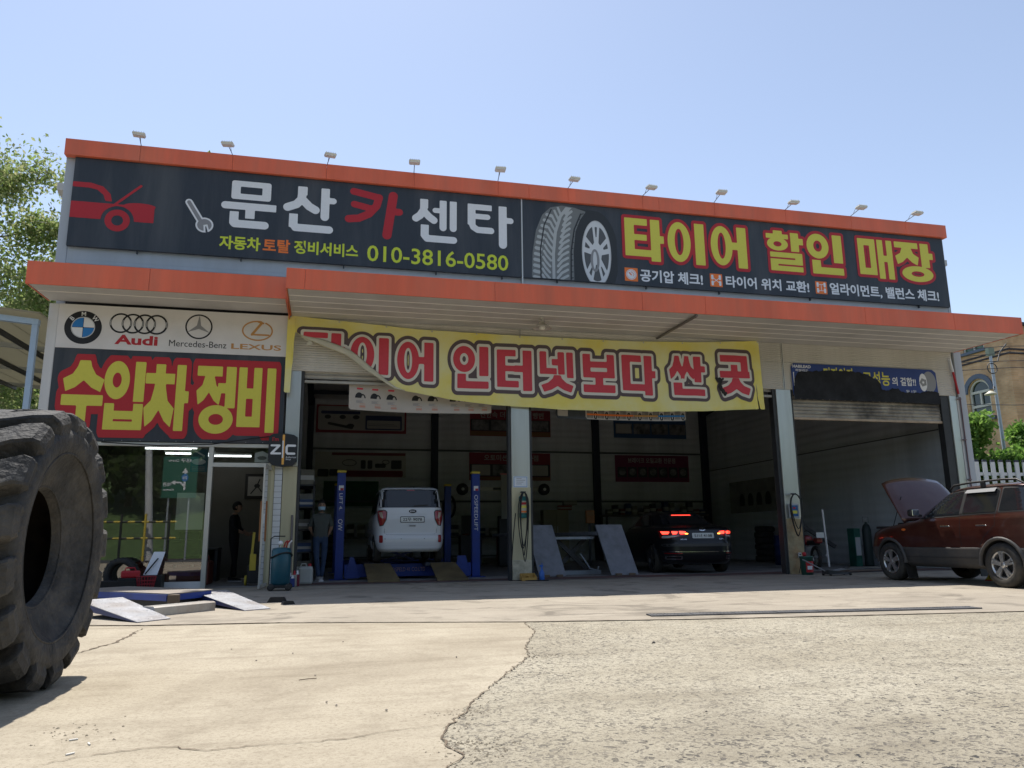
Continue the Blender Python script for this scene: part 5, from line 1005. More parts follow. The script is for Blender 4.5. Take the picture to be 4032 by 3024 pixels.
for i in range(5): carton(4.7+i*.5,12.45,1.002,.3,.3,rb.uniform(.15,.45),i+1,'parts box on the workbench under the red posters','boxes on the posters workbench')
cb=thing('steel_cabinet','beige steel cabinet with two doors behind the alignment lift','cabinet',(8.2,11.2,.004)); MB().box(-.48,-.2,0,.48,.2,1.88,b=.01).obj('case',mat('cabinet_beige',(.30,.28,.19),.6),cb)
for s in (-1,1): MB().box(s*.24-.225,-.215,.05,s*.24+.225,-.201,1.83,b=.004).obj('door',mat('cabinet_beige',(.30,.28,.19),.6),cb); MB().box(s*.05-.012,-.235,.8,s*.05+.012,-.216,1.3).obj('handle',M_g2,cb)
for z in (1.885,2.06): carton(8.8 if z>2 else 8.6,11.2,z,.5,.3,.17,4 if z>2 else 2,'flat parts box stacked on the beige steel cabinet','boxes on the cabinet')
ob=thing('orange_box','orange-brown wall box hanging on the rear column','box',(7.72,5.9,1.3)); MB().box(-.13,-.06,0,.13,.06,.38,b=.015).obj('case',mat('orange_box_paint',(.28,.11,.03),.6,var=.2),ob); MB().box(-.1,-.066,.22,.1,-.061,.34).obj('box_label',P9,ob); MB().box(-.03,.06,-1.29,.03,.1,.36).obj('stand',M_dark,ob)
cs=thing('computer_stand','dark cabinet with a monitor beside the aligner beam','cabinet',(4.75,9.5,.004)); MB().box(-.35,-.25,0,.35,.25,1.0,b=.01).obj('case',M_dark,cs); MB().box(-.3,-.1,1.05,.3,-.05,1.65,b=.01).obj('monitor',M_trim,cs); MB().box(-.05,-.1,1.0,.05,.05,1.06).obj('stand',M_trim,cs)
# shelf of clutter beside the first pillar
sh=thing('tall_shelf','tall steel shelf of clutter behind the first pillar','shelf',(-.45,2.6,.004))
for z in (.1,.6,1.1,1.6,2.1): MB().box(-.22,-.6,z,.22,.6,z+.03).obj('shelf_board',M_dark,sh)
for x in (-.22,.19):
    for y in (-.6,.57): MB().box(x,y,0,x+.03,y+.03,2.2).obj('upright',M_dark,sh)
k=0
for z in (.131,.631,1.131,1.631,2.131):
    for y in (2.15,2.5,2.85): carton(-.42,y,z+.004,.3,.28,rb.uniform(.15,.36),k,'parts box on the tall steel shelf behind the first pillar','boxes on the tall shelf'); k+=1
jc_=thing('jerry_can','white translucent plastic jerry can on the floor by the first pillar','jerry can',(-.33,.5,.004)); MB().box(-.15,-.12,0,.15,.12,.36,b=.05).obj('tank',mat('jerry_plastic',(.42,.43,.40),.45,var=.1),jc_); MB().lathe([(.0,.41),(.03,.41),(.03,.355)],c=(.08,0,0),n=12).obj('cap',M_rd,jc_); MB().tube([(-.1,0,.35),(-.08,0,.41),(.0,0,.41),(.02,0,.35)],.015,6).obj('handle',MATS['jerry_plastic'],jc_)
for i,(x,y,c,h) in enumerate(((-.60,-.16,(.03,.06,.25),.26),(-.52,-.22,(.35,.33,.3),.3),(-.47,-.08,(.22,.03,.05),.3),(-.66,-.3,(.35,.3,.05),.24),(-.55,-.36,(.03,.05,.2),.22))):
    t=thing('oil_bottle',['squat blue oil bottle at the foot of the first pillar','white oil bottle at the foot of the first pillar','red oil bottle at the foot of the first pillar','yellow oil bottle at the foot of the first pillar','slim navy oil bottle at the foot of the first pillar'][i],'bottle',(x,y,.004)); MB().box(-.045,-.035,0,.045,.035,h*.75,b=.012).obj('body',mat('bottle_%d'%i,c,.45),t); MB().lathe([(.03,h*.74),(.018,h*.86),(.018,h),(0,h)],n=10).obj('neck',M_w if i!=1 else M_rd,t)
# teal waste oil drainer on wheels
od=thing('oil_drainer','teal oil drainer tank on small wheels with gauge and black hose','oil drainer',(-.73,-1.3,.0)); M_teal=mat('drainer_teal',(.012,.085,.12),.35,var=.1,dirt=(.02,.02,.02),damt=.4)
MB().lathe([(0,.10),(.15,.10),(.172,.14),(.172,.70),(.15,.745),(.06,.76),(0,.76)],n=28).obj('tank',M_teal,od)
MB().box(-.19,-.16,.05,.19,.16,.10,b=.01).obj('trolley',M_trim,od)
for sx in (-1,1):
    for sy in (-1,1): MB().lathe([(.02,-.02),(.062,-.02),(.062,.02),(.02,.02)],c=(sx*.15,sy*.17,.062),axis='y',n=16).obj('wheel',M_tyre,od)
MB().lathe([(0,-.03),(.04,-.03),(.042,.0),(0,.0)],c=(-.02,-.06,.84),axis='y',n=16).obj('gauge',M_w,od); MB().tube([(-.02,-.05,.76),(-.02,-.05,.82)],.012,6).obj('gauge_stem',M_g2,od)
MB().tube([(-.2,.1,.1),(-.2,.1,.92),(-.14,.1,.96),(.05,.1,.96)],.012,6).obj('handle',M_trim,od)
MB().tube([(.19*math.cos(R(a)),.19*math.sin(R(a)),.62+.05*math.sin(R(a*1.5))) for a in range(0,400,20)],.014,6).obj('hose',M_trim,od)
for dx,c in ((.08,M_rd),(.12,M_w),(.04,M_rd)): MB().tube([(dx,-.02,.76),(dx+.02,-.05,.84),(dx+.06,-.06,.88)],.014,6).obj('valve',c,od)
tag(MB().tube([(-.60,-.08,.0),(-.62,-.03,1.38)],.022,8).obj('steel_pipe',mat('old_pipe',(.16,.14,.14),.5,.4,var=.3)),'grey steel pipe leaning against the first pillar','pipe')
# middle pillar: inflator, notice, hoses, bin, spray bottle
nf=thing('tyre_inflator','teal tyre inflator box with cream dial panel on the middle pillar','inflator',(4.13,-.035,1.3)); MB().box(-.085,-.075,.0,.085,.0,.46,b=.02).obj('case',mat('inflator_teal',(.02,.17,.17),.5),nf); MB().box(-.10,-.10,.10,.10,-.076,.36,b=.006).obj('panel',mat('inflator_cream',(.48,.46,.34),.5),nf)
MB().box(-.05,-.104,.28,.05,-.101,.33).obj('display',M_rd,nf); MB().box(-.07,-.104,.21,.07,-.101,.26).obj('buttons',M_y,nf); MB().box(-.08,-.104,.115,.08,-.101,.15).obj('label_strip',M_or,nf)
M_hose=mat('air_hose',(.012,.012,.013),.5)
def loops(cx,cy,top,n_,rng,lab,seed):
    r_=random.Random(seed); t=thing('air_hose',lab,'hose',(0,0,0)); MB().box(cx-.05,cy,top-.01,cx+.05,cy+.08,top+.02).obj('hook',M_dark,t)
    for k in range(n_):
        w=r_.uniform(*rng[0]); d=r_.uniform(*rng[1]); ox=r_.uniform(-.05,.05); P=[]
        for i in range(19):
            a=-math.pi/2+2*math.pi*i/18; P.append((cx+ox*(1-math.sin(a))*.5+w*math.cos(a)*(.7+.3*math.sin(a)),cy-.02-.012*k,top-d/2+d/2*math.sin(a)))
        MB().tube(P[:-1],.011,6,closed=True).obj('loop',M_hose,t)
    return t
hs=loops(4.13,-.13,1.84,4,((.09,.2),(.75,1.45)),'black air hose looped on a hook of the middle pillar',3)
MB().tube([(3.95,-.12,1.4),(3.9,-.1,.9),(3.86,-.1,.4),(3.82,-.1,.02),(4.1,-.25,.012),(4.6,-.3,.012)],.011,6).obj('tail',M_hose,hs)
nt_=thing('paper_notice','white paper notice taped to the middle pillar','notice',(0,0,0)); MB().box(3.935,-.02,1.95,4.25,-.0165,2.19).obj('sheet',mat('notice_paper',(.66,.7,.74),.6),nt_)
shape(nt_,'print',M_bl,S_sub(S_box(3.945,1.96,4.24,2.18),S_box(3.955,1.97,4.23,2.17)),(3.9,1.9,4.3,2.2),-.0215,.006); shape(nt_,'print',M_g1,S_u(*[S_box(4.0,2.02+.04*k,4.12+.04*(k%3),2.03+.04*k) for k in range(4)]),(3.9,1.9,4.3,2.2),-.022,.006)
pb_=thing('parts_bin','yellow stacking parts bin at the foot of the middle pillar','bin',(4.2,-.16,.004)); M_byel=mat('bin_yellow',(.42,.25,.06),.6,var=.15)
MB().box(-.16,-.1,0,.16,.1,.02).obj('floor',M_byel,pb_); MB().box(-.16,.08,.021,.16,.1,.15).obj('back',M_byel,pb_); MB().box(-.16,-.1,.021,.16,-.08,.07).obj('front',M_byel,pb_)
for s in (-1,1): MB().prism([(-.078,.021),(.079,.021),(.079,.15),(-.078,.08)],'x',s*.15-.01,s*.15+.01).obj('side',M_byel,pb_)
MB().box(-.01,-.078,.021,.01,.078,.1).obj('divider',M_byel,pb_)
sb=thing('spray_bottle','blue plastic spray bottle beside the yellow bin','bottle',(4.5,-.14,.004)); M_sb=mat('spray_blue',(.03,.12,.42),.35); MB().lathe([(0,0),(.055,0),(.06,.02),(.055,.16),(.03,.21),(.018,.24),(.018,.28),(0,.28)],n=16).obj('body',M_sb,sb); MB().box(-.05,-.012,.281,.03,.012,.315,b=.005).obj('nozzle',M_sb,sb); MB().box(.0,-.01,.316,.012,.01,.36).obj('plunger',M_sb,sb)
# third pillar: control box, hose, bucket, floor jack
ct=thing('control_box','grey control box with a blue dial panel on the third pillar','control box',(10.645,-.04,1.27)); MB().box(-.115,-.08,0,.115,.0,.33,b=.015).obj('case',mat('control_grey',(.45,.47,.48),.4),ct); MB().box(-.085,-.086,.04,.085,-.081,.29).obj('panel',mat('control_blue',(.03,.12,.30),.5),ct); MB().box(-.05,-.09,.21,.02,-.087,.25).obj('display',M_rd,ct); MB().box(-.06,-.09,.1,.06,-.087,.17).obj('buttons',M_y,ct)
loops(10.65,-.15,1.82,3,((.17,.21),(.8,1.0)),'black air hose coiled round the control box of the third pillar',6)
sk=thing('power_socket','small grey power socket low on the third pillar','socket',(10.72,-.03,.36)); MB().box(-.03,-.05,0,.03,.0,.12,b=.005).obj('box',M_g2,sk); MB().lathe([(0,-.056),(.018,-.056),(.018,-.051)],c=(0,0,.08),axis='y',n=12).obj('outlet',M_k,sk); MB().tube([(0,-.04,0),(-.03,-.06,-.2),(-.08,-.06,-.34)],.008,5).obj('cord',M_hose,sk)
bk=thing('oil_bucket','green and red oil bucket standing at the third pillar','bucket',(10.62,-.44,.0)); M_bg=mat('bucket_green',(.03,.10,.08),.4); MB().lathe([(0,.0),(.125,.0),(.145,.38),(.155,.385),(.155,.41),(0,.41)],n=28).obj('pail',M_bg,bk)
o=MB()
for k in range(8):
    a0,a1=R(-130+k*12),R(-130+(k+1)*12); o.add([(.134*math.cos(a0),.134*math.sin(a0),.06),(.134*math.cos(a1),.134*math.sin(a1),.06),(.1465*math.cos(a1),.1465*math.sin(a1),.30),(.1465*math.cos(a0),.1465*math.sin(a0),.30)],[(0,1,2,3)])
o.obj('red_label',M_rd,bk); o=MB()
for k in range(4):
    a0,a1=R(-118+k*12),R(-118+(k+1)*12); o.add([(.140*math.cos(a0),.140*math.sin(a0),.12),(.140*math.cos(a1),.140*math.sin(a1),.12),(.147*math.cos(a1),.147*math.sin(a1),.2),(.147*math.cos(a0),.147*math.sin(a0),.2)],[(0,1,2,3)])
o.obj('label_mark',M_w,bk)
MB().lathe([(0,.411),(.04,.411),(.045,.48),(.02,.5),(0,.5)],c=(-.04,0,0),n=12).obj('funnel',M_rd,bk)
fj=thing('floor_jack','low dark trolley jack on the floor by the end bay','jack',(11.0,-.95,.0)); MB().hexa([(-.28,-.12,.03),(.3,-.1,.02),(.3,.1,.02),(-.28,.12,.03),(-.28,-.12,.12),(.3,-.08,.07),(.3,.08,.07),(-.28,.12,.12)]).obj('chassis',M_dark,fj); MB().bar((-.1,0,.1),(.22,0,.14),.06,.04).obj('lift_arm',M_g1,fj); MB().lathe([(0,.15),(.05,.15),(.05,.17),(0,.17)],c=(.22,0,0),n=12).obj('saddle',M_dark,fj); MB().tube([(-.28,0,.1),(-.75,.1,.35)],.014,6).obj('handle',M_g1,fj)
for sx,sy in ((-.24,-.13),(-.24,.13),(.27,-.11),(.27,.11)): MB().lathe([(0,-.015),(.03,-.015),(.03,.015),(0,.015)],c=(sx,sy,.03),axis='y',n=12).obj('wheel',M_trim,fj)
# motorcycle in the end bay
mc=thing('red_motorcycle','small red motorcycle parked tail out in the end bay','motorcycle',(12.5,1.9,.004),R(78)); M_mr=mat('moto_red',(.22,.015,.02),.3,coat=.5)
for x in (0,1.25):
    w=bpy.data.objects.new('wheel',None); link(w); w.parent=mc; w.location=(x,0,.3); MB().tube([(.25*math.cos(2*math.pi*k/28),0,.25*math.sin(2*math.pi*k/28)) for k in range(28)],.05,8,closed=True).obj('tyre',M_tyre,w); MB().tube([(.19*math.cos(2*math.pi*k/28),0,.19*math.sin(2*math.pi*k/28)) for k in range(28)],.014,6,closed=True).obj('rim',M_rim,w); MB().lathe([(0,-.05),(.04,-.05),(.04,.05),(0,.05)],axis='y',n=12).obj('hub',M_g1,w)
    for k in range(8): MB().bar((0,0,0),(.185*math.cos(R(45*k)),0,.185*math.sin(R(45*k))),.006,.006).obj('spoke',M_rim,w)
MB().box(-.15,-.09,.62,.35,.09,.74,b=.04).obj('seat',M_trim,mc); MB().box(-.32,-.08,.66,-.05,.08,.80,b=.04).obj('tail_cowl',M_mr,mc); MB().box(.35,-.12,.62,.8,.12,.86,b=.08).obj('fuel_tank',M_mr,mc); MB().box(.3,-.12,.28,.75,.12,.6,b=.05).obj('engine',M_g1,mc)
MB().tube([(1.25,.0,.3),(1.05,0,.85),(1.0,0,.98)],.03,8).obj('fork',M_g2,mc); MB().tube([(.95,-.35,1.0),(1.0,-.1,.98),(1.0,.1,.98),(.95,.35,1.0)],.014,6).obj('handlebar',M_trim,mc); MB().tube([(.0,.0,.3),(.4,0,.4),(.8,0,.75)],.025,6).obj('frame',M_trim,mc); MB().tube([(.4,-.15,.25),(-.1,-.17,.32),(-.3,-.17,.36)],.04,8).obj('exhaust',M_g2,mc); MB().lathe([(.0,.08),(.08,.06),(.09,0),(.06,-.06),(0,-.06)],c=(1.12,0,.9),axis='x',n=14).obj('headlamp',M_g2,mc); MB().box(-.42,-.12,.80,-.405,.12,.94).obj('number_plate',M_pl,mc)
tag(MB().tube([(12.15,.9,.1),(12.13,.95,1.5)],.025,8).obj('white_pole',mat('pole_white',(.6,.6,.6),.5)),'white pole standing upright in front of the motorcycle','pole')
gc=thing('gas_cylinder','dark gas cylinder with valve against the end wall','gas cylinder',(14.95,3.0,.004)); MB().lathe([(0,0),(.115,0),(.12,.05),(.12,1.0),(.09,1.12),(.035,1.18),(.03,1.22),(0,1.22)],n=20).obj('body',mat('cylinder_dark',(.02,.035,.035),.5),gc); MB().lathe([(0,1.22),(.02,1.22),(.02,1.32),(0,1.32)],n=10).obj('valve',M_g2,gc); MB().tube([(-.09,0,1.2),(-.09,0,1.36),(.09,0,1.36),(.09,0,1.2)],.012,6).obj('guard',M_g1,gc)
gb=thing('green_tool_stand','narrow green tool stand beside the gas cylinder','tool stand',(14.6,3.1,.004)); MB().box(-.1,-.15,0,.1,.15,1.05,b=.01).obj('body',mat('tool_green',(.02,.11,.08),.6,var=.3),gb); MB().box(-.08,-.156,.3,.08,-.151,.8).obj('panel',M_g2,gb)
tc_=thing('trolley_arm','black engine hoist with slanting arm in the end bay','hoist',(12.9,3.2,.004)); MB().box(-.14,-.1,0,.14,.1,1.9,b=.02).obj('mast',M_dark,tc_); MB().bar((0,-.05,1.2),(1.0,-.2,.55),.08,.1).obj('arm',M_dark,tc_); MB().box(-.3,-.35,0,.3,.35,.08,b=.02).obj('base',M_dark,tc_)
# clutter in the end bay and along the walls
def drum(x,y,r,h,c,lab):
    t=thing('oil_drum',lab,'drum',(x,y,.006)); MB().lathe([(0,0),(r,0),(r,h*.32),(r+.012,h*.335),(r,h*.35),(r,h*.66),(r+.012,h*.675),(r,h*.69),(r,h),(r-.02,h),(r-.02,h-.02),(0,h-.02)],n=24).obj('shell',mat('drum_'+lab.split()[0],c,.5,.2,var=.25,vscale=6),t); MB().lathe([(0,h-.018),(.03,h-.018),(.03,h),(0,h)],c=(r*.5,0,0),n=10).obj('bung',M_g1,t)
drum(13.7,5.2,.29,.88,(.03,.05,.16),'blue oil drum against the end wall'); drum(14.5,5.6,.29,.88,(.16,.03,.03),'red oil drum against the end wall'); drum(4.0,10.6,.29,.88,(.05,.12,.07),'green oil drum before the workbench')
def tstack(x,y,n_,lab):
    for k in range(n_):
        t=thing('stacked_tyre',lab,'tyre',(x+rb.uniform(-.03,.03),y+rb.uniform(-.03,.03),.11+.2*k),rb.uniform(0,6),lab); MB().lathe([(.2,-.06),(.21,-.09),(.29,-.1),(.325,-.07),(.33,0),(.325,.07),(.29,.1),(.21,.09),(.2,.06)],n=28,caps=False).obj('carcass',M_tyre,t); MB().lathe([(.2,-.06),(.28,-.05),(.3,0),(.28,.05),(.2,.06)],n=20,caps=False).obj('liner',M_trim,t)
tstack(12.6,10.8,5,'black tyre in the stack before the storage shelf'); tstack(13.4,10.6,4,'black tyre in the lower stack before the storage shelf'); tstack(.3,10.8,5,'black tyre in the stack behind the lift'); tstack(14.9,8.2,6,'black tyre in the stack by the end wall')
tcz=thing('tool_chest','red tool chest on castors behind the alignment lift','tool chest',(6.0,9.3,.006)); MB().box(-.35,-.22,.12,.35,.22,.98,b=.012).obj('case',mat('chest_red',(.20,.02,.025),.4),tcz)
for k in range(5): d=MB().box(-.33,-.232,.16+.16*k,.33,-.221,.30+.16*k).obj('drawer',MATS['chest_red'],tcz); MB().box(-.2,-.245,.27+.16*k,.2,-.233,.285+.16*k).obj('pull',M_g2,d)
for sx in (-1,1):
    for sy in (-1,1): MB().lathe([(0,-.015),(.05,-.015),(.05,.015),(0,.015)],c=(sx*.28,sy*.16,.06),axis='y',n=12).obj('castor',M_trim,tcz); MB().box(sx*.28-.012,sy*.16-.02,.06,sx*.28+.012,sy*.16+.02,.12).obj('castor_fork',M_g1,tcz)
for i,(x,y,a,L) in enumerate(((12.4,.5,.35,1.6),(12.9,.2,.2,1.9),(13.3,.75,-.1,1.4))):
    t=thing('loose_plank',['short rusty steel strip on the floor of the end bay','long rusty steel strip on the floor of the end bay','grey wooden board on the floor of the end bay'][i],'plank',(x,y,.006+.03*i),a); MB().box(-L/2,-.09,0,L/2,.09,.025).obj('board',mat('plank_%d'%i,((.10,.07,.05),(.12,.09,.07),(.16,.15,.13))[i],.8,var=.3),t)
wt=thing('wall_cloth','white notice sheet with tyre pictures on the end wall','notice',(0,0,0)); MB().box(15.588,8.4,1.75,15.596,11.6,2.95).obj('sheet',mat('grimy_sheet',(.26,.26,.25),.8,var=.25,vscale=3),wt)
for k in range(4): o=MB(); fill(o,S_and(S_ell(8.9+.6*k,2.15,.2,.32),S_box(0,2.0,99,9)),(8.6+.6*k,1.9,9.2+.6*k,2.6),.05,lambda u,v:(15.585,u,v)); o.obj('printed_tyre',P7,wt)
hr=thing('hose_reel','coiled black cable hanging on the back wall beside the rear post','cable',(4.6,13.2,2.1)); 
for k in range(3): MB().tube([(.22*math.cos(2*math.pi*i/20)+.02*k,-.03*k,.42*math.sin(2*math.pi*i/20)) for i in range(20)],.022,6,closed=True).obj('coil',M_hose,hr)
MB().box(-.03,-.08,.4,.03,.0,.46).obj('hook',M_g1,hr)
# tools under the SUV
for i,(x,y) in enumerate(((12.2,-3.9),(12.55,-4.1))):
    ch=thing('wheel_chock',['yellow wheel chock with red end under the red SUV','plain yellow wheel chock under the red SUV'][i],'wheel chock',(x,y,.0)); MB().prism([(-.12,.0),(.12,.0),(.12,.14),(.02,.14)],'y',-.08,.08).obj('wedge',M_cap,ch); MB().box(-.1 if i==0 else .121,-.075,.0 if i else .0,-.119 if i==0 else .135,.075,.02 if i==0 else .1).obj('end',M_rd if i==0 else M_cap,ch)
# ================================================================ OFFICE AND ITS DOORSTEP
dr=thing('glass_door','open glass office door with wooden handles','door',(-1.06,-.04,.02),R(-94))
MB().quad((.01,0,.06),(.885,0,.06),(.885,0,2.24),(.01,0,2.24)).obj('pane',M_glass,dr); MB().box(.005,-.02,.0,.905,.02,.06,b=.004).obj('bottom_rail',M_alu,dr); MB().box(.005,-.02,2.24,.905,.02,2.3,b=.004).obj('top_rail',M_alu,dr); MB().box(.885,-.015,.06,.905,.015,2.24).obj('stile',M_alu,dr)
for s in (-1,1): MB().box(.74,s*.05-.016,.85,.78,s*.05+.016,1.6,b=.008).obj('wood_handle',mat('door_wood',(.32,.13,.04),.5,var=.2),dr)
MB().box(.75,-.03,1.18,.8,.03,1.36).obj('lock',M_w,dr)
wp=thing('window_paper','large pale paper sheet stuck inside the office window','paper',(0,0,0)); MB().box(-2.80,.045,1.11,-2.30,.048,1.82).obj('sheet',mat('pale_paper',(.62,.64,.55),.7,var=.05),wp)
ps=thing('window_poster','blue and black product poster stuck inside the office window','poster',(0,0,0)); MB().box(-2.60,.045,2.23,-2.28,.048,2.68).obj('sheet',mat('poster_teal',(.03,.10,.14),.5),ps); shape(ps,'print',M_g2,S_u(S_ell(-2.45,2.43,.13,.06),S_line([(-2.56,2.66),(-2.36,2.55)],.03)),(-2.6,2.23,-2.28,2.68),.042,.01); shape(ps,'print',M_g1,S_u(*[S_box(-2.57,2.26+.03*k,-2.33,2.272+.03*k) for k in range(3)]),(-2.6,2.23,-2.28,2.68),.041,.008)
ws=thing('small_window_sign','small white house-shaped sign behind the glass over the office door','sign',(0,0,0)); MB().prism([(-1.40,2.43),(-1.13,2.43),(-1.13,2.60),(-1.26,2.66),(-1.40,2.62)],'y',.045,.05).obj('plate',M_w,ws); shape(ws,'print',M_g1,S_ell(-1.26,2.52,.09,.04),(-1.4,2.42,-1.1,2.66),.042,.01)
M_tube=mat('fluorescent_tube',(.9,.9,.9),.4,emit=(.93,.97,1.0),estr=2.2)
for i,(x,y) in enumerate(((-3.33,2.0),(-3.1,3.0),(-2.3,3.4))):
    t=thing('ceiling_light','lit white fluorescent ceiling light in the office','light',(x,y,2.975),0,'office ceiling lights'); MB().box(-.55,-.1,-.05,.55,.1,.0,b=.008).obj('housing',M_w,t); MB().tube([(-.53,0,-.075),(.53,0,-.075)],.02,8).obj('tube',M_tube,t)
dk=thing('office_desk','dark office desk with a low screen behind the window','desk',(-3.0,3.0,.004)); MB().box(-.7,-.35,.70,.7,.35,.74,b=.01).obj('top',M_bt,dk); MB().box(-.68,.3,.0,.68,.33,.699).obj('modesty_panel',M_dark,dk)
for s in (-1,1): MB().box(s*.66-.03,-.33,0,s*.66+.03,.29,.699).obj('side',M_dark,dk)
MB().box(-.2,-.02,.79,.25,.02,1.1,b=.01).obj('screen',M_trim,dk); MB().box(-.05,-.05,.741,.08,.05,.79).obj('screen_foot',M_trim,dk)
so=thing('red_brown_sofa','low red-brown sofa inside the office window','sofa',(-3.05,1.4,.004)); M_sof=mat('sofa_leather',(.16,.035,.025),.5,var=.15); MB().box(-.7,-.3,.08,.7,.3,.36,b=.05).obj('seat',M_sof,so); MB().box(-.7,.3,.08,.7,.45,.6,b=.05).obj('backrest',M_sof,so)
for s in (-1,1): MB().box(s*.7-.08,-.3,.0,s*.7+.08,.44,.48,b=.04).obj('armrest',M_sof,so)
for i,(x,z) in enumerate(((-2.95,.62),(-2.62,.62))):
    c=thing('office_chair','black padded chair back showing inside the office window','chair',(x,1.05,.004),0,'chairs in the office'); MB().box(-.17,-.02,.55,.17,.05,.92,b=.04).obj('backrest',M_trim,c); MB().box(-.17,.05,.42,.17,.4,.5,b=.03).obj('seat',M_trim,c); MB().tube([(0,.2,.02),(0,.2,.42)],.03,8).obj('stem',M_g1,c); MB().lathe([(0,.0),(.2,.0),(.18,.03),(0,.04)],c=(0,.2,0),n=12).obj('foot',M_trim,c)
pf=thing('framed_picture','dark framed ink picture on the office back wall','picture',(0,0,0)); MB().box(-1.95,4.15,1.92,-1.42,4.195,2.54,b=.01).obj('frame',M_trim,pf); MB().box(-1.88,4.142,1.99,-1.49,4.149,2.47).obj('picture_sheet',P1,pf); shape(pf,'ink_drawing',P7,S_u(S_line([(-1.8,2.05),(-1.68,2.2),(-1.6,2.4)],.03),S_ell(-1.66,2.24,.07,.05),S_line([(-1.66,2.24),(-1.55,2.1)],.025)),(-1.9,1.98,-1.48,2.48),4.139,.012)
hc=thing('yellow_hand_cart','yellow and black hand cart standing inside the office door','hand cart',(-1.32,.55,.004)); MB().bar((-.1,0,.1),(-.06,.1,1.05),.05,.03).obj('side_rail',M_cap,hc); MB().bar((.12,0,.1),(.14,.1,1.05),.05,.03).obj('side_rail',M_cap,hc); MB().box(-.14,-.12,.05,.16,.02,.4,b=.02).obj('box',M_trim,hc); MB().box(-.1,-.13,.3,.02,-.121,.62).obj('yellow_panel',M_cap,hc)
for s in (-1,1): MB().lathe([(.03,-.02),(.1,-.02),(.1,.02),(.03,.02)],c=(s*.17,.02,.1),axis='x',n=16).obj('wheel',M_cap,hc)
# clutter under the window
ut=thing('used_tyre','worn car tyre standing against the office window','tyre',(-3.62,-.22,.30),R(82)); prt=[(.19,-.06),(.2,-.09),(.27,-.1),(.295,-.07),(.3,0),(.295,.07),(.27,.1),(.2,.09),(.19,.06),(.22,.05),(.26,.0),(.22,-.05),(.19,-.06)]; MB().lathe(prt,axis='x',n=32,caps=False).obj('carcass',M_tyre,ut)
for k in range(24): MB().bar((-.07,.3*math.cos(R(15*k)),.3*math.sin(R(15*k))),(.07,.3*math.cos(R(15*k+5)),.3*math.sin(R(15*k+5))),.03,.012,up=(0,math.cos(R(15*k)),math.sin(R(15*k)))).obj('tread_block',M_tyre,ut)
ut.rotation_euler=(R(-8),0,R(82))
tr=thing('rubber_tray','long black rubber tray on the ground under the window','tray',(-3.65,-.62,.0),R(-4)); MB().box(-.4,-.14,0,.4,.14,.03).obj('floor',M_trim,tr); MB().hexa([(-.4,-.16,.0),(.4,-.16,.0),(.4,-.14,.0),(-.4,-.14,.0),(-.43,-.2,.2),(.43,-.2,.2),(.43,-.18,.2),(-.43,-.18,.2)]).obj('side',M_trim,tr); MB().hexa([(-.4,.14,.0),(.4,.14,.0),(.4,.16,.0),(-.4,.16,.0),(-.43,.18,.2),(.43,.18,.2),(.43,.2,.2),(-.43,.2,.2)]).obj('side',M_trim,tr)
rc=thing('red_fuel_can','flat red plastic fuel can lying by the window','fuel can',(-3.42,-.4,.31),R(10)); MB().box(-.16,-.09,-.07,.16,.09,.06,b=.03).obj('tank',M_rd,rc); MB().tube([(-.1,0,.06),(-.08,0,.11),(.06,0,.11),(.08,0,.06)],.014,6).obj('handle',M_rd,rc); MB().box(-.2,-.12,-.31,.2,.12,-.071,b=.01).obj('crate',M_trim,rc)
rk=thing('red_mesh_basket','red plastic mesh basket standing on the ground by the window','basket',(-3.13,-.5,.0)); M_rm=mat('basket_red',(.3,.02,.03),.5)
for k in range(20):
    a=2*math.pi*k/20; MB().bar((.12*math.cos(a),.1*math.sin(a),.0),(.17*math.cos(a),.14*math.sin(a),.27),.014,.006).obj('rib',M_rm,rk)
for z in (.01,.07,.13,.19,.265): MB().tube([((.12+.05*z/.27)*math.cos(2*math.pi*k/20),(.1+.04*z/.27)*math.sin(2*math.pi*k/20),z) for k in range(20)],.007,5,closed=True).obj('hoop',M_rm,rk)
wpn=thing('sheet_metal_offcut','white sheet metal offcut leaning against the window','sheet metal',(-3.1,-.14,.28),0); MB().hexa([(-.14,-.1,0),(.1,-.1,0),(.1,-.09,0),(-.14,-.09,0),(-.02,.1,.42),(.18,.1,.42),(.18,.11,.42),(-.02,.11,.42)]).obj('sheet',M_w,wpn); MB().bar((-.1,-.14,.02),(.08,0,.3),.02,.02).obj('rod',M_trim,wpn); MB().box(-.16,-.2,-.28,.2,.1,-.004).obj('support_box',M_trim,wpn)
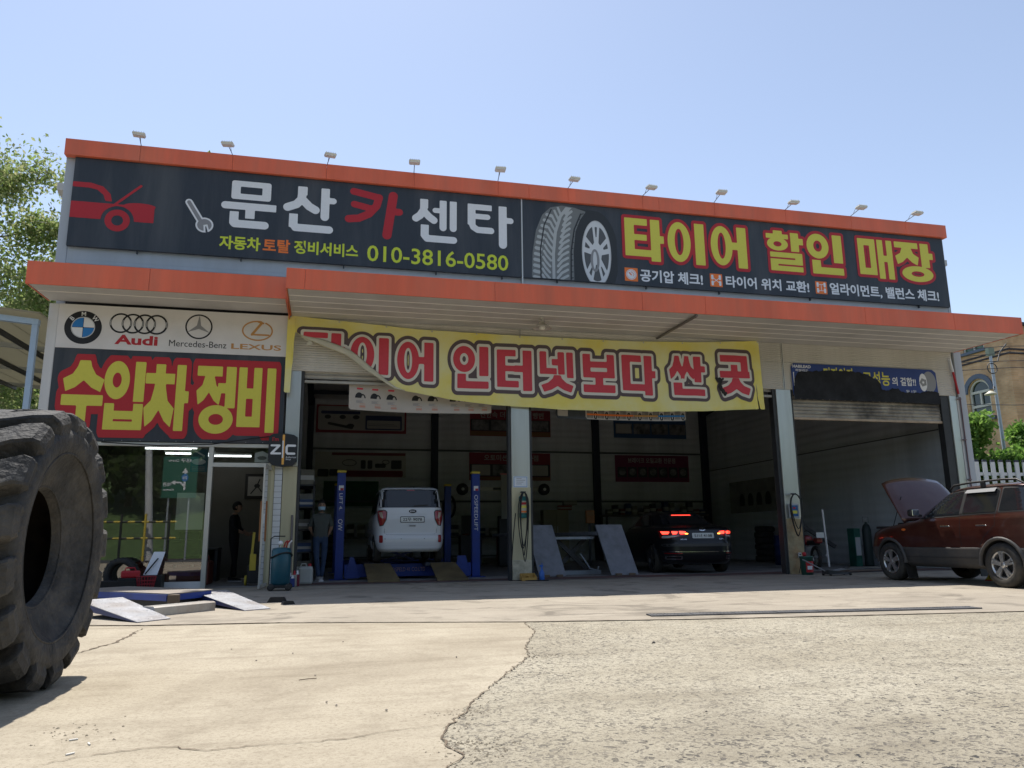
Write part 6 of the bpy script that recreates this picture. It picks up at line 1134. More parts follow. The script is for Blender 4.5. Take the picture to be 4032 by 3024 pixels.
# low lift plates on the ground in front of the office
M_dp=mat('checker_plate',(.33,.34,.37),.42,.55,var=.15,vscale=4,dirt=(.17,.13,.1),damt=.5,dscale=3,bump=.35,bscale=55); M_nv=mat('navy_frame',(.02,.03,.11),.5,.2,var=.25)
def wedge(name,lab,pts,zs,side=M_nv,grp=None):
    t=thing(name,lab,'ramp',(0,0,0),0,grp); top=[(x,y,z) for (x,y),z in zip(pts,zs)]
    MB().hexa([(x,y,max(0,z-.10)) for x,y,z in top]+[(x,y,max(.004,z-.006)) for x,y,z in top]).obj('frame',side,t)
    MB().hexa([(x,y,max(.005,z-.005)) for x,y,z in top]+[(x,y,z+.004) for x,y,z in top]).obj('plate',M_dp,t)
    a,b,c,d=[Vector(q) for q in top]; n_=(b-a).cross(d-a).normalized(); n_=n_ if n_.z>0 else -n_
    st=MB()
    for i in range(10):
        for j in range(7):
            u,v=(i+.5)/10,(j+.5)/7; p=(a*(1-u)+b*u)*(1-v)+(d*(1-u)+c*u)*v+n_*.0045; e=(b-a).normalized()*.02 if (i+j)%2 else (d-a).normalized()*.02; f=n_.cross(e)*.3
            st.add([p-e,p+f,p+e,p-f,p+n_*.004],[(0,1,4),(1,2,4),(2,3,4),(3,0,4)])
    o=st.obj('raised_studs',M_dp,t); o['kind']='stuff'; return t
wedge('loading_ramp','checker plate ramp wedge lying nearest the giant tyre',[(-1.96,-6.62),(-1.68,-6.28),(-2.45,-5.2),(-2.85,-5.6)],[.006,.006,.19,.19])
wedge('loading_ramp','checker plate ramp wedge lying toward the office door',[(-.94,-5.5),(-.64,-5.28),(-1.35,-3.95),(-1.75,-4.25)],[.006,.006,.18,.18])
pl_=thing('lift_platform','blue-edged flat lift platform lying in front of the office window','platform',(0,0,0)); MB().hexa([(-1.95,-5.1,.12),(-1.5,-4.35,.12),(-2.9,-2.9,.12),(-3.5,-3.5,.12),(-1.95,-5.1,.20),(-1.5,-4.35,.20),(-2.9,-2.9,.20),(-3.5,-3.5,.20)]).obj('frame',M_lb,pl_); MB().hexa([(-1.93,-5.08,.202),(-1.48,-4.33,.202),(-2.9,-2.88,.202),(-3.5,-3.48,.202),(-1.93,-5.08,.215),(-1.48,-4.33,.215),(-2.9,-2.88,.215),(-3.5,-3.48,.215)]).obj('deck',mat('deck_brown',(.24,.21,.18),.6,.2,var=.25,vscale=3),pl_); MB().hexa([(-1.95,-4.95,.0),(-1.65,-4.45,.0),(-2.85,-3.1,.0),(-3.3,-3.5,.0),(-1.95,-4.95,.118),(-1.65,-4.45,.118),(-2.85,-3.1,.118),(-3.3,-3.5,.118)]).obj('base',M_trim,pl_); MB().box(-1.93,-5.14,.10,-1.80,-5.0,.20).obj('stop_block',mat('block_brown',(.12,.09,.06),.7),pl_)
st_=thing('steel_channel','long bare steel channel lying between the ramp wedges','steel beam',(-1.72,-5.48,0),math.atan2(.62,.56)); MB().prism([(-.12,.0),(.12,.0),(.12,.10),(.09,.115),(-.09,.115),(-.12,.10)],'x',-.45,.45).obj('channel',mat('bare_steel',(.38,.37,.35),.4,.6,var=.15,vscale=5,dirt=(.2,.13,.09),damt=.5,dscale=3),st_)
for i,(x,y) in enumerate(((-.62,-4.1),(-.45,-4.6))):
    t=thing('rubber_block',['larger black rubber block on the shaded concrete by the ramps','smaller black rubber block on the shaded concrete by the ramps'][i],'block',(x,y,.0),.4*i); s=1-.35*i; MB().prism([(-.14*s,0),(.14*s,0),(.1*s,.07*s),(-.1*s,.07*s)],'y',-.06*s,.06*s).obj('wedge',M_trim,t)
# ================================================================ PEOPLE
def person(name,lab,loc,rz,J,Rd,E,mats,pick,extra):
    """J joints, Rd radii, E edges: one skinned body"""
    t=thing(name,lab,'person',loc,rz); keys=list(J); me=bpy.data.meshes.new('body'); me.from_pydata([J[k] for k in keys],[(keys.index(a),keys.index(b)) for a,b in E],[]); o=bpy.data.objects.new('body',me); link(o)
    md=o.modifiers.new('k','SKIN'); md.use_smooth_shade=True
    for i,k in enumerate(keys):
        v=me.skin_vertices[0].data[i]; r_=Rd[k]; v.radius=r_ if isinstance(r_,tuple) else (r_,r_); v.use_root=(k=='pelvis')
    sb_=o.modifiers.new('s','SUBSURF'); sb_.levels=2; sb_.render_levels=2
    dg=bpy.context.evaluated_depsgraph_get(); m2=bpy.data.meshes.new_from_object(o.evaluated_get(dg)); o.modifiers.clear(); o.data=m2; m2.materials.clear()
    for m_ in mats: m2.materials.append(m_)
    for p in m2.polygons: p.material_index=pick(p.center); p.use_smooth=True
    o.parent=t; extra(t); return t
M_skin=mat('skin',(.36,.22,.15),.55); M_hair=mat('black_hair',(.012,.011,.011),.6)
def head(t,c,mask,hairback=False):
    x,y,z=c; bm=bmesh.new(); bmesh.ops.create_uvsphere(bm,u_segments=20,v_segments=14,radius=1)
    for q in bm.verts:
        a=q.co; q.co=Vector((x+a.x*.076*(1-.22*max(0,-a.z)),y+a.y*.095,z+a.z*.118))
        if a.y<-.5: q.co.y-=.012*max(0,1-abs(a.z+.1)*3)*max(0,1-abs(a.x)*4)
    hd=MB().bm(bm,0,True).obj('head',M_skin,t)
    for s in (-1,1):
        MB().lathe([(0,-.004),(.012,0),(.01,.004),(0,.004)],c=(x+s*.03,y-.088,z+.012),axis='y',n=10).obj('eye',M_k,hd); MB().box(x+s*.031-.02,y-.094,z+.032,x+s*.031+.02,y-.084,z+.039).obj('eyebrow',M_hair,hd)
        bm=bmesh.new(); bmesh.ops.create_uvsphere(bm,u_segments=8,v_segments=6,radius=1)
        for q in bm.verts: q.co=Vector((x+s*.078+q.co.x*.012,y+.005+q.co.y*.02,z-.005+q.co.z*.032))
        MB().bm(bm,0,True).obj('ear',M_skin,hd)
    MB().hexa([(x-.012,y-.09,z-.025),(x+.012,y-.09,z-.025),(x+.006,y-.088,z+.012),(x-.006,y-.088,z+.012),(x-.008,y-.112,z-.02),(x+.008,y-.112,z-.02),(x+.003,y-.098,z+.01),(x-.003,y-.098,z+.01)]).obj('nose',M_skin,hd)
    bm=bmesh.new(); bmesh.ops.create_uvsphere(bm,u_segments=20,v_segments=12,radius=1)
    for q in list(bm.verts):
        a=q.co
        q.co=Vector((x+a.x*.086,y+.012+a.y*.104,z+.022+a.z*.118+.004*math.sin(a.x*19+a.y*13)))
    bmesh.ops.delete(bm,geom=[f for f in bm.faces if (f.calc_center_median().z<z+.055 and f.calc_center_median().y<y-.02) or f.calc_center_median().z<z-.05],context='FACES')
    ho=MB().bm(bm,0,True).obj('hair',M_hair,t); so_=ho.modifiers.new('s','SOLIDIFY'); so_.thickness=.01
    if mask:
        V=[];n=9
        for i in range(5):
            zz=z-.022-.075*i/4
            for k in range(n):
                a=R(-78+156*k/(n-1)); V.append((x+.081*math.sin(a)*(1-.08*i/4),y-.1*math.cos(a)-.012*math.cos(a)*math.sin(math.pi*(i+.6)/5),zz+.004*math.sin(i*2.4)))
        MB().add(V,[(i*n+k,i*n+k+1,(i+1)*n+k+1,(i+1)*n+k) for i in range(4) for k in range(n-1)],0,True).obj('face_mask',mat('mask_blue',(.35,.52,.66),.7),t)
        for s in (-1,1): MB().tube([(x+s*.079,y-.02,z-.03),(x+s*.086,y+.02,z+.0)],.003,4).obj('mask_loop',M_w,t)
    else: MB().box(x-.022,y-.088,z-.058,x+.022,y-.078,z-.05).obj('mouth',mat('lips',(.3,.12,.1),.6),hd)
def hand(t,p,d,s):
    """palm and five fingers, slightly curled, hanging along d"""
    p=Vector(p); d=Vector(d).normalized(); sx=Vector((0,-1,0)); sx=(sx-d*sx.dot(d)).normalized(); nrm=d.cross(sx)
    h=MB(); h.hexa([p-sx*.03-nrm*.012,p+sx*.03-nrm*.012,p+sx*.03+nrm*.012,p-sx*.03+nrm*.012,p+d*.09-sx*.038-nrm*.011,p+d*.09+sx*.038-nrm*.011,p+d*.09+sx*.038+nrm*.011,p+d*.09-sx*.038+nrm*.011]); pm=h.obj('hand',M_skin,t)
    for k,L in enumerate((.06,.075,.08,.07)):
        b=p+d*.085+sx*(-.03+.02*k); MB().tube([b,b+d*L*.5+nrm*.006*s,b+d*L*.85+nrm*.025*s],[.0095,.0085,.007],6).obj('finger',M_skin,pm)
    b=p+d*.03+sx*.034; MB().tube([b,b+sx*.025+d*.03,b+sx*.03+d*.06+nrm*.01*s],[.011,.0095,.008],6).obj('thumb',M_skin,pm)
def shoe(t,x,y,rz,m_):
    o=MB(); o.hexa([(-.042,-.19,0),(.042,-.19,0),(.04,.08,0),(-.04,.08,0),(-.03,-.17,.05),(.03,-.17,.05),(.036,.07,.10),(-.036,.07,.10)]); q=o.obj('shoe',m_,t); q.location=(x,y,.0); q.rotation_euler=(0,0,rz); MB().box(-.045,-.195,-.001,.045,.085,.018).obj('sole',M_w,q)
J={'pelvis':(0,0,.94),'waist':(0,.0,1.08),'chest':(0,.0,1.28),'neck0':(0,.01,1.44),'neck':(0,.0,1.52),
'shl':(.17,.01,1.40),'ell':(.235,.06,1.15),'wrl':(.15,.16,.95),'shr':(-.17,.01,1.40),'elr':(-.235,.06,1.15),'wrr':(-.12,.17,.97),
'hipl':(.095,0,.88),'knl':(.085,-.02,.49),'anl':(.05,.02,.09),'hipr':(-.095,0,.88),'knr':(-.075,-.05,.49),'anr':(-.02,-.06,.09)}
Rd={'pelvis':(.155,.11),'waist':(.15,.105),'chest':(.17,.11),'neck0':(.09,.075),'neck':(.055,.058),'shl':.07,'ell':.045,'wrl':.032,'shr':.07,'elr':.045,'wrr':.032,'hipl':.09,'knl':.062,'anl':.05,'hipr':.09,'knr':.062,'anr':.05}
E=[('pelvis','waist'),('waist','chest'),('chest','neck0'),('neck0','neck'),('chest','shl'),('shl','ell'),('ell','wrl'),('chest','shr'),('shr','elr'),('elr','wrr'),('pelvis','hipl'),('hipl','knl'),('knl','anl'),('pelvis','hipr'),('hipr','knr'),('knr','anr')]
M_tee=mat('grey_green_shirt',(.075,.085,.078),.85,var=.1,vscale=9); M_jean=mat('blue_jeans',(.035,.06,.12),.85,var=.25,vscale=10)
def pk(c): return 1 if (c.z<.955 and abs(c.x)<.21 and c.y<.12) else (0 if (c.z>1.47 or (c.z<1.17 and (abs(c.x)>.17 or c.y>.1))) else 2)
def ex1(t):
    head(t,(0,-.015,1.635),True); hand(t,(.14,.17,.94),(-.5,.1,-.8),1); hand(t,(-.11,.19,.95),(.5,.05,-.8),-1)
    M_sh=mat('sneaker_grey',(.45,.45,.45),.6); shoe(t,.055,.02,R(-8),M_sh); shoe(t,-.02,-.07,R(12),M_sh)
    MB().lathe([(.075,1.475),(.083,1.465),(.09,1.44)],n=20,caps=False).obj('collar',M_tee,t)
    for s in (-1,1): MB().lathe([(.062,0),(.066,.02),(.064,.05)],c=(s*.225,.045,1.19),n=14,caps=False).obj('sleeve_hem',M_tee,t)
person('person','masked man in grey-green T-shirt and jeans standing in the first bay, hands behind back',(-.06,1.75,.006),R(6),J,Rd,E,[M_skin,M_jean,M_tee],pk,ex1)
J2=dict(J); J2.update({'ell':(.24,-.05,1.15),'wrl':(.16,-.24,1.06),'elr':(-.24,-.05,1.15),'wrr':(-.13,-.25,1.05)})
M_blk=mat('black_clothes',(.015,.015,.017),.85)
def pk2(c): return 1 if (c.z<.955 and c.y>-.14) else (0 if (c.z>1.47 or c.y<-.15) else 2)
def ex2(t):
    head(t,(0,-.04,1.63),False); hand(t,(.155,-.25,1.05),(-.2,-.9,-.2),1); hand(t,(-.125,-.26,1.04),(.2,-.9,-.2),-1)
    shoe(t,.05,.02,0,M_blk); shoe(t,-.03,-.03,0,M_blk)
person('person','person in black clothes seen in profile inside the dark office, reaching forward',(-1.95,2.4,.006),R(80),J2,Rd,E,[M_skin,M_blk,M_blk],pk2,ex2)
# ================================================================ TREES
def leaf_mat(name,c1,c2,c3):
    M,n,l,b=node_mat(name); g=n.new('ShaderNodeNewGeometry'); cr=n.new('ShaderNodeValToRGB'); cr.color_ramp.elements[0].color=(*c1,1); cr.color_ramp.elements[1].color=(*c3,1); e=cr.color_ramp.elements.new(.5); e.color=(*c2,1)
    l.new(g.outputs['Random Per Island'],cr.inputs[0]); l.new(cr.outputs[0],b.inputs['Base Color']); b.inputs['Roughness'].default_value=.6; b.inputs['Specular IOR Level'].default_value=.3
    tr=n.new('ShaderNodeBsdfTranslucent'); l.new(cr.outputs[0],tr.inputs[0]); mx=n.new('ShaderNodeMixShader'); mx.inputs[0].default_value=.62; l.new(b.outputs[0],mx.inputs[1]); l.new(tr.outputs[0],mx.inputs[2]); l.new(mx.outputs[0],n['Material Output'].inputs[0]); return M
M_loc=leaf_mat('locust_leaf',(.17,.25,.07),(.25,.32,.11),(.38,.38,.20)); M_grn=leaf_mat('green_leaf',(.09,.19,.035),(.15,.28,.05),(.24,.36,.09)); M_wood=leaf_mat('wood_leaf',(.03,.06,.015),(.05,.085,.02),(.075,.11,.03))
M_bark=mat('bark',(.09,.07,.055),.9,var=.3,vscale=6,bump=.6,bscale=14)
def tree_parts(seed,h,spread,nleaf,leaf,trunk_r,lm,base_frac=.25,clump=.55,ntip=70,elong=1.6,up=.55):
    r=random.Random(seed); tk=MB(); tips=[]
    lean=Vector((r.uniform(-.06,.06),r.uniform(-.06,.06),1)).normalized()
    P=[lean*(h*.93*i/7)+Vector((r.gauss(0,.05),r.gauss(0,.05),0))*(i*.35) for i in range(8)]
    tk.tube(P,[trunk_r*(1-.86*i/7) for i in range(8)],8)
    nl=max(7,ntip//7)
    for b in range(nl):
        f=base_frac+(1-base_frac)*(b+.3)/nl; p0=P[0].lerp(P[-1],f); a=r.uniform(0,6.283); L=spread*(1.05-.55*abs(f-.45)*1.6)*r.uniform(.7,1.12)
        d=Vector((math.cos(a),math.sin(a),up*r.uniform(.5,1.5))).normalized(); Q=[p0]; cur=p0.copy()
        for i in range(4): d=(d+Vector((r.gauss(0,.16),r.gauss(0,.16),r.gauss(.06,.12)))).normalized(); cur=cur+d*L/4; Q.append(cur.copy())
        r0=trunk_r*(1-.8*f)*.5; tk.tube(Q,[max(.012,r0*(1-.22*i)) for i in range(5)],5)
        for k in range(7):
            q=Q[1].lerp(Q[4],r.random()) if k<4 else Q[4]; d2=Vector((r.gauss(0,1),r.gauss(0,1),r.gauss(.25,.8))).normalized(); e=q+d2*L*r.uniform(.15,.42); tk.tube([q,(q+e)/2+Vector((0,0,.05)),e],[max(.008,r0*.35),.01,.006],4); tips+=[e,(q+e)/2]
    tips.append(P[-1])
    rg=np.random.RandomState(seed); T=np.array([tuple(t_) for t_ in tips]); idx=rg.randint(0,len(T),nleaf); sc=clump*(.55+.9*rg.rand(len(T)))[idx][:,None]
    C=T[idx]+np.clip(rg.normal(size=(nleaf,3)),-1.7,1.7)*sc*np.array([.62,.62,.5]); sz=leaf*(.6+.8*rg.rand(nleaf))
    u=rg.normal(size=(nleaf,3)); u/=np.linalg.norm(u,axis=1)[:,None]; w=rg.normal(size=(nleaf,3)); v=np.cross(u,w); v/=np.linalg.norm(v,axis=1)[:,None]
    U=u*(sz*elong/2)[:,None]; Vv=v*(sz/2)[:,None]; nn=np.cross(u,v)*(sz*.12)[:,None]
    vs=np.stack([C-U,C+Vv*.9-nn,C+U,C-Vv*.9-nn],1).reshape(-1,3); me=bpy.data.meshes.new('crown'); me.from_pydata(vs.tolist(),[],[(4*i,4*i+1,4*i+2,4*i+3) for i in range(nleaf)]); me.materials.append(lm)
    return tk,me
def tree(name,lab,cat,loc,rz,args,grp=None,cache={}):
    k=str(args); t=thing(name,lab,cat,loc,rz,grp)
    if k not in cache:
        tk,me=tree_parts(*args); o=tk.obj('trunk',M_bark,t); cache[k]=(o.data,me)
    else:
        o=bpy.data.objects.new('trunk',cache[k][0]); link(o); o.parent=t
    c=bpy.data.objects.new('crown',cache[k][1]); link(c); c.parent=t; return t
tree('locust_tree','tall pale green locust tree beyond the blue-framed shed','tree',(-12.9,15,0),.4,(11,16.4,3.0,25000,.10,.26,M_loc,.1,.8,120,1.8,.5))
tree('locust_tree','thin pale green locust tree close behind the shop corner','tree',(-9.9,16.0,0),1.9,(12,15.8,2.0,11000,.10,.2,M_loc,.2,.6,70,1.8,.6))
tree('locust_tree','locust tree farther back between its two taller neighbours','tree',(-12.6,20,0),3.0,(13,14.0,3.0,18000,.12,.2,M_loc,.1,.8,90,1.8,.5))
tree('locust_tree','locust tree whose top just clears the orange parapet','tree',(-4.2,18,0),.9,(14,18.4,2.4,8000,.13,.22,M_loc,.3,.5,60,1.8,.7))
for i,(x,y,s) in enumerate(((-19,26,1.),(-15.5,28,1.1),(-11.5,27,.95),(-22,20,1.05))):
    t=tree('background_tree','green tree in the row behind the locust trees','tree',(x,y,0),i*1.3,(15,9.5,3.2,6000,.24,.22,M_grn,.12,.75,60,1.4,.45),'trees behind the locusts'); t.scale=(s,s,s)
# bright shrubs by the fence
for i,(x,y,sd_,h,sp,n_) in enumerate(((21.55,5.4,31,2.9,.42,2200),(23.5,5.6,32,2.3,.85,3600),(24.7,5.4,33,1.9,.8,3000),(22.5,5.0,34,1.5,.6,2400),(20.8,5.4,35,2.3,.4,1500))):
    tree('leafy_shrub',['tall bright green shrub against the outer pillar, by the arched window','broad bright green shrub under the street lamp','bright green shrub beyond the street lamp by the brick house','low bright green shrub close behind the white pickets','bright green shrub half hidden behind the outer pillar'][i],'shrub',(x,y,2.0),i*1.1,(sd_,h,sp,n_,.13,.05,M_grn,.06,.30,50,1.4,.6))
# ================================================================ RIGHT SIDE: terrace, fence, brick house, lamp, wires
MB().box(16.4,3.4,-.02,70,60,2.0).obj('terrace',M_soil)['kind']='structure'
sheet('terrace_grass',[(16.5,3.5),(70,3.5),(70,60),(16.5,60)],2.006,M_grass)
fn=thing('picket_fence','white picket fence with dark picket tips beside the shop','fence',(0,4,2.0)); M_pk=mat('picket_white',(.62,.64,.66),.6,var=.06); M_tip=mat('picket_tip',(.03,.035,.06),.6)
for k in range(26):
    x=17.2+.31*k; p=MB(); p.box(x-.075,-.02,.02,x+.075,.02,1.10); po=p.obj('picket',M_pk,fn); MB().prism([(x-.082,1.10),(x+.082,1.10),(x+.06,1.17),(x-.06,1.17)],'y',-.025,.025).obj('picket_tip',M_tip,po)
for z in (.25,.72): MB().box(17,.021,z-.05,25.3,.06,z+.05).obj('rail',M_pk,fn)
for x in (17.1,19.7,22.3,24.9): MB().box(x-.05,.062,0,x+.05,.16,1.0).obj('post',M_pk,fn)
M_brick=mat('tan_brick',(.36,.235,.14),.85,var=.12,vscale=1.2)
def brick_nodes(M,c1,c2,mort,axis):
    n=M.node_tree.nodes; l=M.node_tree.links; b=n['Principled BSDF']; tc=n.new('ShaderNodeTexCoord'); mp=n.new('ShaderNodeMapping'); l.new(tc.outputs['Object'],mp.inputs[0]); mp.inputs['Rotation'].default_value=(R(90),0,0) if axis=='y' else (R(90),0,R(90))
    cx=n.new('ShaderNodeSeparateXYZ'); l.new(tc.outputs['Object'],cx.inputs[0]); cm=n.new('ShaderNodeCombineXYZ'); l.new(cx.outputs[0 if axis=='y' else 1],cm.inputs[0]); l.new(cx.outputs[2],cm.inputs[1])
    br=n.new('ShaderNodeTexBrick'); br.inputs['Scale'].default_value=1; br.inputs['Brick Width'].default_value=.23; br.inputs['Row Height'].default_value=.075; br.inputs['Mortar Size'].default_value=.006; br.inputs['Color1'].default_value=(*c1,1); br.inputs['Color2'].default_value=(*c2,1); br.inputs['Mortar'].default_value=(*mort,1); l.new(cm.outputs[0],br.inputs[0])
    nz=n.new('ShaderNodeTexNoise'); nz.inputs['Scale'].default_value=1.3; nz.inputs['Detail'].default_value=7; l.new(tc.outputs['Object'],nz.inputs[0]); mr=n.new('ShaderNodeMapRange'); mr.inputs[1].default_value=.35; mr.inputs[2].default_value=.7; mr.inputs[3].default_value=.72; mr.inputs[4].default_value=1.15; l.new(nz.outputs[0],mr.inputs[0]); mx=n.new('ShaderNodeMix'); mx.data_type='RGBA'; mx.blend_type='MULTIPLY'; mx.inputs[0].default_value=1; l.new(br.outputs[0],mx.inputs[6]); l.new(mr.outputs[0],mx.inputs[7])
    for lk in list(b.inputs['Base Color'].links): l.remove(lk)
    l.new(mx.outputs[2],b.inputs['Base Color'])
M_bx=mat('tan_brick_side',(.36,.24,.14),.85); brick_nodes(M_bx,(.68,.43,.23),(.59,.35,.175),(.56,.42,.28),'x'); M_by=mat('tan_brick_front',(.36,.24,.14),.85); brick_nodes(M_by,(.68,.43,.23),(.59,.35,.175),(.56,.42,.28),'y')
bh=thing('brick_house','tan brick house with an arched window and dark brick bands','building',(0,0,0))
# side wall with real window openings (built round them)
X0=26.2
def wall_x(y0,y1,z0,z1,nm='wall'): MB().box(X0,y0,z0,X0+.3,y1,z1).obj(nm,M_bx,bh)
wy0,wy1,wz0,wzs,wr_=9.12,10.18,5.55,6.62,.53
wall_x(8.0,wy0,2.0,9.05); wall_x(wy1,22,2.0,9.05); wall_x(wy0,wy1,2.0,wz0)
cy=(wy0+wy1)/2; arch=[(cy+wr_*math.cos(R(a)),wzs+wr_*math.sin(R(a))) for a in range(0,181,15)]
for (y0,z0),(y1,z1) in zip(arch[:-1],arch[1:]): MB().hexa([(X0,y0,z0),(X0,y1,z1),(X0+.3,y1,z1),(X0+.3,y0,z0),(X0,y0,8.25),(X0,y1,8.25),(X0+.3,y1,8.25),(X0+.3,y0,8.25)]).obj('wall',M_bx,bh)
wall_x(wy0,wy1,8.95,9.05)
MB().box(X0+.301,8.0,2.0,40,8.3,9.05).obj('wall',M_by,bh); MB().box(X0+.3,21.7,2.0,40,22,9.05).obj('wall',M_by,bh); MB().box(X0-.2,7.8,9.051,40.2,22.2,9.15).obj('roof',M_dark,bh)
M_db=mat('dark_brick_band',(.05,.04,.042),.8,var=.3,vscale=8)
for z in (7.86,8.02):
    y=7.9
    while y<14: MB().box(X0-.035,y,z,X0-.001,y+.2,z+.07).obj('band_brick',M_db,bh); y+=.225
    x=X0
    while x<30: MB().box(x,7.965,z,x+.2,7.999,z+.07).obj('band_brick',M_db,bh); x+=.225
y=7.97; 
for z in (4.75,4.85):
    for k in range(14): MB().box(X0+.02+.225*k,7.965,z,X0+.22+.225*k,7.999,z+.07).obj('band_brick',M_db,bh)
M_slate=mat('slate_blue_trim',(.10,.125,.17),.6); M_wf=mat('cream_frame',(.60,.57,.48),.5); M_hg=mat('house_glass',(.015,.03,.025),.05,spec=.7)
wn=MB().box(X0+.13,wy0+.02,wz0+.02,X0+.15,wy1-.02,wzs).obj('window',M_hg,bh); o=MB(); fill(o,S_and(S_ell(cy,wzs,wr_-.02,wr_-.02),S_box(-99,wzs,99,99)),(cy-.6,wzs,cy+.6,wzs+.6),.05,lambda u,v:(X0+.13,u,v)); o.obj('arched_pane',M_hg,wn)
for (a,b,c,d) in ((wy0,wz0,wy0+.09,wzs),(wy1-.09,wz0,wy1,wzs),(wy0+.091,wz0,wy1-.091,wz0+.08),(wy0+.091,wzs-.04,wy1-.091,wzs+.06),(wy0+.091,wz0+.44,wy1-.091,wz0+.54),(cy-.04,wz0+.541,cy+.04,wzs-.041)): MB().box(X0+.06,a,b,X0+.125,c,d).obj('window_frame',M_wf,wn)
for i in range(len(arch)-1):
    q=lambda r_,a:(cy+r_*math.cos(R(a)),wzs+r_*math.sin(R(a))); a0,a1=15*i,15*i+15
    (p0,p1,p2,p3)=(q(.44,a0),q(.52,a0),q(.52,a1),q(.44,a1)); MB().hexa([(X0+.06,*p0),(X0+.06,*p1),(X0+.06,*p2),(X0+.06,*p3),(X0+.12,*p0),(X0+.12,*p1),(X0+.12,*p2),(X0+.12,*p3)]).obj('window_frame',M_wf,wn)
    (p0,p1,p2,p3)=(q(.56,a0),q(.76,a0),q(.76,a1),q(.56,a1)); MB().hexa([(X0-.05,*p0),(X0-.05,*p1),(X0-.05,*p2),(X0-.05,*p3),(X0-.002,*p0),(X0-.002,*p1),(X0-.002,*p2),(X0-.002,*p3)]).obj('arch_stone',M_slate,bh)
MB().box(X0-.12,8.95,5.40,X0+.1,10.3,5.54).obj('window_sill',M_slate,bh)
# upper window: sill and lower part of the glass
MB().box(X0-.12,9.0,8.252,X0+.2,10.9,8.36).obj('window_sill',M_slate,bh); w2_=MB().box(X0+.1,wy0,8.36,X0+.12,wy1,8.95).obj('window',mat('green_glass',(.05,.10,.05),.1,var=.5,vscale=3),bh)
for yy in (wy0,cy-.03,wy1-.06): MB().box(X0+.04,yy,8.361,X0+.099,yy+.06,8.95).obj('window_frame',M_wf,w2_)
# street lamp
sl=thing('street_lamp','grey street lamp pole with a hooded head before the brick house','street lamp',(24.3,7.0,2.0)); M_sl=mat('lamp_pole_grey',(.42,.45,.48),.4,.4); MB().tube([(0,0,0),(-.02,0,3.0),(-.05,0,5.6)],[.07,.06,.05],12).obj('pole',M_sl,sl); MB().tube([(-.03,0,4.2),(-.15,-.05,4.25),(-.22,-.1,4.1)],.025,6).obj('arm',M_dark,sl); MB().lathe([(0,.12),(.06,.1),(.2,.0),(.21,-.03),(.0,-.06)],c=(-.4,-.12,3.95),n=18).obj('lamp_head',mat('lamp_head_cream',(.55,.52,.4),.5),sl); MB().box(-.16,-.06,5.45,.1,.1,5.75).obj('junction_box',mat('junction_green',(.2,.24,.18),.6),sl)
MB().tube([(0,0,5.2),(.25,0,5.25),(.4,0,5.6),(.75,0,5.95)],.025,6).obj('cable_arm',M_dark,sl); MB().tube([(-.1+.22*math.cos(R(a)),-.05,4.95+.2*math.sin(R(a))) for a in range(0,360,20)],.018,5,closed=True).obj('cable_coil',M_dark,sl)
for i,(z1,z2,lab) in enumerate(((7.3,7.6,'uppermost overhead wire crossing before the brick house'),(7.05,7.35,'overhead wire just under the uppermost one'),(6.85,7.05,'overhead wire crossing above the arched window head'),(6.55,6.8,'overhead wire crossing the arched window'),(5.35,5.42,'lowest overhead wire crossing the arched window foot'))):
    tag(MB().tube([(16.0,6.2,z1-.25),(21.5,6.1,z1),(24,6.0,z2-.04),(34,5.8,z2+.5)],.012,5).obj('overhead_wire',M_dark),lab,'wire')
# ================================================================ LEFT SIDE: open shed
sd2=thing('open_shed','open shed with pale blue steel frame and translucent roof sheets','shed',(0,0,0)); M_pb=mat('pale_blue_steel',(.36,.47,.60),.45,.1,var=.08); M_rs=leaf_mat('shed_roof_sheet',(.30,.29,.23),(.33,.32,.26),(.36,.34,.28))
for (x,y) in ((-5.56,-.08),(-10.5,-.08),(-5.75,10),(-10.5,10)): MB().box(x-.05,y-.05,0,x+.05,y+.05,5.08).obj('post',M_pb,sd2)
MB().hexa([(-5.5,-.14,5.02),(-5.5,-.02,5.02),(-15,-.02,5.9),(-15,-.14,5.9),(-5.5,-.14,5.13),(-5.5,-.02,5.13),(-15,-.02,6.01),(-15,-.14,6.01)]).obj('front_beam',M_pb,sd2)
zr=lambda x,y:5.14+(-5.5-x)*.093+.02*y
x=-5.42; k=0
while x>-15:
    x2=x-.93
    MB().hexa([(x,-.35,zr(x,-.35)+.06),(x2+.01,-.35,zr(x2,-.35)+.06),(x2+.01,10.4,zr(x2,10.4)+.06),(x,10.4,zr(x,10.4)+.06),(x,-.35,zr(x,-.35)+.09),(x2+.01,-.35,zr(x2,-.35)+.09),(x2+.01,10.4,zr(x2,10.4)+.09),(x,10.4,zr(x,10.4)+.09)]).obj('roof_sheet',M_rs,sd2); x=x2
for y in (3.2,6.6,10.0): MB().hexa([(-5.5,y-.04,zr(-5.5,y)-.05),(-5.5,y+.04,zr(-5.5,y)-.05),(-15,y+.04,zr(-15,y)-.05),(-15,y-.04,zr(-15,y)-.05),(-5.5,y-.04,zr(-5.5,y)+.058),(-5.5,y+.04,zr(-5.5,y)+.058),(-15,y+.04,zr(-15,y)+.058),(-15,y-.04,zr(-15,y)+.058)]).obj('purlin',mat('purlin_grey',(.4,.42,.42),.5),sd2)
for x in (-6.6,-8.0,-9.4,-10.8): MB().hexa([(x-.03,0,zr(x,0)-.16),(x+.03,0,zr(x,0)-.16),(x+.03,10,zr(x,10)-.16),(x-.03,10,zr(x,10)-.16),(x-.03,0,zr(x,0)-.055),(x+.03,0,zr(x,0)-.055),(x+.03,10,zr(x,10)-.055),(x-.03,10,zr(x,10)-.055)]).obj('rafter',M_dark,sd2)
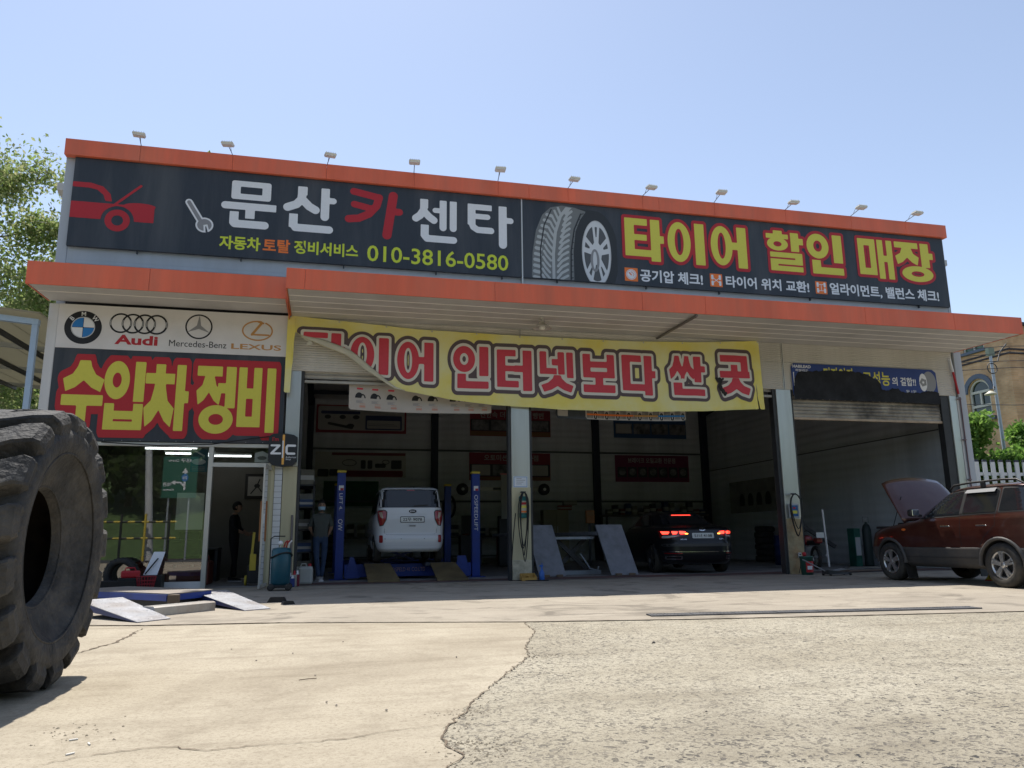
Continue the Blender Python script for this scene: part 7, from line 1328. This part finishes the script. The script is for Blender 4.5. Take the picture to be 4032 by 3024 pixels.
M_cw=ribbed('corrugated_wall',(.26,.25,.22),.12,.02)
k=0; z=0
while z<4.5:
    MB().box(-15,10.1+.01*(k%2),z,-5.4,10.14+.01*(k%2),min(z+.9,4.5)).obj('wall_sheet',M_cw,sd2); z+=.902; k+=1
# ================================================================ ACROSS THE ROAD (mirrored in the window)
wd=[(x,y,s) for x,y,s in ((-38,-50,1.1),(-31,-47,1.),(-25,-49,1.15),(-19.5,-47,1.),(-15,-50,1.2),(-11,-47.5,.95),(-7,-49.5,1.1),(-2.5,-47,1.),(2.5,-50,1.15),(8,-48,1.05),(14,-50,1.1),(21,-48,1.),(29,-50,1.15),(37,-48,1.05))]
for i,(x,y,s) in enumerate(wd):
    t=tree('roadside_tree','dark green tree on the wooded bank across the road','tree',(x,y,2.2+(-45-y)*.3),i*.9,(41,9.5,3.6,4200,.42,.25,M_wood,.05,1.0,60,1.3,.4),'trees across the road'); t.scale=(s,s,s)
sg=thing('road_sign','green direction road sign on two posts across the road','road sign',(-7.4,-27,0),R(180)); MB().box(-.85,-.03,3.15,.85,.03,5.3,b=.01).obj('panel',mat('sign_green',(.01,.11,.07),.5),sg)
for s in (-1,1): MB().tube([(s*.5,.08,0),(s*.5,.08,5.2)],.05,8).obj('post',M_sl,sg)
sgt=lambda u,v:(u,-.036,v); o=MB(); fill(o,S_u(S_line([(-.25,3.6),(-.25,4.5)],.09),S_poly([(-.4,4.45),(-.1,4.45),(-.25,4.72)]),S_line([(-.25,3.75),(-.05,3.95),(.25,3.95)],.08),S_poly([(.2,3.82),(.2,4.08),(.42,3.95)])),(-.6,3.4,.6,4.9),.03,sgt); o.obj('arrow',M_w,sg)
for tt,x,z,h,w in (('대구',-.25,5.0,.2,.5),('Daegu',.35,5.0,.16,.5),('왜관',.6,3.75,.2,.4),('Waegwan',.5,3.5,.13,.55)): o=MB(); put_text(o,tt,sgt,x,z,h,.02,0,w); o.obj('lettering',M_w,sg)
o=MB(); fill(o,S_ell(-.25,4.2,.17,.2),(-.5,3.9,0,4.5),.03,lambda u,v:(u,-.04,v)); o.obj('route_shield',M_bl,sg); o=MB(); put_text(o,'30',lambda u,v:(u,-.044,v),-.25,4.12,.16,.02,0,.2); o.obj('lettering',M_w,sg)
tag(MB().tube([(-8.4,-26,0),(-8.9,-26.5,5.6)],[.2,.16],14).obj('utility_pole',mat('pole_concrete',(.42,.43,.43),.7,var=.1)),'pale concrete pole leaning across the road','pole')
br=thing('striped_barrier','yellow and black striped roadside barrier across the road','barrier',(-9.2,-25.6,0)); 
for x in (-1.6,-.5,.6,1.7): MB().tube([(x,0,0),(x,0,2.9 if x<-1 else 2.3)],.06,8).obj('post',M_cap if x in (-1.6,.6) else M_trim,br)
for z in (1.1,1.9):
    for k in range(12): MB().tube([(-1.8+.32*k,-.02,z),(-1.8+.32*(k+1),-.02,z)],.05,8).obj('rail_segment',M_cap if k%2 else M_trim,br)
